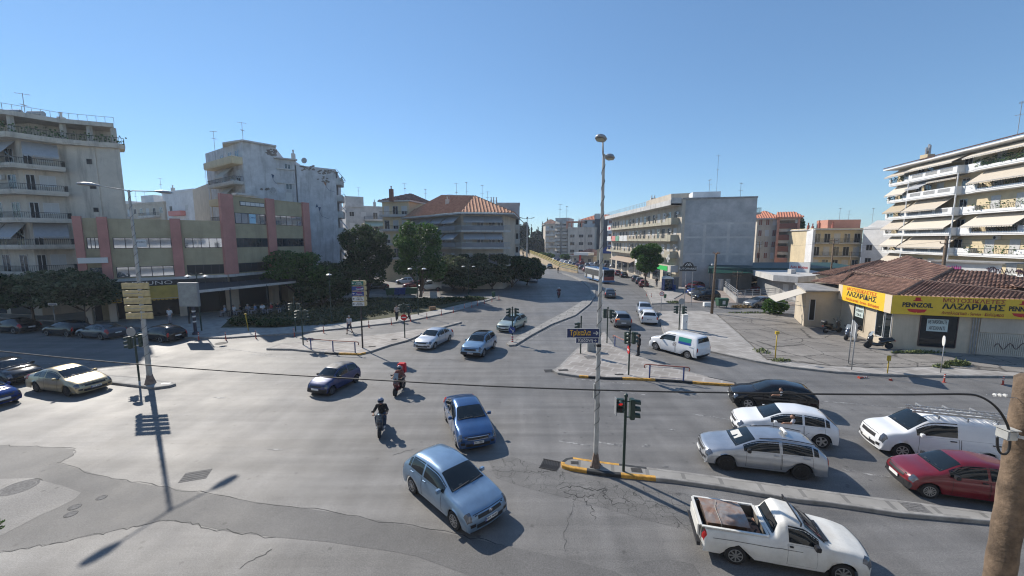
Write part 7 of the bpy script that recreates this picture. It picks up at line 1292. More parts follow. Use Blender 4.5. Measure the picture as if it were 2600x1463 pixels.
def tree(px, py, ptop, pw, label, m, n=5000, s=.34, low=.25, trunk=.16, name='tree', group=None, seed=None, shape='round', Y=None, dx=0):
    b = G(px, py) if Y is None else Vector((X(px, Y), Y, 0)); seed = seed or abs(int(px)); H = at(px, ptop, b.y).z; Wd = pw/1010*b.y; t = thing(name, label, 'tree', tuple(b), group=group); rs = random.Random(seed); z0 = H*low; cz = (z0+H)/2; hz = (H-z0)/2; lobes = [(dx, 0, cz, Wd*.3, Wd*.3, hz*.66)]
    for i in range(26):
        a = rs.uniform(0, 6.28); el = rs.uniform(-.8, .98); rr_ = rs.uniform(.13, .27)
        if shape == 'cone': f = (1-(el+1)/2)*.9+.1; lobes.append((math.cos(a)*Wd*.28*f, math.sin(a)*Wd*.28*f, cz+el*hz*.8, Wd*.2*f+.1, Wd*.2*f+.1, hz*.35))
        else: f = math.sqrt(max(.1, 1-el*el*.8)); lobes.append((dx+math.cos(a)*Wd*.38*f, math.sin(a)*Wd*.38*f, cz+el*hz*.8, Wd*rr_*.8, Wd*rr_*.8, hz*rr_*1.05))
    if shape == 'cone': lobes[0] = (0, 0, cz, Wd*.22, Wd*.22, hz*.95)
    crown_mesh('crown', lobes, n, s, m, t, seed)
    mb = MB(); top = Vector((dx*.6, 0, z0+hz*.7)); k_ = Vector((rs.uniform(-.2, .2), rs.uniform(-.2, .2), z0*.6)); mb.tube([(0, 0, -.05), (0, 0, .25), k_, top], [trunk*1.35, trunk, trunk*.85, trunk*.4], 8)
    for i in range(6): a = i*1.05+rs.random(); e = Vector((dx+math.cos(a)*Wd*.3, math.sin(a)*Wd*.3, z0+hz*rs.uniform(.5, 1.1))); mb.tube([k_+Vector((0, 0, z0*.2)), (k_+e)/2+Vector((0, 0, .2)), e], [trunk*.5, trunk*.35, trunk*.1], 5)
    mb.build('trunk', BARK, t, local=True, smooth=True); return t
tree(222, 826, 672, 235, 'broad leafy street tree in front of the left apartment block', LO, 10000, .3, .28, .14); tree(86, 815, 686, 210, 'dark street tree at the far left in front of the shops', LD, 9000, .3, .27, .13); tree(-60, 812, 690, 160, 'dark street tree cut by the left edge of the photo', LD, 4000, .32, .4, .13)
tree(766, 772, 636, 185, 'bushy tree with sunlit top in front of the pergola', LG, 12000, .3, .18, .2); tree(868, 766, 652, 120, 'smaller dark tree between the bushy tree and the tall dark tree', LD, 7000, .32, .1, .16); tree(933, 757, 552, 130, 'tall dark tree left of the two tall trees', LD, 13000, .36, .12, .25); tree(1068, 756, 560, 126, 'tall bright green tree right of the two tall trees', LG, 13000, .34, .1, .28)
for i, (px, py, pt, w_, m_, l) in enumerate([(1150, 738, 644, 120, LO, 'left'), (1200, 736, 642, 115, LO, 'middle'), (1250, 734, 645, 110, LO, 'right')]): tree(px, py, pt, w_, l+' one of three silvery olive-green trees under the hip roof block', m_, 9000, .36, .06, .15, group='trees in front of the hip roof block')
tree(1300, 729, 648, 110, 'dark tree below the narrow grey block', LD, 9000, .36, .06, .16); tree(1338, 724, 652, 85, 'dark tree at the road bend beside the silver parked car', LD, 7500, .36, .1, .16); tree(1178, 740, 690, 110, 'low dark tree behind the kerb end', LD, 4000, .36, .1, .12); tree(820, 778, 690, 120, 'low dark tree behind the single headed lamp', LD, 5000, .34, .05, .12)
tree(1638, 731, 614, 80, 'round green tree on the right pavement beside the kiosk', LG, 11000, .34, .3, .2)
for i, (px, w_, pt, Y, m_, l) in enumerate([(1434, 24, 645, 172, LG, 'small round street tree right of the far cream awnings'), (1395, 16, 643, 190, LG, 'small round street tree, middle of the far trio'), (1407, 14, 646, 186, LG, 'small round street tree, right of the far trio'), (1379, 20, 641, 195, LB, 'small bright street tree, left of the far trio')]): tree(px, 0, pt, w_, l, m_, 1500, .7, .35, .15, Y=Y, group='small round trees along the far avenue')
for i, (px, w_, pt, Y, l) in enumerate([(1389, 9, 558, 230, 'tallest slim cypress left of the far buildings'), (1376.5, 7, 564, 240, 'slim cypress, second from the right'), (1349, 8, 574, 235, 'slim cypress just right of the floodlight mast'), (1365, 10, 577, 245, 'broader cypress between the slim ones')]): tree(px, 0, pt, w_, l, LC, 1600, .9, .03, .2, Y=Y, shape='cone', group='far cypresses', name='cypress')
for i, (px, w_, pt, Y, l) in enumerate([(1328, 34, 566, 225, 'dense dark conifer left of the floodlight mast'), (1362, 34, 584, 255, 'dark conifer behind the cypresses'), (1345, 40, 600, 215, 'wide dark tree at the foot of the floodlight mast'), (1375, 40, 606, 212, 'wide dark tree below the slim cypresses'), (1310, 30, 590, 230, 'dark conifer half hidden by the grey block'), (1470, 10, 561, 230, 'small dark treetop over the far roofs')]): tree(px, 0, pt, w_, l, LC, 3500, 1.1, .05, .3, Y=Y, group='far dark conifers')
tree(2020, 0, 546, 26, 'dark treetop right of the salmon framed block', LD, 1800, .7, .3, .3, Y=128)
def bush(px, py, pt, w_, label, m, n=3000, s=.2, z=.1, Y=None): b = G(px, py, z); H = at(px, pt, b.y).z-z; Wd = w_/1010*b.y; t = thing('bush', label, 'bush', tuple(b)); rs = random.Random(int(px)); crown_mesh('foliage', [(rs.uniform(-.4, .4)*Wd, rs.uniform(-.2, .2)*Wd, H*rs.uniform(.2, .62), Wd*.2, Wd*.2, H*.3) for _ in range(10)]+[(0, 0, H*.4, Wd*.35, Wd*.3, H*.42)], n, s, m, t, int(px)); mb = MB(); [mb.tube([(0, 0, 0), (math.cos(a)*Wd*.25, math.sin(a)*Wd*.25, H*.6)], .03, 4) for a in (0, 1.3, 2.6, 3.9, 5.2)]; mb.build('stem', BARK, t, local=True)
bush(1960, 797, 750, 74, 'green roadside bush under the shop awning', LG, 1900, .24); bush(1150, 763, 752, 60, 'low dark bush on the park island near the grey cabinet', LD, 1500, .2, .14); bush(1210, 762, 750, 60, 'low dark bush at the far end of the park island', LD, 1500, .2, .14); bush(700, 826, 806, 90, 'low dark hedge in front of the cafe', LD, 2500, .2, .14); bush(620, 824, 800, 60, 'dark planting left of the cafe hedge', LD, 2000, .2, .14)
bt = thing('tree_branch', 'blurred twig of green leaves poking in at the lower left edge', 'branch', tuple(at(-40, 1345, 6.0))); crown_mesh('foliage', [(0, 0, 0, .22, .2, .17), (-.15, 0, -.12, .2, .2, .2), (.08, 0, .05, .12, .1, .1)], 900, .05, LG, bt, 3); mb = MB(); mb.tube([(-.9, 0, -.5), (-.2, 0, -.08), (.15, 0, .05)], [.03, .02, .006], 6); mb.build('twig', BARK, bt, local=True)
mb = MB(); l0, l1 = G(1090, 787, .2), G(1106, 786, .2); mb.tube([l0+Vector((0, 0, .1)), l1+Vector((0, 0, .2))], [.3, .24], 10); tag(mb.build('log', mat('log_wood', (.3, .17, .09), .9, noise=(4, .4))), 'fallen brown log lying on the park island', 'log')
# ---------------- remaining cars
def add_car(proto, fw, rw, pm, label, group=None, hw=.78):
    o = dup(proto, (0, 0, 0), 0, label, group, paint=None); 
    def rec(x):
        for s_ in x.material_slots:
            if s_.link == 'OBJECT' and s_.material != BLKPL: s_.material = pm
        for ch in x.children: rec(ch)
    rec(o); put(o, fw, rw, hw); return o
KD = {}
for k in ('sedan', 'hatch', 'wagon', 'suv', 'small', 'van'): KD[k] = make_car(k, P_DGR, 'parked_car', 'x', q=.45, rim='five')[0]
used = set()
def car(k, fw, rw, pm, label, group=None, hw=.78):
    if k in used: return add_car(KD[k], fw, rw, pm, label, group, hw)
    used.add(k); o = KD[k]; o['label'] = label
    if group: o['group'] = group
    if k == 'van': o['category'] = 'van'
    def rec(x):
        for s_ in x.material_slots:
            if s_.link == 'OBJECT' and s_.material != BLKPL: s_.material = pm
        for ch in x.children: rec(ch)
    rec(o); return put(o, fw, rw, hw)
gl = 'dark cars parked in the shade on the left'
car('sedan', (-15, 845), (39, 848), P_BK, 'dark car parked in the shade, cut by the left edge', gl); car('hatch', (125, 853), (169, 856), P_BK, 'dark hatchback parked in the shade, second from the left edge', gl); car('sedan', (209, 859), (257, 863), P_DGR, 'dark saloon with a visible number plate parked left of the signal with the disc', gl); car('wagon', (358, 865), (413, 871), P_BK, 'dark estate parked in the shade right behind the left lamp post', gl)
gc_ = 'cars in the car park'
car('hatch', (1765, 736.5), (1786, 734), P_RED, 'red hatchback nearest the kiosk in the car park', gc_, .9); car('wagon', (1738, 728), (1765, 727), P_GRY, 'pale blue-grey car behind the red hatchback in the car park', gc_); car('small', (1755, 750), (1800, 746), P_BLUE, 'blue car in the car park with only its nose showing', gc_); car('sedan', (1763, 755), (1812, 751), P_DGR, 'dark grey car between the blue one and the black SUV', gc_); car('suv', (1777, 764.5), (1822, 763), P_BK, 'black SUV with a white sunshade left of the green dumpster', gc_)
car('suv', (1931, 744), (1962, 743), P_RED, 'red SUV parked in front of the office hut', gc_); car('hatch', (1915, 783), (1960, 780), P_GRY, 'grey hatchback half behind the roadside bush', None); car('van', (1818, 724), (1848, 722), P_WH, 'white van behind the gate pillars of the car park', gc_); car('sedan', (1850, 728), (1880, 726), P_BK, 'dark car under the green canopy, left', gc_); car('sedan', (1895, 727), (1925, 725), P_BK, 'dark car under the green canopy, right', gc_)
gr_ = 'cars parked along the right kerb'
car('hatch', (1621, 724), (1625, 731), P_RED, 'red hatchback parked under the round tree, seen from behind', gr_); car('hatch', (1612, 717), (1616, 723), P_DGR, 'dark grey car parked just ahead of the red one under the round tree', gr_); car('wagon', (1602, 710), (1607, 717), P_DGR, 'dark car parked second ahead of the red one under the round tree', gr_); car('sedan', (1570, 700), (1580, 708), P_BK, 'black saloon parked before the shop with the tan canopy', gr_); car('small', (1556, 696), (1563, 702), P_RED, 'bright red small car parked by the bus', gr_)
car('wagon', (1365, 708), (1362, 724), P_LSIL, 'silver parked car beside the dark trees at the bend', None); car('van', (1082, 738), (1103, 737), P_WH, 'white pickup-like van behind the tall green tree', None); car('hatch', (1020, 722), (1036, 722), P_WH, 'white car far behind the blue dumpsters', None); car('hatch', (1043, 733), (1062, 732), P_RED, 'red car behind the dumpsters', None); car('sedan', (940, 738), (975, 736), P_BK, 'black car parked in the deep shade left of the dumpsters'); car('suv', (1391, 684), (1389, 680), P_BK, 'dark car coming out of the underpass lane')
gf = 'distant cars queued on the far avenue'; rr = random.Random(21); PAL = [P_WH, P_LSIL, P_GRY, P_WH, P_DGR, P_SIL, P_NAVY, P_RED]; ordn = ['nearest', 'second nearest', 'third nearest', 'fourth nearest', 'fifth nearest', 'sixth nearest', 'seventh nearest', 'eighth nearest', 'ninth nearest', 'tenth nearest', 'eleventh nearest', 'twelfth nearest', 'thirteenth nearest', 'farthest']
for i in range(14):
    k = i/13; px = 1476-(1476-1352)*k+2; py = 689-(689-650)*(k**.8); car(['small', 'hatch', 'sedan', 'suv'][i % 4], (px-1.5, py-1.2), (px+3, py+.9), P_RED if i == 0 else PAL[(i*3+1) % 8], ordn[i]+' car of the left lane queue on the far avenue behind the yellow fence', gf)
for i in range(9):
    k = i/8; px = 1483-(1483-1380)*k; py = 678-(678-650)*k; car(['hatch', 'van', 'sedan'][i % 3], (px-1.5, py-1.2), (px+3, py+.9), PAL[(i*5+2) % 8], ordn[i]+' car of the right lane queue on the far avenue', gf)
for i in range(5): car(['sedan', 'van', 'hatch', 'suv', 'wagon'][i], (1490+i*13, 676+i*.8), (1497+i*13, 678+i*.8), PAL[(i+1) % 8], ['first', 'second', 'third', 'fourth', 'fifth'][i]+' from the left of the cars in front of the petrol station', 'cars in front of the petrol station')
# ---------------- city bus
b0, b1 = G(1486, 709), G(1522, 719.5); d = (b0-b1).normalized(); rz = math.atan2(d.y, d.x); pc = G(1548, 721)+d*6.0; nn = Vector((-d.y, d.x, 0)); nn = nn if nn.dot(pc) > 0 else -nn; pc = pc+nn*(-.2); t = thing('city_bus', 'white and blue city bus on the far bend partly behind the lamp post', 'bus', (pc.x, pc.y, 0), rz)
BW_, BBL = paint('bus_white', (.6, .62, .64)), paint('bus_blue', (.03, .16, .4)); mb = MB(); mb.box(-6, 6, -1.25, 1.25, .35, 3.0); mb.build('body', BW_, t, local=True, bevel=.12); mb = MB(); mb.box(-6.02, 6.02, -1.27, 1.27, .34, .7); mb.build('lower_band', BBL, t, local=True, bevel=.02); mb = MB(); mb.box(-5.9, 5.9, -1.2, 1.2, 3.0, 3.08); mb.box(-4, -1, -.8, .8, 3.08, 3.25); mb.build('roof', BBL, t, local=True)
for s_ in (-1, 1): mb = MB(); mb.box(-5.6, 5.7, s_*1.262, s_*1.275, 1.35, 2.65); w_ = mb.build('side_window', GLASSD, t, local=True); mb = MB(); [mb.box(x-.04, x+.04, s_*1.27, s_*1.285, 1.35, 2.65) for x in np.arange(-4.2, 5.5, 1.4)]; mb.build('pillar', BLKPL, w_, local=True); [make_wheel(t, x, s_*1.1, .48, s_, 'five', GALV, .4) for x in (-3.2, 2.9)]; mb = MB(); [mb.box(x-.55, x+.55, s_*1.28, s_*1.29, .45, 2.5) for x in (.2, 4.8)]; mb.build('door', GLASSD, t, local=True)
mb = MB(); mb.box(-6.03, -6.01, -1.15, 1.15, 1.5, 2.9); mb.build('rear_window', GLASSD, t, local=True); mb = MB(); mb.box(-6.04, -6.02, -1.1, 1.1, .75, 1.5); mb.build('engine_cover', mat('bus_advert', (.3, .06, .05), .5), t, local=True); mb = MB(); mb.box(6.01, 6.03, -1.15, 1.15, 1.1, 2.9); mb.build('windshield', GLASSD, t, local=True)
# ================================================================ people
SKIN = mat('skin', (.42, .24, .16), .6); SKIN2 = mat('skin_tanned', (.32, .17, .11), .6)
CL = lambda n, c: mat('cloth_'+n, c, .9, noise=(14, .15))
def ball(mb, c, r, n=8): mb.lathe([(r*math.sin(math.pi*i/n), -r*math.cos(math.pi*i/n)) for i in range(n+1)], 10, c=tuple(c))
def limb(mb, pts, rs):
    for p, r in zip(pts, rs): ball(mb, p, r)
    mb.tube(pts, rs, 10)
def fuse(mb, name, m, par, vox):
    o = mb.build(name, m, par, local=True, fix=False); md = o.modifiers.new('r', 'REMESH'); md.mode = 'VOXEL'; md.voxel_size = vox; md.use_smooth_shade = True; sm = o.modifiers.new('s', 'SMOOTH'); sm.iterations = 2
    dg = bpy.context.evaluated_depsgraph_get(); me = bpy.data.meshes.new_from_object(o.evaluated_get(dg)); o.modifiers.clear(); o.data = me; me.name = name; me.polygons.foreach_set('use_smooth', [True]*len(me.polygons)); return o
POSE = {}
def pose(kind):
    V = lambda *a: Vector(a)
    P = dict(pel=V(0, 0, .93), che=V(0, 0, 1.28), nk=V(0, 0, 1.48), hd=V(.02, 0, 1.63))
    for s, k in ((1, 'L'), (-1, 'R')):
        if kind == 'stand': A = [V(0, .19*s, 1.42), V(-.04, .24*s, 1.13), V(.06, .25*s, .88)]; B = [V(0, .09*s, .9), V(.02*s+.02, .1*s, .5), V(.03*s, .11*s, .08)]
        elif kind == 'walk': A = [V(0, .19*s, 1.42), V(.1*s, .25*s, 1.14), V(.2*s+.05, .24*s, .92)]; B = [V(0, .09*s, .9), V(-.16*s+.06, .1*s, .5), V(-.34*s, .1*s, .09)]
        elif kind == 'ride': A = [V(-.1, .19*s, 1.25), V(.05, .33*s, 1.02), V(.36, .3*s, 1.0)]; B = [V(-.2, .1*s, .78), V(.2, .2*s, .78), V(.18, .17*s, .36)]
        else: A = [V(0, .19*s, .98), V(.08, .25*s, .74), V(.3, .15*s, .72)]; B = [V(0, .1*s, .5), V(.42, .13*s, .52), V(.42, .13*s, .08)]
        P['a'+k] = A; P['l'+k] = B
    if kind == 'ride': P.update(pel=V(-.22, 0, .82), che=V(-.15, 0, 1.1), nk=V(-.1, 0, 1.32), hd=V(-.05, 0, 1.47))
    if kind == 'sit': P.update(pel=V(0, 0, .52), che=V(-.02, 0, .84), nk=V(0, 0, 1.05), hd=V(.03, 0, 1.2))
    return P
def person(kind, loc, rz, label, shirt, legs, hair=None, shoes=None, vox=.014, skin=SKIN, helmet=None, H=1.0, group=None, shorts=False, longs=False, bag=None):
    t = thing('person', label, 'person', loc, rz, group); P = pose(kind); mb = MB(); hd = P['hd']
    ball(mb, hd, .1); ball(mb, hd+Vector((.015, 0, -.06)), .08); ball(mb, hd+Vector((-.02, 0, .03)), .1); limb(mb, [P['nk']-Vector((0, 0, .05)), hd-Vector((.02, 0, .08))], [.065, .055]); limb(mb, [hd+Vector((.1, 0, 0)), hd+Vector((.118, 0, -.03))], [.012, .018])
    for s in (-1, 1): limb(mb, [hd+Vector((-.01, s*.095, .0)), hd+Vector((-.01, s*.1, -.03))], [.02, .015])
    limb(mb, [P['pel'], (P['pel']+P['che'])/2, P['che']], [.13, .12, .14]); limb(mb, [P['aL'][0], P['nk']-Vector((0, 0, .04)), P['aR'][0]], [.07, .08, .07])
    for k in 'LR':
        A, B = P['a'+k], P['l'+k]; s = 1 if k == 'L' else -1; limb(mb, A, [.055, .042, .028]); limb(mb, [P['pel'], B[0]], [.1, .09]); limb(mb, B, [.088, .058, .04]); limb(mb, [B[2]-Vector((.04, 0, .0)), B[2]+Vector((.06, 0, -.035)), B[2]+Vector((.16, .01*s, -.05))], [.04, .035, .025])
        w_ = A[2]; d = (A[2]-A[1]).normalized(); side = Vector((0, 1, 0)) if kind == 'ride' else Vector((1, 0, 0)); side = (side-d*side.dot(d)).normalized(); fw = d.cross(side); palm = w_+d*.05; limb(mb, [w_, palm, w_+d*.09], [.028, .033, .03])
        for i in range(4): q = w_+d*.09+side*(.025*(i-1.5)*.66); L_ = (.07, .08, .075, .06)[i]; curl = fw*(.05 if kind == 'ride' else .02); limb(mb, [q, q+d*L_*.5+curl*.3, q+d*L_*.8+curl], [.0105, .0095, .0085])
        q = w_+d*.03+side*-.03; limb(mb, [q, q-side*.025+d*.03, q-side*.03+d*.055+fw*.015], [.013, .011, .01])
    fuse(mb, 'body', skin, t, min(vox, .011) if vox < .02 else vox)
    mb = MB(); [ball(mb, hd+Vector((.093, s*.035, .01)), .011, 5) for s in (-1, 1)]; mb.build('eyes', BLKINK, t, local=True); mb = MB(); mb.bar(hd+Vector((.1, -.025, -.065)), hd+Vector((.1, .025, -.065)), .01); mb.build('mouth', mat('lips', (.3, .1, .08), .6), t, local=True)
    e = .018; mb = MB(); limb(mb, [P['pel']+Vector((0, 0, .02)), (P['pel']+P['che'])/2, P['che']], [.135+e, .13+e, .15+e]); limb(mb, [P['aL'][0], P['nk']-Vector((0, 0, .06)), P['aR'][0]], [.07+e, .075+e, .07+e])
    for k in 'LR': A = P['a'+k]; limb(mb, [A[0], A[0].lerp(A[1], .8)] if not longs else A[:2]+[A[1].lerp(A[2], .9)], [.06+e, .055+e] if not longs else [.06+e, .05+e, .04+e])
    fuse(mb, 'shirt', shirt, t, vox); mb = MB(); limb(mb, [P['pel'], P['pel']-Vector((0, 0, .02))], [.14+e, .14+e])
    for k in 'LR': B = P['l'+k]; limb(mb, [P['pel'], B[0]], [.11+e, .1+e]); limb(mb, [B[0], B[1]]+([B[2]+Vector((0, 0, .03))] if not shorts else []), [.098+e, .07+e]+([.058+e] if not shorts else []))
    fuse(mb, 'shorts' if shorts else 'trousers', legs, t, vox)
    for k in 'LR': B = P['l'+k]; mb = MB(); limb(mb, [B[2]-Vector((.05, 0, .03)), B[2]+Vector((.08, 0, -.045)), B[2]+Vector((.17, 0, -.055))], [.048, .045, .032]); mb.build('shoe', shoes or BLKPL, t, local=True, smooth=True)
    if helmet: mb = MB(); ball(mb, hd+Vector((-.01, 0, .035)), .155, 12); fuse(mb, 'helmet', helmet, t, .02); mb = MB(); [mb.tube([hd+Vector((.15*math.cos(a)-.01, .15*math.sin(a), .02+dz)) for a in np.linspace(-1, 1, 7)], .02, 5) for dz in (0, .03, .06)]; mb.build('visor', GLASSD, t, local=True)
    elif hair: mb = MB(); ball(mb, hd+Vector((-.03, 0, .04)), .115, 10); ball(mb, hd+Vector((-.05, 0, -.01)), .1, 8); fuse(mb, 'hair', hair, t, .02)
    if H != 1: t.scale = (H, H, H)
    return t
def scooter(loc, rz, label, bm_, box=False, screen=True, group=None, name='scooter', lean=0, moped=False):
    t = thing(name, label, 'motorbike' if moped else 'scooter', loc, rz, group); t.rotation_euler = (lean, 0, rz); wr = .28 if moped else .25
    for x, nm in ((.68, 'front_wheel'), (-.62, 'rear_wheel')):
        mb = MB(); mb.lathe([(wr*.68, -.05), (wr*.95, -.055), (wr, 0), (wr*.95, .055), (wr*.68, .05)], 18, 'y', (x, 0, wr)); w_ = mb.build(nm, RUB, t, local=True, smooth=50); mb = MB(); mb.lathe([(wr*.7, -.03), (.04, -.05), (.04, .05), (wr*.7, .03)], 14, 'y', (x, 0, wr)); mb.build('rim', ALLOY, w_, local=True)
    mb = MB(); f = mb; limb(f, [(.5, 0, .95), (.58, 0, .7), (.5, 0, .38)], [.13, .17, .12]); limb(f, [(.66, 0, .56), (.72, 0, .52)], [.1, .07]); limb(f, [(.45, 0, .34), (.1, 0, .3), (-.2, 0, .34)], [.13, .14, .14]); limb(f, [(-.15, 0, .5), (-.45, 0, .62), (-.85, 0, .72)], [.17, .17, .09]); fuse(mb, 'fairing', bm_, t, .022)
    mb = MB(); limb(mb, [(-.05, 0, .74), (-.35, 0, .76), (-.72, 0, .82)], [.1, .13, .1]); fuse(mb, 'seat', BLKPL, t, .025)
    mb = MB(); mb.tube([(.36, -.36, 1.0), (.44, -.2, .99), (.47, 0, .98), (.44, .2, .99), (.36, .36, 1.0)], .018, 6); mb.build('handlebar', BLKPL, t, local=True); mb = MB(); mb.tube([(.5, 0, .9), (.68, 0, wr)], .035, 6); mb.build('fork', GALV, t, local=True); mb = MB(); mb.lathe([(.02, .66), (.07, .66), (.06, .7), (.02, .72)], 10, 'x', (0, 0, .86)); mb.build('headlight', LAMP, t, local=True)
    for s in (-1, 1): mb = MB(); mb.tube([(.42, s*.22, 1.0), (.42, s*.3, 1.16)], .008, 4); mb.box(.405, .425, s*.3-.07, s*.3+.07, 1.13, 1.22); mb.build('mirror', BLKPL, t, local=True)
    if screen: mb = MB(); mb.add([(.6, -.16, .98), (.6, .16, .98), (.42, .13, 1.32), (.42, -.13, 1.32)], [(0, 1, 2, 3)]); mb.prism([(.6, -.16, .98), (.6, .16, .98), (.42, .13, 1.32), (.42, -.13, 1.32)], (.008, 0, 0)); mb.build('windscreen', mat('smoked_screen', (.25, .28, .3), .1), t, local=True)
    if box: mb = MB(); limb(mb, [(-.85, -.12, 1.0), (-.85, .12, 1.0)], [.17, .17]); fuse(mb, 'top_box', BLKPL, t, .03)
    mb = MB(); mb.box(-.98, -.9, -.06, .06, .62, .68); mb.build('tail_light', REDL, t, local=True); mb = MB(); mb.tube([(-.3, -.17, .26), (-.8, -.19, .34)], [.04, .055], 8); mb.build('exhaust', GALV, t, local=True); t.scale = (1, 1, 1) if moped else (1.18, 1.1, 1.1); return t
BKC = CL('black', (.015, .015, .017)); JEAN = CL('denim', (.03, .05, .09)); GRYC = CL('grey', (.22, .22, .24)); PALE = CL('pale', (.45, .44, .46)); HAIRD = mat('dark_hair', (.02, .014, .01), .7); HAIRG = mat('grey_hair', (.3, .29, .27), .8)
def pt(px, py, z=0): c = G(px, py, z); return (c.x, c.y, z)
# riders: the near one and the courier, both coming towards the camera
p = G(966, 1105); rz = math.atan2(-1, .18); fx = Vector((math.cos(rz), math.sin(rz), 0)); c = p-fx*.45; scooter((c.x, c.y, 0), rz, 'small dark scooter ridden by the person in the black t-shirt', paint('moped_black', (.02, .025, .035)), screen=False, moped=True, name='motorbike'); person('ride', (c.x, c.y, 0), rz, 'rider in a black t-shirt, jeans and blue-grey helmet beside the dark blue saloon', BKC, JEAN, helmet=paint('helmet_blue_grey', (.12, .14, .22)), shoes=SWHITE, vox=.013, skin=SKIN2)
p = G(1007, 1003); rz = math.atan2(-1, -.1); fx = Vector((math.cos(rz), math.sin(rz), 0)); c = p-fx*.5; scooter((c.x, c.y, 0), rz, 'dark red scooter ridden by the courier with the red bag', paint('moped_red', (.1, .015, .015)), moped=True, name='motorbike'); person('ride', (c.x, c.y, 0), rz, 'courier on a scooter wearing a grey helmet and a big red delivery bag', CL('brown_red', (.2, .08, .07)), BKC, helmet=paint('helmet_grey', (.25, .25, .28)), vox=.015)
bg_ = thing('delivery_bag', 'big red square delivery bag on the back of the courier', 'bag', (c.x-fx.x*.48, c.y-fx.y*.48, 1.05), rz); mb = MB(); mb.box(-.2, .2, -.24, .24, 0, .62); mb.build('bag', CL('bag_red', (.5, .02, .03)), bg_, local=True, bevel=.05); mb = MB(); mb.box(.2, .215, -.15, .15, .25, .5); mb.build('pocket', mat('bag_pink', (.6, .2, .22), .7), bg_, local=True)
p = G(1419, 755); rz = math.atan2(-1, -.25); scooter(tuple(p), rz, 'distant scooter coming down the empty avenue lane', P_RED, screen=False, moped=True, name='motorbike'); person('ride', tuple(p), rz, 'distant rider in dark clothes on the scooter in the avenue lane', CL('maroon', (.12, .03, .03)), BKC, helmet=paint('helmet_white', (.6, .6, .6)), vox=.03)
# parked scooters at the shop
sc_ = 'scooters parked outside the motorcycle shop'; q = G(2230, 885, .16); q2 = G(2160, 862, .16); q3 = G(2112, 845, .16)
scooter(tuple(q), R(168), 'black maxi scooter nearest the shop corner', paint('scooter_black', (.012, .012, .014)), group=sc_); scooter(tuple(q2), R(205), 'silver blue scooter with a top box, middle of the three at the shop', paint('scooter_silver_blue', (.14, .17, .22), .4), box=True, group=sc_); scooter(tuple(q3), R(10), 'black scooter with a top box, farthest left of the three at the shop', paint('scooter_black', (.03,)*3), box=True, group=sc_)
# pedestrians
person('walk', pt(888, 846), math.atan2(-1, -.1), 'man in a pale grey t-shirt and dark shorts walking by the left kerb', PALE, CL('navy', (.03, .04, .07)), HAIRG, shorts=True, vox=.018, skin=SKIN2)
person('walk', pt(1008, 813, .14), math.atan2(-1, .4), 'person in a beige top and dark trousers on the left pavement', CL('beige', (.4, .32, .28)), BKC, HAIRD, vox=.02); person('walk', pt(1038, 811, .14), math.atan2(-1, 1.2), 'person in black walking behind the no entry sign', BKC, BKC, HAIRD, shoes=SWHITE, vox=.02)
person('stand', pt(1621, 903, .14), math.atan2(.3, -1), 'person all in black standing at the edge of the right island', BKC, BKC, HAIRD, vox=.015, skin=SKIN2, longs=True); person('walk', pt(1417, 694), 1.9, 'distant pedestrian in dark clothes at the far end of the long median', BKC, BKC, HAIRD, vox=.03); person('stand', pt(1667, 728, .14), 1, 'person in dark clothes in the shade of the round tree', BKC, GRYC, HAIRD, vox=.03)
person('stand', pt(1692, 737, .14), -2, 'person in brown clothes in front of the blue kiosk', CL('brown', (.14, .08, .05)), BKC, HAIRD, vox=.03)
cf = 'people around the cafe'; person('stand', pt(433, 822, .14), -1.5, 'person in a white shirt standing under the yellow awning', CL('white', (.6, .6, .6)), GRYC, HAIRD, group=cf, vox=.03)
CH = thing('cafe_chair', 'x', 'chair', group='cafe chairs on the terrace'); CHM = mat('chair_dark', (.05, .045, .04), .7)
mb = MB(); mb.box(-.22, .22, -.22, .22, .42, .46); mb.build('seat', CHM, CH, local=True); mb = MB(); mb.box(-.24, -.2, -.22, .22, .5, .88); mb.build('backrest', CHM, CH, local=True); [(lambda m2: (m2.tube([(a, b, 0), (a, b, .44)], .018, 5), m2.build('leg', CHM, CH, local=True)))(MB()) for a in (-.2, .2) for b in (-.2, .2)]
TB = thing('cafe_table', 'x', 'table', group='cafe tables on the terrace'); mb = MB(); mb.lathe([(.38, .7), (.38, .74), (.01, .745)], 14); mb.build('tabletop', CHM, TB, local=True); mb = MB(); mb.lathe([(.22, 0), (.2, .03), (.03, .05), (.03, .7)], 10); mb.build('pedestal', CHM, TB, local=True)
SH_ = [CL('sky', (.3, .38, .5)), CL('white', (.6,)*3), BKC, GRYC, CL('shirt_blue', (.2, .3, .5)), CL('white', (.6,)*3), CL('shirt_red', (.4, .05, .05)), BKC]; SHN = ['pale blue top', 'white top near the left end', 'black top', 'grey top', 'blue shirt', 'white top near the right end', 'red top', 'black top, rightmost of the seated row']
first = [True, True]
for i, px in enumerate((572, 594, 612, 630, 649, 667, 690, 706)):
    b = G(px, 803-i*1.2, .14); sr = -.6 if i % 2 else -2.4; dx = .0; person('sit', tuple(b), sr, 'seated cafe guest in a '+SHN[i], SH_[i], GRYC, HAIRD if i % 3 else HAIRG, group='seated cafe guests', vox=.03); o = CH if i == 0 else dup(CH, (0, 0, 0)); o.location = tuple(b); o.rotation_euler = (0, 0, sr); o['label'] = 'dark cafe chair under the guest in a '+SHN[i]
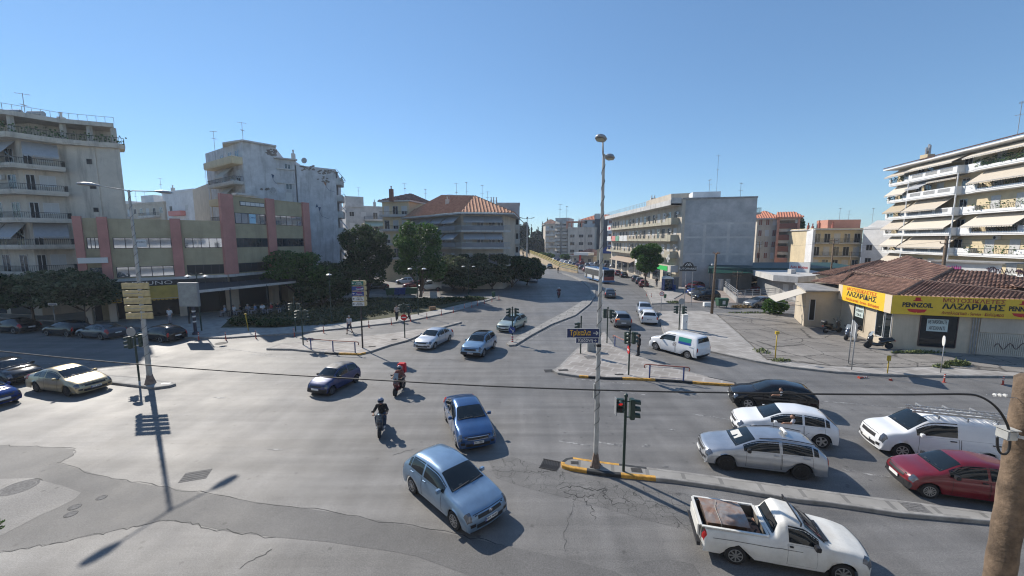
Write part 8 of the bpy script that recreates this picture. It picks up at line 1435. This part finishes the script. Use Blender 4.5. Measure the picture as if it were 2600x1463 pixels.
for i, px in enumerate((583, 621, 658, 698)): b = G(px, 805-i*2.4, .14); o = TB if i == 0 else dup(TB, (0, 0, 0)); o.location = tuple(b); o['label'] = 'small dark cafe table between '+['the two leftmost seated guests', 'the third and fourth seated guests', 'the fifth and sixth seated guests', 'the two rightmost seated guests'][i]
# drivers seen through open windows: forearm and shirt at the sill
def arm(car_t, x, y, z, shirt, label):
    M = W[car_t]; rz = car_t.rotation_euler[2]; b = M @ Vector((x, y, z)); t = thing('person', label, 'person', tuple(b), rz); mb = MB(); s = 1 if y > 0 else -1
    limb(mb, [(-.12, -s*.12, .22), (-.12, -s*.1, .27)], [.09, .095]); limb(mb, [(-.15, -s*.06, .12), (-.02, s*.1, .02), (.22, s*.12, .02)], [.05, .045, .032]); limb(mb, [(.22, s*.12, .02), (.3, s*.12, 0)], [.035, .025]); [limb(mb, [(.3, s*.12+dy, 0), (.36, s*.13+dy, -.02)], [.01, .009]) for dy in (-.03, -.01, .01, .03)]; limb(mb, [(.25, s*.09, .03), (.3, s*.06, .03)], [.012, .01]); fuse(mb, 'body', SKIN2, t, .012)
    mb = MB(); limb(mb, [(-.15, -s*.12, -.12), (-.15, -s*.06, .12), (-.08, s*.03, .05)], [.14, .09, .07]); fuse(mb, 'shirt', shirt, t, .02); mb = MB(); ball(mb, (-.14, -s*.12, .3), .09); mb.build('hair', HAIRD, t, local=True, smooth=True)
arm(T_PUL, -.05, .8, .98, PALE, 'driver of the white hatchback in a pale shirt with an arm out of the window'); arm(T_MEG, -.1, .79, .97, CL('white', (.6,)*3), 'driver of the black hatchback with an arm resting on the window sill')

# ================================================================ air
hz = MB(); hz.box(-420, 420, -60, 620, -1, 34); o = hz.build('haze', mat('haze_tmp', (1, 1, 1))); o['kind'] = 'stuff'; m = bpy.data.materials.new('haze_air'); m.use_nodes = True; n = m.node_tree; n.nodes.clear(); ou = n.nodes.new('ShaderNodeOutputMaterial'); pv = n.nodes.new('ShaderNodeVolumePrincipled'); pv.inputs['Color'].default_value = (.8, .88, 1, 1); pv.inputs['Density'].default_value = .00035; pv.inputs['Anisotropy'].default_value = .3; n.links.new(pv.outputs[0], ou.inputs['Volume']); o.data.materials.clear(); o.data.materials.append(m)
